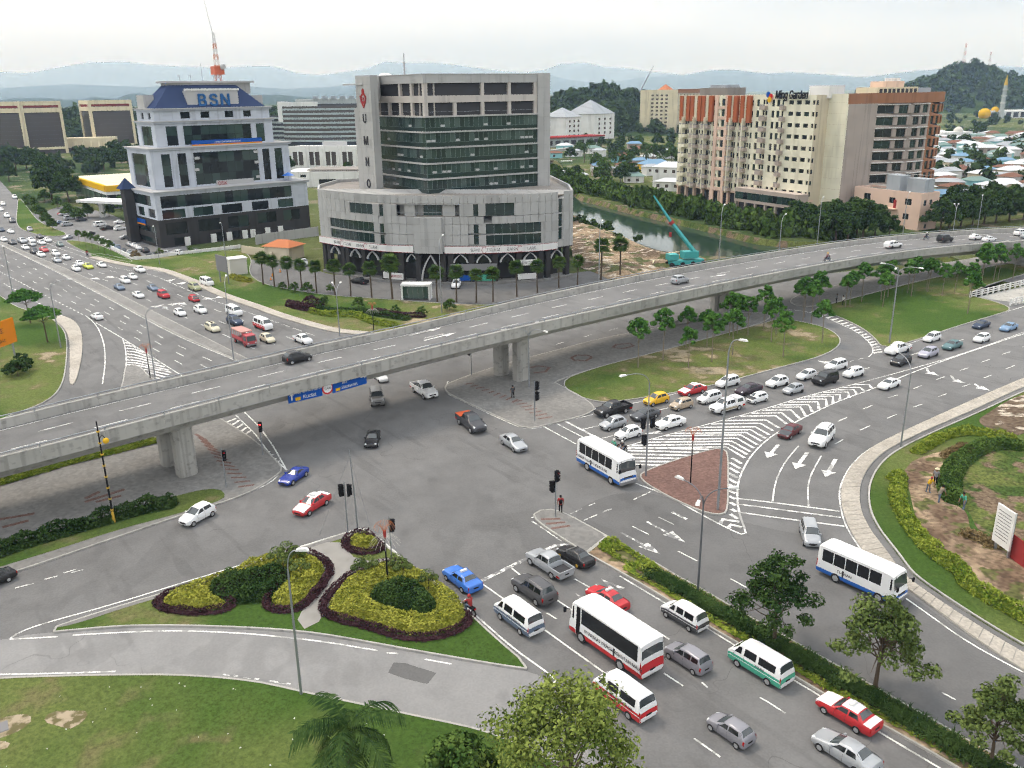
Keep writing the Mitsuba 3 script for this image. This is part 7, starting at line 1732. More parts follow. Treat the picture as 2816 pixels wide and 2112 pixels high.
add('core', slab(Polygon([q0, q1, q2, (145, 840)]).buffer(-.6), 0, 37.5), 'wall_beige', bk)
add('roof_cap', MB().bar((139, 806, 38), (139, 806, 42.5), 7, .2, n=4).mesh(), 'terracotta', bk)
for (x, y, w, h, rh, lab) in ((42, 700, 15, 19, 7, 'smaller white block with grey pyramid roof by the water'), (68, 745, 20, 20, 11, 'larger white block with grey pyramid roof by the water')):
  bk = thing('pyramid_roof_house', lab, 'building')
  for W_ in (Wall([(x - w, y + 6), (x + 2, y - 8)]), Wall([(x + 2, y - 8), (x + w, y + 6)])):
    rects = [(W_.L * .2 + j * W_.L * .28, W_.L * .2 + j * W_.L * .28 + 2.2, 4.2 + i * 3.6, 6 + i * 3.6) for i in range(4) for j in range(3 if W_.p[0, 0] > x else 1)]
    add('wall', W_.skin(h, rects, .4), 'wall_white', bk)
    windows(bk, W_, rects, .25, 'glass_bronze', 1)
  add('core', slab(Polygon([(x - w, y + 6), (x + 2, y - 8), (x + w, y + 6), (x - 2, y + 20)]).buffer(-.6), 0, h - .2), 'wall_white', bk)
  ro = np.array([(x - w - 1, y + 6, h), (x + 2, y - 9.5, h), (x + w + 1, y + 6, h), (x - 2, y + 21, h), (x, y + 6, h + rh)])
  add('roof', trimesh.Trimesh(ro, [[0, 1, 4], [1, 2, 4], [2, 3, 4], [3, 0, 4], [0, 2, 1], [0, 3, 2]], process=False), 'roof_gray', bk)
bk = thing('waterfront_shed', 'long low grey waterfront building with rusty roof below the pyramid roofs', 'building')
ws_ = Wall([(26, 640), (70, 668)])
add('wall', ws_.box(0, ws_.L, 0, 6, -14, 0).mesh(), 'band_gray', bk)
add('roof', ws_.box(-1, ws_.L + 1, 6, 6.8, -15, 1.5).mesh(), 'dull_red', bk)
for q in range(7):
  add('opening', ws_.box(2 + q * 7, 6.5 + q * 7, 1, 4.2, .02, .12).mesh(), 'dark_gray', bk)
quay = thing('quay_wall', 'curved grey quay wall along the far water', 'quay')
add('wall', band(smooth_line([(24.2,579.3),(37.5,599.7),(53.2,631.8),(69.3,667.7)], 6), 0, 3, -2, 1.6), 'concrete', quay)

# ---------------------------------------------------------------- water, hills and far woods
def water_fn(p, n, uv):
  return 0.5 * noise(p.x * 0.9, p.y * 1.6, 0.0) + 0.5 * noise(p.x * 2.6 + 5, p.y * 4.0, 1.0)
scene['water'] = {'type': 'twosided', 'bsdf': {'type': 'bumpmap', 'arbitrary': proc(water_fn, 0.05), 'scale': 0.004, 'bsdf': {'type': 'principled', 'base_color': rgb(0.018, 0.036, 0.028), 'roughness': 0.07, 'specular': 0.55}}}
struct('river', sheet(RIVER.buffer(4), -1.6), 'water', 'dark green tidal river that mirrors the white sky')
for rp in geoms(RIVER):
  ring = np.array(rp.exterior.coords)[::-1]
  inner = rp.buffer(-3.0)
  v0 = np.c_[ring, np.full(len(ring), -0.06)]
  cs = np.array(rp.centroid.coords[0])
  nn_ = normals2(ring) * -1
  v1 = np.c_[ring + nn_ * 1.4, np.full(len(ring), -1.9)]
  if Polygon(v1[:, :2]).area > rp.area:
    v1 = np.c_[ring - nn_ * 1.4, np.full(len(ring), -1.9)]
  struct('river_bank', MB().ribbon(v0, v1).mesh(), 'weeds', 'bare muddy river bank')
dirt = P([(21,293.5),(25.3,259.1),(30.7,241),(34.1,221),(38.8,210.6),(48.3,204.9),(41.7,194.4),(34.1,187),(27.2,181),(21.8,177.1),(19,188),(14.6,196.3),(16.1,232)], 1.5)
dm = sheet(dirt.difference(RIVER), 0.0)
dm = trimesh.Trimesh(*trimesh.remesh.subdivide_to_size(dm.vertices, dm.faces, 4.0), process=True)
dv = dm.vertices.copy()
edge_d = np.array([dirt.exterior.distance(Point(q[:2])) for q in dv])
dv[:, 2] = 0.03 + np.minimum(edge_d, 5) / 5 * (2.4 * meshkit.fbm(dv * [0.13, 0.13, 0] + 4, 4) ** 1.5)
struct('building_site', trimesh.Trimesh(dv, dm.faces), 'site_soil', 'rough bare earth of a building site by the river', smooth=True)
def ridge(name, prof, Y, depth, m, label, rough=0.0, rows=10, foot=0.0):
  """A hill range whose crest runs through the profile points (x, z) at the distance Y."""
  pr = np.array(prof, float)
  x = np.linspace(pr[0, 0], pr[-1, 0], 160)
  z = np.interp(x, pr[:, 0], pr[:, 1])
  vs = []
  for r in range(rows + 5):
    t = r / rows
    h = np.clip(1 - abs(1 - t) ** 1.2, 0, 1) if t <= 1 else max(0, 1 - (t - 1) * 2)
    y = Y - depth * (1 - t)
    q = np.stack([x * (y / Y if t <= 1 else 1), np.full_like(x, y), x * 0], -1)
    b = meshkit.fbm(q / (depth * 0.30) + 7, 4) - 0.5
    bump = b * (1 - abs(2 * min(t, 1) - 1)) * rough
    vs.append(np.c_[q[:, 0], q[:, 1] + bump * depth * .4, foot + (z - foot) * np.clip(h + bump, 0, 1.02)])
  v = np.vstack(vs)
  n = len(x)
  i = np.arange((rows + 4) * n).reshape(rows + 4, n)[:, :-1].ravel()
  f = np.c_[i, i + 1, i + n + 1, i + n]
  struct(name, (v, f), m, label, smooth=True)
  return x, z
flat('forest_far', (0.030, 0.050, 0.030))
ridge('mountains', [(-22645,428),(-17561,601),(-13763,730),(-13019,685),(-12114,827),(-11344,935),(-10341,946),(-9729,856),(-8735,796),(-7862,750),(-6816,795),(-6329,777),(-5744,593),(-5121,526),(-4486,601),(-3853,675),(-3339,857),(-2715,814),(-2088,818),(-1464,751),(-463,609),(416,515),(1045,601),(1422,738),(2062,765),(2629,640),(3220,609),(3890,506),(4358,465),(4840,399),(6349,273),(8901,25),(15286,-237)], 25000, 6200, 'forest_far', 'farthest pale blue mountain range', 0.25)
ridge('hills', [(-3324,28),(-1650,62),(-813,99),(-61,137),(657,332),(1106,232),(1524,180),(1940,182),(2363,248),(2853,281),(3194,284),(3606,357),(4020,368),(4347,324),(4674,289),(5089,307),(5717,260),(6104,224),(6448,204),(6858,253),(7260,295),(7681,321),(8327,391),(10006,292),(12547,102)], 16500, 4200, 'forest_far', 'blue hill range in the haze on the right', 0.35)
ridge('hills', [(-12074,241),(-9673,181),(-7875,101),(-6647,171),(-5732,205),(-4710,158),(-4099,196),(-3498,154),(-2896,112),(-2166,137),(-1802,144),(-1198,102),(-593,36)], 12000, 3000, 'forest_far', 'pale blue hills low in the haze on the left', 0.35)
ridge('hills', [(-4992,61),(-3675,69),(-2894,29),(-2826,40),(-2628,40),(-2533,26),(-2419,30),(-2364,42),(-2235,28),(-2165,52),(-2098,61),(-1996,37),(-1788,19),(-1523,24),(-1416,37),(-1311,41),(-1206,29),(-1049,12),(-786,4)], 5200, 1300, 'forest_far', 'grey green wooded hills behind the twin towers', 0.4)
def blob_tree_mesh(seed, n=26, r=1.0, leaf=0.22, per=34):
  """A far crown: leaf clumps spread over several overlapping lobes, unit radius."""
  r_ = np.random.RandomState(seed)
  m = MB()
  lobes = np.c_[r_.uniform(-.6, .6, n), r_.uniform(-.6, .6, n), r_.uniform(-.35, .6, n)]
  P_, N_ = [], []
  for c in lobes:
    d = r_.normal(size=(per, 3))
    d /= np.linalg.norm(d, axis=1, keepdims=True)
    P_.append(c + d * r_.uniform(.22, .36, (per, 1)))
    N_.append(d)
  return leaf_quads(np.vstack(P_), leaf, r_, np.vstack(N_))
def leaf_quads(p, size, r_, out=None, aspect=0.55, flatness=0.5):
  """One small bent leaf spray per point."""
  n = len(p)
  a = r_.normal(size=(n, 3))
  if out is not None:
    a = a * flatness + out + [0, 0, 0.35]
  a /= np.linalg.norm(a, axis=1, keepdims=True)
  b = np.cross(a, r_.normal(size=(n, 3)))
  b /= np.maximum(np.linalg.norm(b, axis=1, keepdims=True), 1e-6)
  c = np.cross(a, b)
  s = size * r_.uniform(.6, 1.4, (n, 1))
  v = np.stack([p - b * s, p - c * s * aspect, p + b * s, p + c * s * aspect], 1).reshape(-1, 3)
  i = np.arange(n)[:, None] * 4
  return trimesh.Trimesh(v, np.vstack([i + [0, 1, 2], i + [0, 2, 3]]), process=False)
FAR = [shape(f'far{s}', lambda s=s: blob_tree_mesh(s, 14, leaf=.26, per=16)) for s in range(4)]
FARV = [blob_tree_mesh(s, 12, leaf=.30, per=10) for s in range(6)]
def wood(name, spots, m, label):
  """A far wood that reads as one mass: one object of many crowns."""
  out = MB()
  for x, y, z, r, h in spots:
    b = FARV[rng.randrange(6)]
    a = rng.uniform(0, 6.28)
    v = b.vertices
    out.raw(np.c_[(v[:, 0] * cos(a) - v[:, 1] * sin(a)) * r + x, (v[:, 0] * sin(a) + v[:, 1] * cos(a)) * r + y, (v[:, 2] + .75) * h + z], b.faces)
  return tag(add(name, out.mesh(), m), label, None, None, 'stuff')
def wooded_hill(prof, Y, depth, label, hlabel, n, r0=7.0, name='hill_wood'):
  x, z = ridge('wooded_hill', [(a, max(1.0, b - r0 * 0.9)) for a, b in prof], Y, depth, 'leaf_hill', hlabel, 0.15)
  sp = []
  for _ in range(n):
    t = rng.random() ** 0.75
    xx = rng.uniform(x[0], x[-1])
    zz_ = np.interp(xx, x, z) * np.clip(1 - abs(1 - t) ** 1.2, 0, 1)
    y = Y - depth * (1 - t)
    r = rng.uniform(.7, 1.35) * r0
    sp.append((xx * y / Y, y, zz_ - r * .3, r, r * rng.uniform(.7, 1.0)))
  wood(name, sp, 'leaf_hill', label)
wooded_hill([(16,22),(38,31),(52,36),(65,38),(76,40),(88,43),(100,46),(109,44),(118,42),(137,37),(160,33),(194,30),(224,24),(263,16)], 950, 170, 'dense dark green jungle on the hill behind the pyramid roofs', 'steep jungle hill behind the pyramid roofs', 520, 7)
wooded_hill([(612,25),(684,40),(707,48),(737,50),(756,64),(775,67),(804,72),(820,74),(835,73),(847,60),(877,59),(901,54),(972,55),(1139,30)], 1600, 260, 'dark jungle on the high hill behind the mosque', 'high jungle hill behind the mosque', 420, 13)
wooded_hill([(-559,23),(-503,24),(-477,19),(-465,19),(-455,25),(-448,27),(-437,26),(-416,26),(-395,30),(-382,33),(-372,27),(-362,22),(-329,24),(-288,24),(-246,28),(-228,29),(-201,22)], 900, 170, 'wooded rise between the twin towers and the stepped block', 'wooded rise behind the twin towers', 480, 8)

# ---------------------------------------------------------------- nearer trees
def branch_tree(seed, H, crown_r, crown_h, n_leaf, leaf, trunk_r, lobes=30, base=0.42, gap=0.0, flat_=1.0, spread=1.0):
  """(wood mesh, crown mesh): a tapered trunk that forks, and leaf sprays gathered round the limb ends."""
  r_ = np.random.RandomState(seed)
  m = MB()
  zc = H - crown_h
  lean = r_.uniform(-.04, .04, 2) * H
  top = np.array([lean[0], lean[1], zc + crown_h * .45])
  mid = np.array([lean[0] * .3, lean[1] * .3, zc * .6])
  m.tube([(0, 0, -.1), mid, top], [trunk_r, trunk_r * .75, trunk_r * .3], 7)
  ends = []
  for q in range(lobes):
    a = q * 2.399 + r_.uniform(-.4, .4)
    t = (q + .5) / lobes
    rad = crown_r * math.sqrt(t) * r_.uniform(.6, 1.0)
    zz_ = zc + crown_h * (.15 + .75 * (1 - t ** 1.3) * r_.uniform(.55, 1.1))
    e = np.array([cos(a) * rad + lean[0], sin(a) * rad + lean[1], zz_])
    s = mid + (top - mid) * r_.uniform(.25, .95)
    k = s + (e - s) * .5 + [0, 0, -.06 * rad]
    if q % 2 == 0 or lobes < 20:
      m.tube([s, k, e], [trunk_r * .32, trunk_r * .2, trunk_r * .07], 4)
    ends.append(e)
  ends = np.array(ends)
  per = n_leaf // lobes
  P_, N_ = [], []
  for e in ends:
    if r_.random_sample() < gap:
      continue
    d = r_.normal(size=(per, 3))
    d /= np.linalg.norm(d, axis=1, keepdims=True)
    rr_ = crown_r * r_.uniform(.20, .34) * spread
    P_.append(e + d * [1, 1, .62 * flat_] * rr_ * r_.random_sample((per, 1)) ** .45)
    N_.append(d * .8)
  return m.mesh(), leaf_quads(np.vstack(P_), leaf, r_, np.vstack(N_))
def tree(name, label, x, y, wood_m, crown_m, mb='bark', ml='leaf_mid', rz=0.0, s=1.0, group=None, z=0.0):
  k = thing(name, label, 'tree', group)
  M = at(x, y, z, rz, s)
  add('trunk', put(wood_m, M), mb, k)
  add('crown', put(crown_m, M), ml, k)
  return k
def kit(tagname, *a, **kw):
  w, c = branch_tree(*a, **kw)
  return mikit.ply(w, None, True), mikit.ply(c, None)
MT = [kit('m', 11, 7.2, 2.9, 5.2, 7000, .14, .17, lobes=50, gap=.18, spread=.85), kit('m', 12, 7.6, 3.3, 5.8, 7000, .14, .19, lobes=54, gap=.24, spread=.82), kit('m', 13, 6.6, 2.7, 4.8, 6000, .14, .15, lobes=46, gap=.22, spread=.82)]
for i, (pt, s, ml, lab) in enumerate((([(18.64,53.07)], 1.02, 'leaf_dark', 'dense dark leafy tree on the planted median, farthest up the road'), ([(23.76,47.78)], 1.0, 'leaf_olive', 'open olive leaved tree on the median in front of the white and blue bus'), ([(27.89,41)], 0.92, 'leaf_olive', 'olive green tree on the median at the right frame edge'))):
  tree('roadside_tree', lab, *pt[0], *MT[i], 'bark', ml, i * 2.0, s)
big = kit('b', 21, 11.0, 4.9, 6.4, 14000, .12, .2, lobes=78, gap=.12, spread=.92)
bx_, by_ = [(2.79,35.05)][0]
tree('large_tree', 'big fine leaved green tree rising from below the frame in front of the minibus', bx_, by_, *big, 'bark_pale', 'leaf_fresh', 0.4, 0.98)
bx_, by_ = [(-2.71,36.03)][0]
tree('large_tree', 'smaller dark bushy tree beside the big tree at the bottom of the frame', bx_, by_, *kit('b', 22, 7.0, 3.0, 4.6, 6000, .16, .16, lobes=36), 'bark', 'leaf_mid', 1.0, 1.0)
STREET = [kit('s', 31 + q, 7.2, 1.75, 3.1, 2000, .18, .085, lobes=24, flat_=1.15) for q in range(4)]
GT = 'young street trees on the lawns beside the flyover'
spots = [(18.2,118.8),(22.3,122),(27,128.8),(25.3,118.2),(30.3,128.9),(29.3,121.1),(30.8,144.2),(35.8,138.2),(33.2,124.5),(38.3,135.3),(41,141.3),(41,131.4),(49.3,151),(51.9,153.9),(58,162.5),(50.2,144.3),(51.2,143.1),(48.6,130.2),(40.3,122.9),(42.7,134.7),(60.2,154.2),(64.7,158.2),(68,161.9),(70.1,163.8),(67.4,153),(74.8,168.1),(79.2,169.8),(76.3,161.4),(80.9,164.6),(82,161.1),(91.6,180.7),(92.7,177.6),(85.2,162.9),(87.5,161.7),(99.7,183.9),(97.7,176.1),(100,174.8),(90.5,184.5),(80.1,147.6)]
WH = ['nearest the pier', 'second from the pier along the paving edge', 'third along the paving edge', 'standing alone out on the loop lawn']
deck_area = Polygon(np.vstack([near[:, :2], far[::-1, :2]])).buffer(1.6)
fixed = []
for q in spots:
  while deck_area.contains(Point(q)):
    q = (q[0] + .5, q[1] - 1.0)
  fixed.append(q)
spots = fixed
for i, (x, y) in enumerate(spots):
  b = islands['loop_lawn'].contains(Point(x, y))
  lab = 'young slim tree on the lawn inside the loop road' if b else ('young slim tree on the far lawn beyond the loop road' if x > 45 else 'young slim tree along the edge of the paving under the flyover')
  if i < 3:
    lab = 'young slim tree ' + ('on the near tip of the loop lawn edge', 'second along the paving edge of the loop lawn', 'third along the paving edge of the loop lawn')[i]
  tree('street_tree', lab, x, y, *STREET[i % 4], 'bark_pale', 'leaf_street', i * 1.7, rng.uniform(.85, 1.15), GT, 0.1)
def fan_palm(seed):
  r_ = np.random.RandomState(seed)
  w = MB().tube([(0, 0, -.1), (.08, .05, 2.8), (.05, .1, 5.6)], [.17, .14, .12], 7).mesh()
  m = MB()
  for q in range(52):
    a, el = q * 2.399, r_.uniform(-.9, 1.25)
    d = np.array([cos(a) * cos(el), sin(a) * cos(el), sin(el)])
    c = np.array([.05, .1, 5.6]) + d * r_.uniform(.55, .8)
    side = np.cross(d, [0, 0, 1.0])
    side /= np.linalg.norm(side)
    up = np.cross(side, d)
    for j in range(9):
      t = -1.25 + 2.5 * j / 8
      e = d * cos(t) + side * sin(t) - up * (.12 * abs(t)) + np.array([0, 0, -.18])
      L = 1.12 * r_.uniform(.8, 1.1)
      ww = (side * cos(t) - d * sin(t)) * .10
      m.raw([c - ww, c + ww, c + e * L * .6 + ww * .9, c + e * L, c + e * L * .6 - ww * .9], [[0, 1, 2], [0, 2, 4], [4, 2, 3]])
  return mikit.ply(w, None, True), mikit.ply(m.mesh(), None)
FP = [fan_palm(s) for s in (1, 2, 3)]
pl = [(-52.2,180),(-49.2,177.6),(-45.7,175.7),(-42.7,174.4),(-39.2,171.8),(-35.1,169.7),(-31.7,168.2),(-27.3,166.6),(-23,164.9),(-14.1,162.4),(-10.4,162),(-6.6,161.3),(-3.4,161.8),(1.2,165.9),(5.3,169.1),(9.8,173.5),(13.7,175),(19.1,180.5),(23.4,182.6)]
pn = ['first', 'second', 'third', 'fourth', 'fifth', 'sixth', 'seventh', 'eighth', 'ninth', 'tenth', 'eleventh', 'twelfth', 'thirteenth', 'fourteenth', 'fifteenth', 'sixteenth', 'seventeenth', 'eighteenth', 'nineteenth']
for i, (x, y) in enumerate(pl):
  s = 1.28 if i in (8, 17, 18) else rng.uniform(.92, 1.05)
  tree('fan_palm', f'fan palm on the verge before the curved office block, {pn[i]} from its left end', x, y, *FP[i % 3], 'bark', 'leaf_mid', i * 1.1, s, 'fan palms along the forecourt', 0.1)
def feather_palm(name, label, x, y, H, L, n, seed, s=1.0, group=None, z=0.0, up0=1.15):
  key = f'fp{seed}'
  if key not in _cache:
    r_ = np.random.RandomState(seed)
    w = MB().tube([(0, 0, -.1), (.15, 0, H * .5), (.1, .1, H)], [.24, .19, .15], 8).mesh()
    m = MB()
    for q in range(n):
      a, el = q * 2.399 + .3, up0 - 1.75 * (q / n)
      d = np.array([cos(a), sin(a), 0])
      side = np.array([-sin(a), cos(a), 0])
      pts = []
      p = np.array([.1, .1, H])
      e = el
      for j in range(15):
        pts.append(p.copy())
        p = p + (d * cos(e) + np.array([0, 0, sin(e)])) * L / 14
        e -= (1.55 + .25 * r_.random_sample()) / 14
      pts = np.array(pts)
      m.tube(pts, np.linspace(.05, .012, 15), 4)
      for j in range(1, 28):
        t = j / 28 * 14
        i0 = int(t)
        c = pts[i0] + (pts[min(i0 + 1, 14)] - pts[i0]) * (t - i0)
        fw = pts[min(i0 + 1, 14)] - pts[max(i0 - 1, 0)]
        fw /= np.linalg.norm(fw)
        ll = L * .27 * math.sin(min(1, .25 + j / 28 * 1.1) * pi * .62) * (1.0 if j < 24 else .75)
        for sg in (-1, 1):
          tip = c + side * sg * ll * .8 + fw * ll * .45 + np.array([0, 0, -ll * r_.uniform(.3, .75)])
          ww = fw * .055
          mid_ = c + (tip - c) * .55 + np.array([0, 0, ll * .08])
          m.raw([c - ww, c + ww, mid_ + ww, tip, mid_ - ww], [[0, 1, 2], [0, 2, 4], [4, 2, 3]])
    _cache[key] = (mikit.ply(w, None, True), mikit.ply(m.mesh(), None))
  k = thing(name, label, 'palm', group)
  M = at(x, y, z, seed * .7, s)
  add('trunk', put(_cache[key][0], M), 'bark', k)
  add('fronds', put(_cache[key][1], M), 'leaf_dark', k)
px_, py_ = [(-9.02,38.27)][0]
feather_palm('coconut_palm', 'feathery palm with drooping fronds at the bottom of the frame', px_, py_, 5.8, 3.7, 13, 5)
for i, (x, y) in enumerate([(41,429.2),(41.7,398.8),(62,491.8),(61,449.8),(51.8,435.2),(70.7,459.5),(78.9,488.8),(41.8,495.3),(41.6,378.2),(73.3,431.9)]):
  feather_palm('coconut_palm', 'coconut palm in the village by the river', x, y, 9.0, 4.2, 16, 7 + i % 2, rng.uniform(.8, 1.1), 'village palms', 0, 0.9)
UM = kit('u', 41, 6.2, 3.0, 2.0, 4200, .20, .13, lobes=34, flat_=.55, base=.6)
for (x, y), l in zip([(-85.4,149.6),(-75.9,136.8)], ('flat topped umbrella tree on the grass bank, farther of two', 'flat topped umbrella tree on the grass bank, nearer of two')):
  tree('umbrella_tree', l, x, y, *UM, 'bark', 'leaf_street', 0.3, 1.0)
BU = [kit('bush', 51 + q, 1.9, 1.15, 1.6, 1100, .12, .05, lobes=16) for q in range(3)]
def bush(label, x, y, s=1.0, ml='leaf_mid', group=None, name='shrub', z=0.08):
  k = thing(name, label, 'shrub', group)
  b = BU[rng.randrange(3)]
  M = at(x, y, z, rng.uniform(0, 6), s)
  add('stem', put(b[0], M), 'bark', k)
  add('foliage', put(b[1], M), ml, k)
for (x, y), l, s in zip([(-71,118.7),(-72.3,119.3),(-71.2,120.8),(-72.7,123.1)], ('dark shrub in the clump beside the billboard, biggest', 'dark shrub in the clump beside the billboard, at its left', 'dark shrub in the clump beside the billboard, at its right', 'dark shrub in the clump beside the billboard, at its back'), (1.5, 1.1, 1.3, 1.2)):
  bush(l, x, y, s, 'leaf_dark')
for i, (x, y) in enumerate([(-46.9,175.2),(-43.8,172.3),(-40.6,170.5),(-36.4,171.8),(-35.3,160.3),(-28.5,158.1),(-21,153.2),(-16.1,151.2),(-11.3,154.8)]):
  bush('small young shrub on the grass verge before the curved office block', x, y, (.9, 1.1, 1.3, .9, 1.0, 1.2, .9, 1.0, 1.3)[i], 'leaf_mid', 'verge shrubs')
for i, (x, y) in enumerate([(-116.5,234.5),(-113.3,231.5),(-109.9,227.6),(-106.5,223.9),(-102.9,219.4),(-99.3,215.1)]):
  tree('verge_tree', 'small bushy palm like tree on the narrow planted verge', x, y, *STREET[i % 4], 'bark', 'leaf_mid', i, .62, 'trees on the narrow verge', .1)
for i, (x, y, s) in enumerate(((*[(-92.5,213)][0], 1.2), (*[(-87.7,216.2)][0], 1.1), (*[(-81.8,221.1)][0], .9))):
  bush('round clipped shrub along the white wall of the stepped block', x, y, s, ('leaf_brown', 'leaf_olive', 'leaf_mid')[i], 'shrubs by the white wall')
DT = [kit('d', 61 + q, 9.0, 4.6, 6.8, 3200, .42, .3, lobes=36) for q in range(3)]
def dtree(pt, s, label, ml='leaf_dark', group=None, z=0):
  tree('broad_tree', label, pt[0], pt[1], *DT[rng.randrange(3)], 'bark', ml, rng.uniform(0, 6), s, group, z)
for p_q, s, l in (([(-180,346.5)][0], 1.7, 'huge dark spreading tree at the far bend of the highway'), ([(-168.9,337.8)][0], 1.35, 'dark round tree beside the showroom')):
  dtree(p_q, s, l)
for p_q in [(-274.5,485.3),(-275.1,497.1),(-273.9,506.1),(-256.4,482.5),(-239.8,458.2),(-242,429.3),(-237.8,500.3),(-240,516.6),(-222.3,488.8),(-225.4,507.7),(-236,543.5),(-218.4,513),(-224.5,541.5),(-230.3,569),(-252.1,572.9),(-257.3,603.3),(-269.8,462.6),(-259.5,436.4),(-197,473.4),(-207,511.1)]:
  dtree(p_q, rng.uniform(1.0, 1.5), 'dark roadside tree in the row before the twin towers', 'leaf_dark', 'trees before the twin towers')
for p_q in [(-183.4,335),(-173.9,320.2),(-163.6,304),(-156.9,294),(-147,277),(-138.7,264.6),(-147.4,293.1),(-139.9,283.6),(-178.7,338.9),(-164.1,319.2),(-140.9,292.4),(-134.5,294.1),(-137.2,309.9),(-156.4,322.3)]:
  dtree(p_q, rng.uniform(.38, .55), 'small tree among the parked cars by the stepped block', 'leaf_mid', 'trees of the far car park')
for p_q, s in zip([(83.7,232.5),(85.2,226.2),(87.6,224.6),(91.9,225.7),(97.5,231.3),(81.2,238.3),(79.9,244.3),(94.8,237.1),(99.8,228)], (1.0, 1.15, 1.1, 1.2, .95, .9, .9, 1.1, .7)):
  dtree(p_q, s, 'dark rounded tree between the hotel and the flyover', 'leaf_dark', 'trees below the hotel')
for p_q, s in zip([(118.5,239.1),(124.1,245.5),(128.1,246.9),(132.1,248.3),(137.1,251.5),(141.2,253),(147.1,256.3),(153,259.6),(135.1,265.3),(141.8,268.8),(150.1,272.3),(160.4,277.9),(163.5,273.1)], (1.1, 1.2, 1.15, 1.0, 1.2, 1.1, 1.2, 1.0, 1.2, 1.1, 1.2, 1.0, 1.1)):
  dtree(p_q, s * .9, 'dark green tree in the belt beyond the flyover', 'leaf_dark', 'tree belt beyond the flyover')
for p_q, s in zip([(17.1,362.6),(20.9,380.9),(24.4,372.8),(29.7,391.9),(39.6,378.4),(48.1,383.3),(52.4,397.3),(53.9,388.6),(45.1,455.1),(58.5,499),(71.7,514.1),(81.4,530.9),(86.5,511.4),(89.9,493.5),(89.1,462.3),(101.8,568.1),(107.2,545.7),(150.3,726.9),(150.3,765.2),(157.4,725),(103.8,625.9),(91.3,628.7),(76.1,611.2),(65.9,634.4),(54.7,600.9),(43.6,558.1),(35.8,520.6),(-113.9,460.6),(-95.4,396.5),(-79.8,439.7)], [1.0, .9, .8, .7] + [.9] * 23 + [.8, .6, .7]):
  dtree(p_q, s * rng.uniform(.85, 1.15), 'leafy tree in the village between the river and the hotel', rng.choice(['leaf_dark', 'leaf_mid']), 'village trees')
mang = smooth_line([(18.9,393.4),(23.2,369.2),(25.5,352.8),(35.5,327.8),(44.3,299.6),(50.1,286.9),(57.5,267.8),(63.9,250.1),(69.8,234.4),(76.5,231.5),(84.7,230.1)], 1.5)
sp = []
for _ in range(560):
  i = rng.randrange(len(mang))
  q = mang[i]
  r = rng.uniform(1.8, 3.2)
  sp.append((q[0] + rng.uniform(-1, 8), q[1] + rng.uniform(-2.5, 12), -1.2, r, r * rng.uniform(1.0, 1.5)))
wood('mangrove', sp, 'leaf_mangrove', 'thick green mangrove belt along the far river bank')
sp = [(q[0] + rng.uniform(-2, 2), q[1] + rng.uniform(-2, 2), -.3, r_, r_ * .9) for q, r_ in ((p_q, rng.uniform(1.0, 1.8)) for p_q in [(22.1,268.9),(23.1,263.9),(24,259),(25,254.3),(26.4,251.9),(27,247.4),(27.7,245.2),(29.7,234.9),(32.8,228.9)] for _ in range(2))]
wood('river_scrub', sp, 'leaf_dark', 'dark scrub on the near river bank by the building site')
# distant town greenery
sp = []
for _ in range(900):
  y = rng.uniform(330, 1500)
  u = rng.uniform(-.62, .75)
  if y < 620 and -.40 < u < -.02:
    continue
  if y < 460 and u < .33:
    continue
  r = rng.uniform(2.5, 5.5)
  q = Point(u * y, y)
  if RIVER.buffer(3).contains(q) or hpoly.buffer(6).contains(q) or ROAD.buffer(4).contains(q):
    continue
  sp.append((u * y, y, -.5, r, r * rng.uniform(.8, 1.2)))
wood('town_trees', sp, 'leaf_hill', 'scattered trees of the far town, too small to tell apart')

# ---------------------------------------------------------------- hedges and flower beds
def foliage_mass(name, poly, h, per, leaf, m, label, z0=0.12, seed=1, bumpy=0.35, up=0.3, aspect=.45):
  """A clipped or planted mass: leaf sprays over the top and sides of a polygon, heaped by noise."""
  r_ = np.random.RandomState(seed)
  x0, y0, x1, y1 = poly.bounds
  n = int(per * poly.area)
  from shapely import contains_xy, points, distance
  q = r_.uniform((x0, y0), (x1, y1), (int(n * (x1 - x0) * (y1 - y0) / max(poly.area, .1)) + 10, 2))
  q = q[contains_xy(poly, q[:, 0], q[:, 1])]
  d = distance(points(q), poly.boundary)
  hh = h * np.clip(d / (h * .55), 0, 1) ** .5 * (1 - bumpy + 2 * bumpy * meshkit.noise(np.c_[q * 0.9, q[:, :1] * 0]))
  t = np.where(d < h * .5, r_.random_sample(len(q)) ** .5, r_.uniform(.75, 1.05, len(q)))
  p = np.c_[q, z0 + hh * t]
  core = sheet(poly.buffer(-.12) if poly.area > 1.5 else poly, z0 + .03)
  lm = leaf_quads(p, leaf, r_, np.tile([0, 0, up], (len(p), 1)), aspect)
  return tag(add(name, trimesh.util.concatenate([lm, core]), m), label, None, None, 'stuff')
bedL = P([(-27.95,59.05),(-27.59,60.36),(-26.12,61.68),(-24.72,63.21),(-23.12,64.35),(-21.97,65.84),(-20.5,66.35),(-18.48,66.29),(-16.71,65.47),(-15.81,63.93),(-15.99,61.99),(-16.41,60.08),(-17.02,58.27),(-18.89,58.51),(-19.32,59.49),(-18.82,61.16),(-18.48,62.91),(-18.89,63.79),(-21.39,63.71),(-23.95,61.98),(-24.64,60.62),(-22.33,58.91),(-23.15,58.29),(-25.29,58.22)], .5)
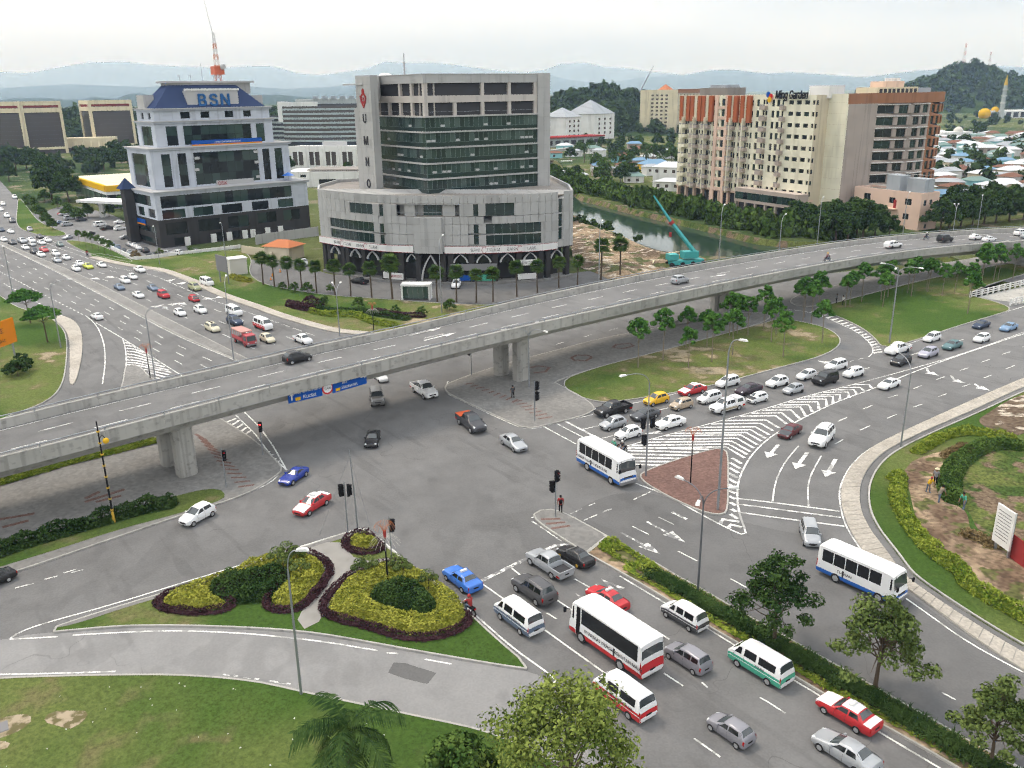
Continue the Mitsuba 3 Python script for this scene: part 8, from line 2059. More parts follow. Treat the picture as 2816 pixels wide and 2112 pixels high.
bedM = P([(-14.55,57.96),(-14.49,59.7),(-13.88,61.24),(-13.28,62.78),(-12.1,63.84),(-10.24,64.54),(-8.23,63.96),(-6.52,62.04),(-4.68,59.8),(-3.85,57.71),(-3.84,55.99),(-5.26,54.85),(-6.76,54.43),(-8.68,54.81),(-10.94,56.16),(-13.18,56.94)], .5)
inM = P([(-11.65,59.63),(-10.54,60.95),(-9.1,61.4),(-7.54,60.88),(-6.29,59.18),(-5.99,57.26),(-7.5,56.68),(-9.38,57.65),(-11.13,58.64)], .5)
inL = P([(-24.86,61.31),(-23.51,63.04),(-21.39,63.71),(-19.13,64.02),(-18.4,62.91),(-18.74,61.16),(-19.32,59.49),(-20.8,58.88),(-22.67,59.05),(-24.3,60.14)], .5)
bedT = P([(-14.64,68.87),(-14.22,69.62),(-13.19,69.68),(-12.23,68.8),(-11.87,67.72),(-12.56,66.93),(-13.85,67.37),(-14.45,68.03)], .4)
foliage_mass('yellow_bed', bedL.difference(inL), .75, 130, .13, 'leaf_yellow', 'bright yellow green shrubs of the left flower bed')
foliage_mass('yellow_bed', bedM.difference(inM), .75, 130, .13, 'leaf_yellow', 'bright yellow green shrubs of the heart shaped middle bed', seed=2)
foliage_mass('yellow_bed', bedT, .7, 130, .13, 'leaf_yellow', 'small round yellow green bed at the tip of the island', seed=3)
for q, (b, l, sd) in enumerate(((bedL, 'dark purple border round the left flower bed', 4), (bedM, 'dark purple border round the heart shaped bed', 5), (bedT, 'dark purple border round the small tip bed', 6))):
  foliage_mass('purple_border', b.buffer(.85).difference(b.buffer(.05)).intersection(tri_poly), .6, 150, .11, 'leaf_purple', l, seed=sd)
foliage_mass('green_shrubs', inM, 1.3, 130, .15, 'leaf_dark', 'dark green shrubs in the middle of the heart shaped bed', seed=7)
foliage_mass('green_shrubs', inL, 1.2, 130, .15, 'leaf_dark', 'dark green shrubs in the middle of the left bed', seed=8)
for i, (x, y) in enumerate([(-20.11,64.79),(-19.48,65.77),(-18.58,64.98),(-19.36,63.66),(-12.7,62.76),(-12.13,63.25),(-9.79,63.41),(-9.24,62.67),(-6.98,60.86),(-17.71,62.89)]):
  k = thing('topiary', 'little cloud pruned tree with round pads in a flower bed', 'shrub', 'topiary of the flower beds')
  add('trunk', MB().tube([(x, y, 0), (x + .1, y, 1.1)], [.06, .04], 5).mesh(), 'bark', k)
  for j, (dx, dy, dz, r) in enumerate(((0, 0, 1.55, .52), (.5, .2, 1.1, .36), (-.45, -.2, 1.2, .34))):
    d = nrg.normal(size=(170, 3))
    d /= np.linalg.norm(d, axis=1, keepdims=True)
    add('pad_foliage', leaf_quads(d * [r, r, r * .6] + [x + dx, y + dy, dz], .09, nrg, d, .5), 'leaf_olive', k)
# median planting
medz = KERB + .02
ringp = P([(7.22,67.35),(8.02,68.21),(8.74,68.19),(9.48,67.59),(10.16,66.56),(11.03,64.97),(11.99,63.63),(12.2,62.54),(11.54,62),(10.75,62.47),(10.04,63.49),(9.19,64.45),(8.42,65.43),(7.71,66.23)], .5)
hol = P([(8.47,66.31),(9.16,66.59),(9.79,66.07),(10.54,64.98),(11.38,63.46),(10.67,63.2),(9.58,64.44),(8.73,65.51)], .5)
foliage_mass('lime_hedge', ringp.difference(hol), .65, 150, .13, 'leaf_lime', 'lime green hedge ring on the median tip', medz, 9)
axis = LineString(np.array(smooth_line([(10.87,62.88),(12.79,60.58),(14.66,58.15),(16.52,55.52),(18.27,53.3),(20.16,50.75),(22.12,48.23),(24.45,45.04),(26.55,42.16),(28.53,39.2),(30.03,37.35)], 1))[:, :2])
lm_ = MB()
r_ = np.random.RandomState(5)
for _ in range(900):
  q = axis.interpolate(r_.uniform(0, axis.length))
  x, y = q.x + r_.uniform(-.9, .9) * .55, q.y + r_.uniform(-.9, .9) * .9
  for b in range(13):
    a, el, L = r_.uniform(0, 6.28), r_.uniform(.5, 1.35), r_.uniform(.5, .95)
    d = np.array([cos(a), sin(a), 0])
    s_v = np.array([-sin(a), cos(a), 0]) * .035
    p0 = np.array([x, y, medz])
    p1 = p0 + (d * cos(el) + [0, 0, sin(el)]) * L * .6
    p2 = p1 + (d * cos(el - 1.0) + [0, 0, sin(el - 1.0)]) * L * .45
    lm_.raw([p0 - s_v, p0 + s_v, p1 + s_v, p1 - s_v, p2], [[0, 1, 2], [0, 2, 3], [3, 2, 4]])
tag(add('lilies', lm_.mesh(), 'leaf_dark'), 'long strip of dark green strap leaved lilies on the median', None, None, 'stuff')
low = axis.buffer(2.0).difference(axis.buffer(.75)).intersection(med_near.buffer(-.25))
sideL = [g_ for g_ in geoms(low)]
low = unary_union([g_ for g_ in sideL if g_.centroid.x < axis.interpolate(axis.project(g_.centroid)).x + .01]) if len(sideL) > 1 else low
foliage_mass('lime_cover', low, .3, 60, .12, 'leaf_lime', 'patchy lime ground cover at the foot of the lilies', medz, 10, bumpy=.5)
# other hedges
def hedge(name, line, w, h, m, label, per=70, leaf=.2, seed=20):
  return foliage_mass(name, LineString(smooth_line(line, .8)[:, :2]).buffer(w, cap_style='round'), h, per, leaf, m, label, .12, seed)
hedge('hedge', [(-46.98,65.34),(-45.29,67.64),(-44,69.04),(-41.8,70.9),(-39.45,72.73),(-37.81,73.96),(-36.22,75.47),(-33.93,76.51)], 1.15, 1.1, 'leaf_dark', 'long dark green hedge beside the left road', 90, .18)
hedge('hedge', [(-55.78,80.14),(-53.5,82.4),(-51.19,84.93),(-48.76,87.6),(-45.89,89.74),(-43.03,92.33),(-41.14,93.66)], 1.1, 1.0, 'leaf_lime', 'long yellow green hedge behind the flyover girder', 60, .2, 21)
hedge('hedge', [(38.82,80.32),(39.52,80.58),(38.37,78.43),(37.17,75.88),(36.58,73.45),(36.12,71.15),(35.81,68.32),(35.81,65.87),(36.18,63.74),(36.82,61.92),(36.13,60.53),(37.11,58.01),(38.14,55.66),(39.23,53.32)], .85, .9, 'leaf_lime', 'yellow green hedge that curves along the grass bank', 110, .15, 22)
hedge('hedge', [(44.17,87),(46.58,89.2),(49.36,91.5),(52.09,92.46),(54.34,91.67),(56.19,90.22)], .75, .9, 'leaf_lime', 'upper curved yellow green hedge of the garden', 110, .15, 23)
hedge('hedge', [(55.68,87.9),(54.02,88.61),(51.79,88.03),(48.65,85.59),(45.98,82.66),(43.9,79.34),(42.75,76.73),(42.48,75.47)], 1.15, .8, 'leaf_mid', 'broad dark green hook shaped hedge in the garden', 100, .17, 24)
for ln, m_, l, sd in (([(-36.4,154.9),(-33.6,152.6),(-30.9,151.6),(-28.3,151.9),(-26.2,149.7),(-24.4,146.7),(-22.1,145),(-20,144.2)], 'leaf_lime', 'yellow green ribbon of shrubs before the flyover', 25), ([(-36.8,157.6),(-33.2,154.8),(-29.8,154.6),(-26.5,153.9),(-22.9,151.2),(-18.5,148.4)], 'leaf_dark', 'dark green ribbon of shrubs before the flyover', 26), ([(-41.4,160.7),(-39.1,158.2),(-37,156.7)], 'leaf_purple', 'purple shrub clump on the verge', 27), ([(-38.4,161),(-36.9,160.4)], 'leaf_purple', 'round purple bush on the verge', 28), ([(-24.4,153.8),(-22,152),(-18.8,150.9),(-16,150.4)], 'leaf_purple', 'purple shrub row before the flyover', 29), ([(-61,187.8),(-58.3,184.6),(-56.2,183.2)], 'leaf_yellow', 'short yellow hedge by the utility box', 30)):
  hedge('shrub_ribbon', ln, .9 if sd not in (27, 28) else 1.5, .8 if sd not in (28,) else 1.4, m_, l, 60, .2, sd)
for ln, sd in (([(46.94,85.64),(49.91,88.09)], 43), ([(40.58,68.4),(41.27,67.75),(41.54,66.72)], 44)):
  hedge('dead_planting', ln, 1.0, .3, 'leaf_brown', 'withered brown planting in the cleared garden', 45, .2, sd)

# ---------------------------------------------------------------- street furniture
LP = 'grey street lamps along the roads'
def lamp(base, h, heads, label, z0=0.1, r=.10, col='steel', hh=None):
  x, y = base[0]
  k = thing('street_lamp', label, 'street lamp', LP)
  add('pole', MB().tube([(x, y, z0), (x, y, (z0 + h) / 2), (x, y, h - 1.3)], [r, r * .8, r * .6], 8).mesh(), col, k, True)
  for q, (hx, hy) in enumerate(heads):
    d = np.array([hx - x, hy - y])
    L = max(.6, min(3.2, np.linalg.norm(d)))
    d = d / max(np.linalg.norm(d), 1e-6) * L
    P0, P1, P2 = np.array([x, y, h - 1.4]), np.array([x + d[0] * .1, y + d[1] * .1, h + .1]), np.array([x + d[0], y + d[1], h])
    pts = [P0 * (1 - t) ** 2 + P1 * 2 * t * (1 - t) + P2 * t * t for t in np.linspace(0, 1, 8)]
    a = add('arm', MB().tube(pts, r * .42, 6).mesh(), col, k, True)
    rz = math.atan2(d[1], d[0])
    v = np.array([(-.1, -.09, -.04), (-.1, .09, -.04), (.75, .17, -.02), (.75, -.17, -.02), (.0, -.1, .12), (.0, .1, .12), (.6, .13, .16), (.6, -.13, .16)])
    c, s = cos(rz), sin(rz)
    v = np.c_[v[:, 0] * c - v[:, 1] * s, v[:, 0] * s + v[:, 1] * c, v[:, 2]] + P2
    add('lamp_head', trimesh.convex.convex_hull(v), 'wall_white', a)
lamp([(-14.34,48.18)], 10.9, [(-13.65,48.2)], 'tall grey lamp with one arm at the lawn edge, before the flower beds')
lamp([(-72.2,133.6)], 11.0, [(-69.5,134.1)], 'grey lamp on the grass bank by the umbrella trees')
lamp([(-50.8,117.3)], 10.5, [(-47,115.9)], 'grey lamp in the striped gore left of the flyover')
lamp([(-99.6,170.3)], 11.0, [(-92.8,157.9)], 'grey lamp at the left frame edge, farthest along the grass bank')
lamp([(-42.2,125.9)], 12.2, [(-45,137.9)], 'grey lamp on the narrow highway median')
lamp([(-12.6,153.3)], 13.6, [(-11,165.8)], 'very tall grey lamp before the curved office block')
lamp([(-28.5,138.9)], 8.2, [(-33.1,151.5),(-31.3,146.6),(-28.1,152)], 'three armed lamp on the verge behind the flyover rail')
lamp([(2.3,110.8)], 8.6, [(3.3,112.7),(4.6,107.7),(-0.9,109.4)], 'three armed lamp beside the middle pier')
lamp([(13.74,81.91)], 11.6, [(11.14,80.37)], 'grey lamp with traffic lights at the tip of the brick island')
lamp([(19.39,74.1)], 17.0, [(20.13,73.49)], 'tallest grey lamp, on the back corner of the brick island', r=.13)
lamp([(14.51,59.73)], 9.2, [(13.21,61.48),(13.68,57.68),(16.41,59.8)], 'dark three armed lamp in the planted median', col='steel_dark')
lamp([(43.04,88.66)], 10.1, [(42.68,94.44)], 'slim grey lamp on the grass beyond the curving footway')
lamp([(59,129.9)], 12.4, [(57.2,130.8),(56.7,126.1),(60.7,127.2)], 'three armed lamp on the far lawn', r=.13)
lamp([(-83.6,205)], 9.6, [(-76.6,184.3)], 'small lamp by the white wall of the stepped block')
lamp([(-70.6,213.8)], 9.0, [(-64.8,189)], 'small lamp on the verge before the stepped block')
for b, hd, h, l in (([(15,144.9)], [(19.2,164.7)], 17, 'first'), ([(39.9,164.4)], [(47.7,185.4)], 17, 'second'), ([(54.9,175.9)], [(60.7,186.6)], 13.5, 'third'), ([(65.1,183.1)], [(78,210.7)], 16, 'fourth'), ([(88.1,194.4)], [(101.2,217.1)], 15.5, 'fifth'),
          ([(102.2,200)], [(105.5,210.1),(106.6,207.2)], 12, 'sixth'), ([(109.7,203.6)], [(120.1,223.3)], 13.5, 'seventh')):
  lamp(b, h, hd, f'lamp behind the far flyover rail, {l} counted from the curved office block', 0.0, .11)
def signal(base, h, heads, label, red=(), pole=True):
  """Traffic light: heads are (dx, dy, z, facing)."""
  x, y = base[0]
  k = thing('traffic_light', label, 'traffic light')
  if pole:
    add('pole', MB().bar((x, y, 0), (x, y, h), .07, .06, n=8).mesh(), 'steel', k, True)
  for q, (dx, dy, z, a) in enumerate(heads):
    c, s = cos(a), sin(a)
    o = (x + dx, y + dy)
    hb = add('signal_head', MB().box(-.13, .13, -.19, .19, z - .55, z + .55, a, o).mesh(), 'black', k)
    for j in range(3):
      zc = z + .35 - j * .35
      ctr = np.array([o[0] + c * .14, o[1] + s * .14, zc])
      add('visor', MB().box(.13, .34, -.15, .15, zc + .12, zc + .15, a, o).box(.13, .30, -.15, -.12, zc - .08, zc + .12, a, o).box(.13, .30, .12, .15, zc - .08, zc + .12, a, o).mesh(), 'black', hb)
      lit = j == 0 and q in red
      d = disc(ctr, np.array([-s, c, 0]), zz, .12, .01, 12)
      e = add('lens', d, 'lamp_red' if j == 0 else 'dark_gray', hb)
      if lit:
        scene[e]['emitter'] = {'type': 'area', 'radiance': rgb(1.6, .03, .03)}
  return k
signal([(-29.31,80.49)], 4.4, [(.25, -.15, 3.7, -1.2)], 'traffic light on the paving beside the left pier')
signal([(-27.79,88.74)], 4.2, [(.1, -.1, 3.5, -1.4)], 'traffic light showing red at the end of the striped footway', red=(0,))
signal([(-15.12,70.42)], 5.2, [(-.3, 0, 4.4, 2.2), (.35, 0, 4.4, .2)], 'twin headed traffic light at the tip of the flower bed island')
signal([(-10.39,64.77)], 4.6, [(.15, 0, 3.8, 1.0)], 'traffic light behind the fountain lamp on the flower bed island')
signal([(3.92,73.13)], 4.9, [(.1, -.1, 4.3, -.7), (-.25, 0, 3.2, 2.6)], 'traffic light showing red on the median nose', red=(0,))
signal([(2.69,98.14)], 5.2, [(.25, 0, 4.6, -.3), (.25, 0, 3.3, -.3)], 'traffic light with two heads on the paved corner')
signal([(13.74,81.91)], 0, [(-.4, 0, 5.9, 2.6), (.4, 0, 6.0, .1), (-.25, 0, 4.1, 2.6)], 'three black signal heads fixed to the lamp on the brick island', pole=False)
signal([(-5.7,116.4)], 4.4, [(-.25, 0, 3.6, 3.0)], 'traffic light under the flyover before the middle pier')
# ornate lamp
x, y = [(-37.58,73.12)][0]
k = thing('ornate_lamp', 'tall black lamp post with gold rings and a yellow globe beside the hedge', 'street lamp')
add('pole', MB().tube([(x, y, 1.0), (x, y, 10.3)], [.10, .06], 8).mesh(), 'black', k)
add('base', MB().bar((x, y, 0), (x, y, 1.3), .17, .12, n=8).mesh(), 'gold', k)
for q in range(8):
  add('ring', MB().bar((x, y, 1.4 + q * 1.12), (x, y, 1.52 + q * 1.12), .15, n=8).mesh(), 'gold', k)
add('bracket', MB().tube([(x, y, 8.6), (x + .35, y - .1, 9.0), (x + .6, y - .1, 8.7)], .035, 5).mesh(), 'black', k)
add('globe', trimesh.creation.icosphere(2, .28).apply_translation((x + .62, y - .1, 8.45)), 'yellow', k, True)
def fountain_lamp(base, h, label, s=1.0):
  x, y = base[0]
  k = thing('fountain_lamp', label, 'decorative lamp')
  add('pole', MB().bar((x, y, 0), (x, y, h), .075, .06, n=7).mesh(), 'black', k)
  red, pale = MB(), MB()
  for q in range(18):
    a = q * 2 * pi / 18
    d = np.array([cos(a), sin(a), 0])
    for m, r, z, drop in ((red, .85, 1.25, .35), (pale, 1.25, .25, .75)):
      pts = [np.array([x, y, h + .1 if m is red else h - .1]) + (d * r * t + np.array([0, 0, z * math.sin(t * 2.2) - drop * t * t])) * s for t in np.linspace(0.05, 1, 7)]
      m.tube(pts, .012, 3)
  add('red_plume', red.mesh(), 'terracotta', k)
  add('pale_arcs', pale.mesh(), 'offwhite', k)
  add('collar', MB().bar((x, y, h - .15), (x, y, h + .5), .10, .14, n=8).mesh(), 'dull_red', k)
fountain_lamp([(-10.36,61.85)], 4.4, 'fountain shaped lamp with red plume and pale arcs in the heart shaped bed')
fountain_lamp([(17.97,79.99)], 4.9, 'fountain shaped lamp with red plume on the brick island')
fountain_lamp([(-51.4,117.1)], 3.9, 'fountain shaped lamp with red plume in the striped gore')
fountain_lamp([(-23.2,141.3)], 3.9, 'fountain shaped lamp with pink plume on the verge before the flyover', .9)
x, y = [(-14.28,70.75)][0]
k = thing('antenna_mast', 'slim guyed antenna mast at the tip of the flower bed island', 'mast')
add('pole', MB().tube([(x, y, 0), (x - .05, y, 4), (x - .2, y, 8.2)], [.09, .07, .03], 6).mesh(), 'steel', k)
for dx, dy in ((-3.4, -.6), (1.6, -1.2)):
  add('guy_wire', MB().bar((x - .2, y, 7.6), (x + dx, y + dy, .05), .012, n=3).mesh(), 'steel_dark', k)
# boards
def board(name, label, cat, a, b, z0, z1, face, posts=True, edge_m='steel', txt=(), zp=0.0):
  A, B = np.array([*a, 0.0]), np.array([*b, 0.0])
  k = thing(name, label, cat)
  W_ = Wall([A[:2], B[:2]])
  add('panel', W_.box(0, W_.L, z0, z1, -.08, .08).mesh(), face, k)
  if posts:
    for u in (W_.L * .12, W_.L * .88):
      add('post', W_.box(u - .08, u + .08, zp, z1 - .1, -.3, -.1).mesh(), edge_m, k)
  r = B - A
  for s, hh, u, z in txt:
    add('lettering', text_on(s, hh, W_.pt(np.array([W_.L * u]), z, .09)[0], r, (0, 0, 1), .015), 'dark_gray', k)
  return k, W_
board('billboard', 'orange billboard cut off by the left frame edge', 'billboard', [(-77.3,122.2)][0], [(-76.1,128.7)][0], 2.6, 6.4, 'orange', txt=(('SALE', .7, .45, 4.6), ('KEDAI', .45, .5, 3.2)))
k, W_ = board('notice_board', 'white project notice board with purple back at the right frame edge', 'sign', [(41.25,66.28)][0], [(41.54,64.17)][0], .9, 4.4, 'wall_white')
for q in range(9):
  add('text_line', W_.box(.25, W_.L - .3, 1.5 + q * .3, 1.56 + q * .3, .085, .095).mesh(), 'mid_gray', k)
hb_ = [(41.9,64.7),(42.17,62.66),(42.89,56.72)]
hk = thing('hoarding', 'dark red site hoarding behind the white notice board', 'fence')
for a, b in zip(hb_[:-1], hb_[1:]):
  W_ = Wall([a, b])
  n = max(1, int(W_.L / 1.2))
  for q in range(n):
    add('sheet', W_.box(W_.L * q / n + .01, W_.L * (q + 1) / n - .01, 0, 2.3, -.03, .03).mesh(), 'dull_red', hk)
k, W_ = board('road_sign', 'big grey road sign seen from behind on the verge', 'sign', [(-62.9,184)][0], [(-59.5,180.5)][0], 2.6, 6.0, 'mid_gray')
x, y = [(-61.3,192.4)][0]
k = thing('utility_cabin', 'small white utility cabin beside the back of the road sign', 'hut')
add('wall', MB().box(-1.9, 1.9, -1.5, 1.5, 0, 3.6, .6, (x, y)).mesh(), 'offwhite', k)
add('roof', MB().box(-2.1, 2.1, -1.7, 1.7, 3.6, 3.8, .6, (x, y)).mesh(), 'wall_white', k)
x0, y0 = [(-21.2,164.3)][0]
x1, y1 = [(-15.6,163.8)][0]
W_ = Wall([(x0, y0), (x1, y1)])
k = thing('glass_kiosk', 'white framed glass shelter on the forecourt edge before the arched entrance', 'shelter')
add('roof', W_.box(-.1, W_.L + .1, 2.75, 3.1, -2.6, .15).mesh(), 'wall_white', k)
for u in (0, W_.L - .3):
  add('frame', W_.box(u, u + .3, 0, 2.75, -2.5, 0).mesh(), 'wall_white', k)
for q in range(5):
  add('pane', W_.box(.35 + q * (W_.L - .7) / 5, .3 + (q + 1) * (W_.L - .7) / 5, .3, 2.7, -.15, -.1).mesh(), rng.choice(['glass_green', 'glass_green_b']), k)
x, y = [(-55.4,208.8)][0]
k = thing('guard_house', 'beige hut with orange tiled roof beside the curved office block', 'hut')
add('wall', MB().box(-3.6, 3.6, -3, 3, 0, 3.2, -.4, (x, y + 3)).mesh(), 'wall_beige', k)
rv = np.array([(-4.2, -3.5, 3.2), (4.2, -3.5, 3.2), (4.2, 3.5, 3.2), (-4.2, 3.5, 3.2), (-1.5, 0, 4.6), (1.5, 0, 4.6)])
rv = np.c_[rv[:, 0] * cos(.4) + rv[:, 1] * sin(.4) + x, -rv[:, 0] * sin(.4) + rv[:, 1] * cos(.4) + y + 3, rv[:, 2]]
add('roof', trimesh.Trimesh(rv, [[0, 1, 5], [0, 5, 4], [1, 2, 5], [2, 3, 4], [2, 4, 5], [3, 0, 4]], process=False), 'terracotta', k)
def wall_run(name, label, cat, pts, h, t, m, seg=4.0, part='panel'):
  k = thing(name, label, cat)
  W_ = Wall(pts)
  n = max(1, int(W_.L / seg))
  for q in range(n):
    for a, b in zip(pts[:-1], pts[1:]) if len(pts) == 2 else ((None, None),):
      pass
    add(part, W_.box(W_.L * q / n + .02, W_.L * (q + 1) / n - .02, 0, h, -t, 0).mesh(), m, k)
  return k
wall_run('boundary_wall', 'low white boundary wall round the car park of the stepped block', 'wall', [*[(-113.8,239.4)], *[(-91.9,211.1)], *[(-70.8,227.4)]], .9, .25, 'wall_white')
wall_run('site_fence', 'long grey concrete panel fence between the two office blocks', 'fence', [*[(-68.2,232.5)], *[(-64.6,236.5)], *[(-54.2,246.4)]], 2.6, .2, 'clad_gray')
wall_run('beige_wall', 'beige garden wall left of the orange roofed hut', 'wall', [*[(-68.2,219.3)], *[(-60.2,213.8)], *[(-57.7,208.2)]], 2.0, .2, 'wall_beige')
wall_run('low_wall', 'low concrete wall beside the road under the flyover', 'wall', [*[(26.9,141.7)], *[(33.1,145.8)], *[(36.9,148.3)]], .9, .3, 'concrete')
for i, (x, y) in enumerate([(-51.9,185.1),(-52,193.6),(-52.6,189.1),(-7.2,178.9)]):
  k = thing('traffic_cone', 'small orange traffic cone on the forecourt of the curved office block', 'cone', 'forecourt cones')
  add('cone', MB().bar((x, y, .05), (x, y, .75), .2, .04, n=8).mesh(), 'orange', k)
  add('base', MB().box(-.25, .25, -.25, .25, 0, .06, 0, (x, y)).mesh(), 'black', k)
# canal bridge
k = thing('canal_bridge', 'pale concrete arch bridge with open white railings at the right frame edge', 'bridge')
ra, rb = np.array([(86.4,159.2)][0]), np.array([(120.6,181.1)][0])
for off, nm in ((0, 'near'), (7.5, 'far')):
  dv_ = (rb - ra) / np.linalg.norm(rb - ra)
  pv = np.array([dv_[1], -dv_[0]])
  o = ra + pv * off
  W_ = Wall([o, o + dv_ * 46])
  for z in (.35, .75, 1.15):
    add('rail', W_.box(0, 46, z, z + .14, -.12, 0).mesh(), 'wall_white', k)
  for q in range(24):
    add('baluster', W_.box(q * 1.95, q * 1.95 + .28, 0, 1.35, -.16, .05).mesh(), 'wall_white', k)
  t = np.linspace(0, pi, 15)
  rib = MB()
  for a, b in zip(t[:-1], t[1:]):
    rib.bar(W_.pt(np.array([23 - 21 * cos(a)]), -2.6 + 2.2 * sin(a), 0)[0], W_.pt(np.array([23 - 21 * cos(b)]), -2.6 + 2.2 * sin(b), 0)[0], .3, n=4)
  add('arch_rib', rib.mesh(), 'concrete', k)
W_ = Wall([ra, ra + dv_ * 46])
add('deck', W_.box(0, 46, -.35, -.03, 0, 7.5).mesh(), 'concrete', k)
# crane
cx_, cy_ = [(39.8,194.7)][0]
k = thing('mobile_crane', 'teal mobile crane with a long boom reaching over the river', 'crane')
mat('crane_teal', (0.06, 0.36, 0.36), 0.5)
add('carrier', MB().box(-4, 4, -1.1, 1.1, .6, 1.5, .3, (cx_, cy_)).mesh(), 'crane_teal', k)
add('cab', MB().box(-4.6, -2.4, -1.1, 1.1, 1.7, 3.0, .3, (cx_, cy_)).mesh(), 'crane_teal', k)
add('house', MB().box(-1, 2.6, -1.1, 1.1, 1.9, 3.4, .3, (cx_, cy_)).mesh(), 'crane_teal', k)
b0, b1, b2 = np.array([cx_ + 2.0, cy_, 3.0]), np.array([cx_ - 3.4, cy_ + 1.0, 9.6]), np.array([cx_ - 7.6, cy_ + 2.0, 15.6])
add('boom', MB().bar(b0, b1, .5, .42, n=4).mesh(), 'crane_teal', k)
add('boom_section', MB().bar(b1, b2, .34, .2, n=4).mesh(), 'crane_teal', k)
add('boom_collar', MB().bar(b1 - (b1 - b0) * .03, b1 + (b1 - b0) * .05, .6, n=8).mesh(), 'dull_red', k)
add('hook_block', MB().bar(b1 + [-.3, -.4, -3.0], b1 + [-.3, -.4, -2.0], .35, n=6).mesh(), 'dull_red', k)
add('wire', MB().bar(b2, b1 + [-.3, -.4, -2.8], .03, n=3).mesh(), 'black', k)
for q in range(4):
  for sy in (-1, 1):
    wx_ = np.array([cx_ + (-4 + q * 2.6) * cos(.3) - sy * 1.1 * sin(.3), cy_ + (-4 + q * 2.6) * sin(.3) + sy * 1.1 * cos(.3), .6])
    add('wheel', MB().bar(wx_ - [0, .15, 0], wx_ + [0, .15, 0], .6, n=10).mesh(), 'rubber', k)
for i in range(34):
  x, y = dirt.representative_point().coords[0]
  q = Point(nrg.uniform(dirt.bounds[0], dirt.bounds[2]), nrg.uniform(dirt.bounds[1], dirt.bounds[3]))
  if dirt.buffer(-1.5).contains(q) and not RIVER.buffer(2).contains(q):
    k = thing('timber_plank', 'loose pale timber lying on the building site', 'timber', 'timber on the building site')
    add('board', MB().box(-1.6, 1.6, -.14, .14, 1.0, 1.2, nrg.uniform(0, 3), (q.x, q.y)).mesh(), 'wall_sand', k)

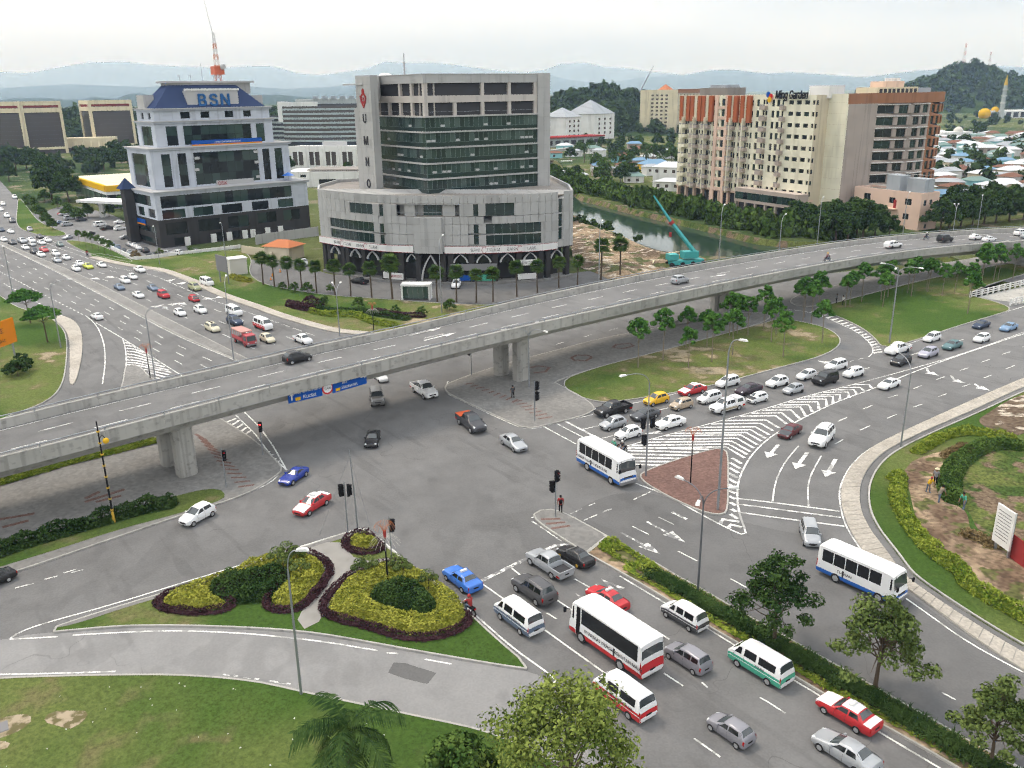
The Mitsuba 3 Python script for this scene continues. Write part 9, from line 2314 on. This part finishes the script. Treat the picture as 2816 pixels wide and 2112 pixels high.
# ---------------------------------------------------------------- people and motorcycles
import manifold3d as m3
def figure(joints, bones, smooth_=6):
  """One continuous body: hulls of spheres at the joints, joined and smoothed."""
  def ball(p, r):
    return m3.Manifold.sphere(r, 10).translate(list(map(float, p)))
  body = m3.Manifold()
  for a, b in bones:
    body += (ball(*joints[a]) + ball(*joints[b])).hull()
  m = body.refine_to_length(.05).to_mesh()
  t = trimesh.Trimesh(m.vert_properties[:, :3], m.tri_verts)
  trimesh.smoothing.filter_taubin(t, iterations=smooth_)
  return t
def person(label, x, y, z, rz, shirt, trousers, hair='black', bend=0.0, stride=.12, arms=((.12, -.02, .85), (.12, .02, .85)), sit=False, extra=None, s=1.0):
  k = thing('person', label, 'person')
  M = at(x, y, z, rz, s)
  fb = bend * .45
  hipz, shz = (.92, 1.42) if not sit else (.80, 1.28)
  J = {'hip': ((0, 0, hipz), .14), 'chest': ((fb * .6, 0, shz - .16), .155), 'neck': ((fb + .01, 0, shz + .06), .06), 'head': ((fb + .05, 0, shz + .22), .105)}
  L, Bn = {}, [('hip', 'chest')]
  tr = {}
  for sg, n in ((-1, 'l'), (1, 'r')):
    st_ = stride * sg
    if sit:
      pts = [((0, sg * .1, .78), .1), ((.42, sg * .17, .68), .075), ((.32, sg * .17, .28), .05), ((.44, sg * .17, .24), .045)]
    else:
      pts = [((0, sg * .09, .9), .1), ((st_ * .6 + .03, sg * .1, .5), .07), ((st_, sg * .1, .09), .05), ((st_ + .14, sg * .1, .05), .04)]
    for i, q in enumerate(pts):
      tr[f'{n}{i}'] = q
    a = arms[0 if sg < 0 else 1]
    L[f's{n}'] = ((fb * .95, sg * .2, shz), .062)
    L[f'e{n}'] = ((fb + a[0] * .5, sg * .27, (shz + a[2] * shz / 1.42) / 2 + .02), .045)
    L[f'w{n}'] = ((fb + a[0] * 1.6, sg * .25 + a[1], a[2] * shz / 1.42), .036)
    for q in range(5):
      L[f'f{n}{q}'] = ((fb + a[0] * 1.6 + .02 + .02 * (q - 2), sg * (.25 + .012 * abs(q - 2)) + a[1], a[2] * shz / 1.42 - .11 - .012 * (2 - abs(q - 2))), .011)
  skin = dict(J, **L)
  bones = [('chest', 'neck'), ('neck', 'head')]
  for n in 'lr':
    bones += [('chest', f's{n}'), (f's{n}', f'e{n}'), (f'e{n}', f'w{n}')] + [(f'w{n}', f'f{n}{q}') for q in range(5)]
  add('body', put(mikit.ply(figure(skin, bones), None, True), M), 'skin', k)
  sh = {'hip': (J['hip'][0], .165), 'chest': (J['chest'][0], .185)}
  for n in 'lr':
    sh[f's{n}'], sh[f'e{n}'] = (L[f's{n}'][0], .08), (L[f'e{n}'][0], .06)
  add('shirt', put(mikit.ply(figure(sh, [('hip', 'chest'), ('chest', 'sl'), ('chest', 'sr'), ('sl', 'el'), ('sr', 'er')]), None, True), M), shirt, k)
  add('trousers', put(mikit.ply(figure(dict(tr, h=((0, 0, hipz - .02), .155)), [('h', 'l0'), ('h', 'r0')] + [(f'{n}{i}', f'{n}{i + 1}') for n in 'lr' for i in range(3)]), None, True), M), trousers, k)
  hp_ = J['head'][0]
  add('hair' if not extra == 'helmet' else 'helmet', put(mikit.ply(trimesh.creation.icosphere(2, .118 if extra != 'helmet' else .15).apply_translation((hp_[0] - .02, 0, hp_[2] + .03)), None, True), M), hair, k)
  if extra == 'hat':
    add('hat', put(mikit.ply(MB().bar((hp_[0], 0, hp_[2] + .06), (hp_[0], 0, hp_[2] + .09), .23, n=14).bar((hp_[0], 0, hp_[2] + .09), (hp_[0], 0, hp_[2] + .19), .12, .09, n=12).mesh()), M), 'wall_sand', k)
  if extra == 'pack':
    add('backpack', put(mikit.ply(trimesh.creation.icosphere(2, .2).apply_scale((.7, .85, 1.2)).apply_translation((-.24, 0, shz - .2)), None, True), M), 'black', k)
  if extra == 'hoe':
    add('hoe', put(mikit.ply(MB().bar((.3, -.2, 1.1), (1.0, -.1, .05), .02, n=5).mesh()), M), 'bark', k)
  return k
def gp(s):
  return s[0]
P_ = lambda lab, pt, rz, *a, **kw: person(lab, pt[0][0], pt[0][1], kw.pop('z', KERB), rz, *a, **kw)
P_('pedestrian in dark clothes on the paved corner by the middle pier', [(0.1,106.4)], 2.0, 'dark_gray', 'black')
P_('pedestrian in dark red shirt with a black backpack on the median nose', [(4.45,73.96)], 1.6, 'dull_red', 'black', extra='pack')
P_('dark clothed walker on the path under the flyover, left of two', [(60.3,156.6)], .4, 'mid_gray', 'black')
P_('walker in dark skirt on the path under the flyover, right of two', [(60.9,155.1)], .4, 'wall_white', 'black')
P_('person in pale shirt on the bare earth by the canal bridge', [(91,170)], .4, 'wall_white', 'dark_gray')
P_('gardener in a yellow vest with a pink cap', [(40.78,77.18)], -1.2, 'yellow', 'paint_blue_gray', 'dull_red', bend=.5)
P_('gardener in checked shirt and straw hat', [(42.27,78.85)], 1.0, 'mid_gray', 'black', extra='hat')
P_('gardener in brown top and blue trousers bending forward', [(40.79,74.97)], .3, 'bark_pale', 'paint_blue_gray', bend=.7)
P_('gardener in green shirt and orange boots with a hoe', [(42.49,73.51)], 3.6, 'paint_green', 'paint_blue_gray', bend=.6, extra='hoe')
def motorcycle(label, x, y, z, rz, m_, rider, shirt, helmet, s=1.0):
  k = thing('motorcycle', label, 'motorcycle')
  M = at(x, y, z, rz, s)
  Q = lambda nm, me, mm, par=k: add(nm, put(mikit.ply(me), M), mm, par)
  for xx in (.62, -.62):
    wk = Q('wheel', MB().bar((xx, -.045, .29), (xx, .045, .29), .29, n=14).mesh(), 'rubber')
    Q('rim', MB().bar((xx, -.05, .29), (xx, .05, .29), .19, n=10).mesh(), 'alloy', wk)
  Q('frame', MB().tube([(.62, 0, .3), (.42, 0, .85), (.05, 0, .42), (-.35, 0, .5), (-.62, 0, .3)], .06, 6).mesh(), 'dark_gray')
  Q('fairing', trimesh.convex.convex_hull(np.array([(.5, sy * .12, .9) for sy in (-1, 1)] + [(.25, sy * .14, .35) for sy in (-1, 1)] + [(.55, 0, .55), (.1, 0, .5)])), m_)
  Q('seat', trimesh.convex.convex_hull(np.array([(xx, sy * .12, zz_) for xx, zz_ in ((.1, .68), (-.75, .78), (.1, .6), (-.7, .62)) for sy in (-1, 1)])), 'black')
  Q('handlebar', MB().bar((.4, -.33, .98), (.4, .33, .98), .02).bar((.42, 0, .8), (.4, 0, .98), .03).mesh(), 'steel')
  Q('headlight', MB().bar((.5, 0, .86), (.58, 0, .86), .09, n=8).mesh(), 'head_lamp')
  Q('tail_light', MB().box(-.82, -.76, -.08, .08, .66, .74).mesh(), 'tail_lamp')
  c, s_n = cos(rz), sin(rz)
  person(rider, x - .15 * c, y - .15 * s_n, z - .02, rz, shirt, 'paint_blue_gray', helmet, sit=True, bend=.25, arms=((.32, -.03, 1.0), (.32, .03, 1.0)), extra='helmet', s=s)
for a in (('green and black motorcycle at the stop line, left of two', [(11.19,88.45)][0], 0, -2.6, 'black', 'motorcyclist in a green shirt and white helmet', 'paint_green', 'wall_white'),
      ('red motorcycle at the stop line, right of two', [(12.02,87.93)][0], 0, -2.3, 'red', 'motorcyclist in dark jacket on the red motorcycle', 'dark_gray', 'wall_white'),
      ('dark motorcycle behind the blue taxi', [(-3.51,57.59)][0], 0, 2.2, 'black', 'motorcyclist in a dark red top behind the blue taxi', 'dull_red', 'dull_red'),
      ('dark motorcycle near the middle of the flyover bend', [(59.1,160.1)][0], 7.3, .5, 'black', 'motorcyclist in maroon with a yellow helmet on the flyover', 'paint_maroon', 'yellow'),
      ('white motorcycle on the far flyover lane', [(88.7,184.3)][0], 7.0, .5, 'white_paint', 'motorcyclist in dark jacket on the far flyover lane', 'dark_gray', 'wall_white'),
      ('motorcycle riding along the highway kerb', [(-106.7,217.8)][0], 0, -.85, 'black', 'motorcyclist in red riding along the highway kerb', 'dull_red', 'black')):
  motorcycle(a[0], a[1][0], a[1][1], a[2] + .01, a[3], a[4], a[5], a[6], a[7])

# ---------------------------------------------------------------- the settlement by the water and the mosque
flat('roof_white', (0.62, 0.64, 0.66))
flat('roof_teal', (0.20, 0.29, 0.27))
flat('roof_rust', (0.22, 0.12, 0.09))
flat('roof_sky', (0.20, 0.33, 0.47))
flat('wall_aqua', (0.30, 0.58, 0.62))
ROOFS = [('roof_white', 'white'), ('roof_white', 'white'), ('roof_white', 'white'), ('roof_gray', 'grey'), ('roof_gray', 'grey'), ('roof_gray', 'grey'), ('roof_rust', 'rusty brown'), ('roof_rust', 'rusty brown'), ('roof_teal', 'green'), ('roof_sky', 'blue')]
def house(label, x, y, w, d, h, rz, roof, wall, group=None, z=0.0):
  k = thing('house', label, 'house', group)
  add('wall', MB().box(-w / 2, w / 2, -d / 2, d / 2, z, h, rz, (x, y)).mesh(), wall, k)
  c, s = cos(rz), sin(rz)
  v = np.array([(sx * (w / 2 + .6), sy * (d / 2 + .6), h) for sx, sy in ((-1, -1), (1, -1), (1, 1), (-1, 1))] + [(-w * .28, 0, h + d * .22), (w * .28, 0, h + d * .22)])
  v = np.c_[v[:, 0] * c - v[:, 1] * s + x, v[:, 0] * s + v[:, 1] * c + y, v[:, 2]]
  add('roof', trimesh.Trimesh(v, [[0, 1, 5], [0, 5, 4], [1, 2, 5], [2, 3, 4], [2, 4, 5], [3, 0, 4], [0, 2, 1], [0, 3, 2]], process=False), roof, k)
  for q in range(max(1, int(w / 4))):
    add('window', MB().box(-w / 2 + 1 + q * 3.6, -w / 2 + 2.3 + q * 3.6, -d / 2 - .05, -d / 2, h - 2.2, h - 1.0, rz, (x, y)).mesh(), 'glass_bronze', k)
def scatter(n, u0, u1, y0, y1, place, group):
  put_, tries = [], 0
  while len(put_) < n and tries < 4000:
    tries += 1
    y = y0 + (y1 - y0) * rng.random() ** 1.3
    x = rng.uniform(u0, u1) * y
    q = Point(x, y)
    w, d = rng.uniform(6.5, 12), rng.uniform(5, 8)
    if any((x - a) ** 2 + (y - b) ** 2 < (w * .55 + c * .55) ** 2 for a, b, c in put_) or RIVER.buffer(7).contains(q) or hpoly.buffer(12).contains(q) or ROAD.buffer(8).contains(q):
      continue
    put_.append((x, y, w))
    rm, rn = rng.choice(ROOFS)
    house(f'small house with {rn} roof {place}', x, y, w, d, rng.uniform(2.6, 4.2), rng.uniform(-.5, .7), rm, rng.choice(['wall_beige', 'wall_aqua', 'wall_white', 'wall_taupe']), group)
scatter(120, .465, .60, 300, 720, 'in the settlement beyond the hotel', 'settlement houses')
scatter(22, .05, .20, 385, 620, 'among the village palms by the river', 'village houses')
house('yellow house with a bright blue roof in the village', 69.5, 425, 13, 10, 4.6, .35, 'roof_sky', 'yellow')
house('white two storey hall left of the hotel end', 67.5, 366, 14, 9, 8, -.5, 'roof_white', 'wall_white')
house('white low shed before the white hall', 66, 350, 16, 6, 3.6, -.5, 'roof_white', 'wall_white')
house('pale house with a white double roof behind the mangrove', 26, 392, 16, 8, 3.2, .2, 'roof_white', 'offwhite')
house('maroon roofed small house right of the pink annex', 133, 268, 8, 6, 3.4, .3, 'dull_red', 'wall_white')
mk = thing('mosque', 'white mosque with gold domes and a tall slender minaret below the high hill', 'mosque')
MX, MY = 592, 1100
add('hall', MB().box(-10, 60, -6, 20, 0, 9, 0, (MX, MY)).mesh(), 'wall_white', mk)
for q in range(7):
  add('opening', MB().box(-8 + q * 9, -2 + q * 9, -6.2, -6, 1, 7, 0, (MX, MY)).mesh(), 'dark_gray', mk)
for dx, r in ((-14, 7), (-2, 4.5), (40, 5)):
  add('dome', trimesh.creation.icosphere(2, r).apply_translation((MX + dx, MY - 2, 5 if dx < -10 else 9)), 'yellow', mk, True)
mn = add('minaret', MB().tube([(MX + 3, MY - 8, 0), (MX + 3, MY - 8, 10), (MX + 3, MY - 8, 38)], [5, 2.6, 2.0], 10).mesh(), 'band_gray', mk)
for z in (17, 25, 32):
  add('gallery', MB().bar((MX + 3, MY - 8, z), (MX + 3, MY - 8, z + 1.4), 2.4, 3.6, n=12).mesh(), 'wall_white', mn)
add('spire', MB().bar((MX + 3, MY - 8, 38), (MX + 3, MY - 8, 50), 2.3, .1, n=10).mesh(), 'gold', mn)
mk = thing('domed_hall', 'low white hall with one pale dome in the settlement', 'building')
add('hall', MB().box(-14, 10, -6, 6, 0, 6, .2, (330, 664)).mesh(), 'wall_white', mk)
add('dome', trimesh.creation.icosphere(2, 3.4).apply_translation((331, 662, 6.2)), 'offwhite', mk, True)
lattice_mast('lattice_mast', 'red and white radio mast on the high hill', 787, 1590, 62, 106, 2.6, .8, ['paint_orange_red', 'wall_white'], 7)
lattice_mast('lattice_mast', 'shorter radio mast among trees on the high hill', 832, 1590, 66, 92, 1.6, .5, ['paint_red_lorry', 'wall_white'], 5)
k = thing('jib_crane', 'thin leaning crane jib beside the apartment tower', 'crane')
add('jib', MB().bar((117, 812, 36), (129, 815, 58), .5, .25, n=4).mesh(), 'mid_gray', k)
k = thing('river_boat', 'white roofed moored boat on the far river', 'boat')
for i, (x, y) in enumerate([(21.8,439.8),(32.4,496.9),(24.1,419.5)]):
  k = k if i == 0 else thing('river_boat', ('', 'small boat with white canopy on the far river', 'second white roofed boat moored beside the first')[i], 'boat')
  hv = np.array([(sx * 5, sy * (1.3 if sx < 0 else .4), z) for sx in (-1, 1) for sy in (-1, 1) for z in (-1.5, -.6)])
  add('hull', trimesh.convex.convex_hull(hv + [x, y, 0]), 'dark_gray', k)
  add('canopy', MB().box(-3.5, 3, -1.4, 1.4, 1.0, 1.15, 0, (x, y)).mesh(), 'wall_white', k)
  for sx in (-3.2, 2.7):
    for sy in (-1.2, 1.2):
      add('post', MB().box(sx - .05, sx + .05, sy - .05, sy + .05, -.7, 1.0, 0, (x, y)).mesh(), 'steel', k)
# litter on the lawns
lit = MB()
for _ in range(90):
  q = Point(nrg.uniform(-34, 2), nrg.uniform(34, 52))
  if lawn_poly.buffer(-.5).contains(q):
    s = nrg.uniform(.015, .05)
    lit.box(-s, s, -s * .7, s * .7, KERB, KERB + .04, nrg.uniform(0, 3), (q.x, q.y))
tag(add('litter', lit.mesh(), 'white_paint'), 'white scraps and little flowers scattered over the lawn', None, None, 'stuff')

# ---------------------------------------------------------------- labels of things in rows: say which one of the row
ORD = 'first second third fourth fifth sixth seventh eighth ninth tenth eleventh twelfth thirteenth fourteenth fifteenth sixteenth seventeenth eighteenth nineteenth twentieth'.split()
ORD += ['twenty-' + q for q in ORD[:9]] + ['thirtieth'] + ['thirty-' + q for q in ORD[:9]] + ['fortieth'] + ['forty-' + q for q in ORD[:9]]
def where(k):
  for c, d in scene.items():
    if c.startswith(k + '__') and d.get('type') == 'ply':
      v = meshkit.WRITTEN[d['filename']][0].mean(0)
      if 'to_world' in d:
        v = (np.array(d['to_world'].matrix, float) @ np.r_[v, 1])[:3].ravel()
      return float(v[0] / max(v[1], 1))
  return 0.0
rows = {}
for k, d in labels.items():
  if d.get('group'):
    rows.setdefault((d['group'], d['label']), []).append(k)
for (_, text), ks in rows.items():
  if 1 < len(ks) <= len(ORD):
    for n, k in enumerate(sorted(ks, key=where)):
      labels[k]['label'] = f'{text}, {ORD[n]} from left'
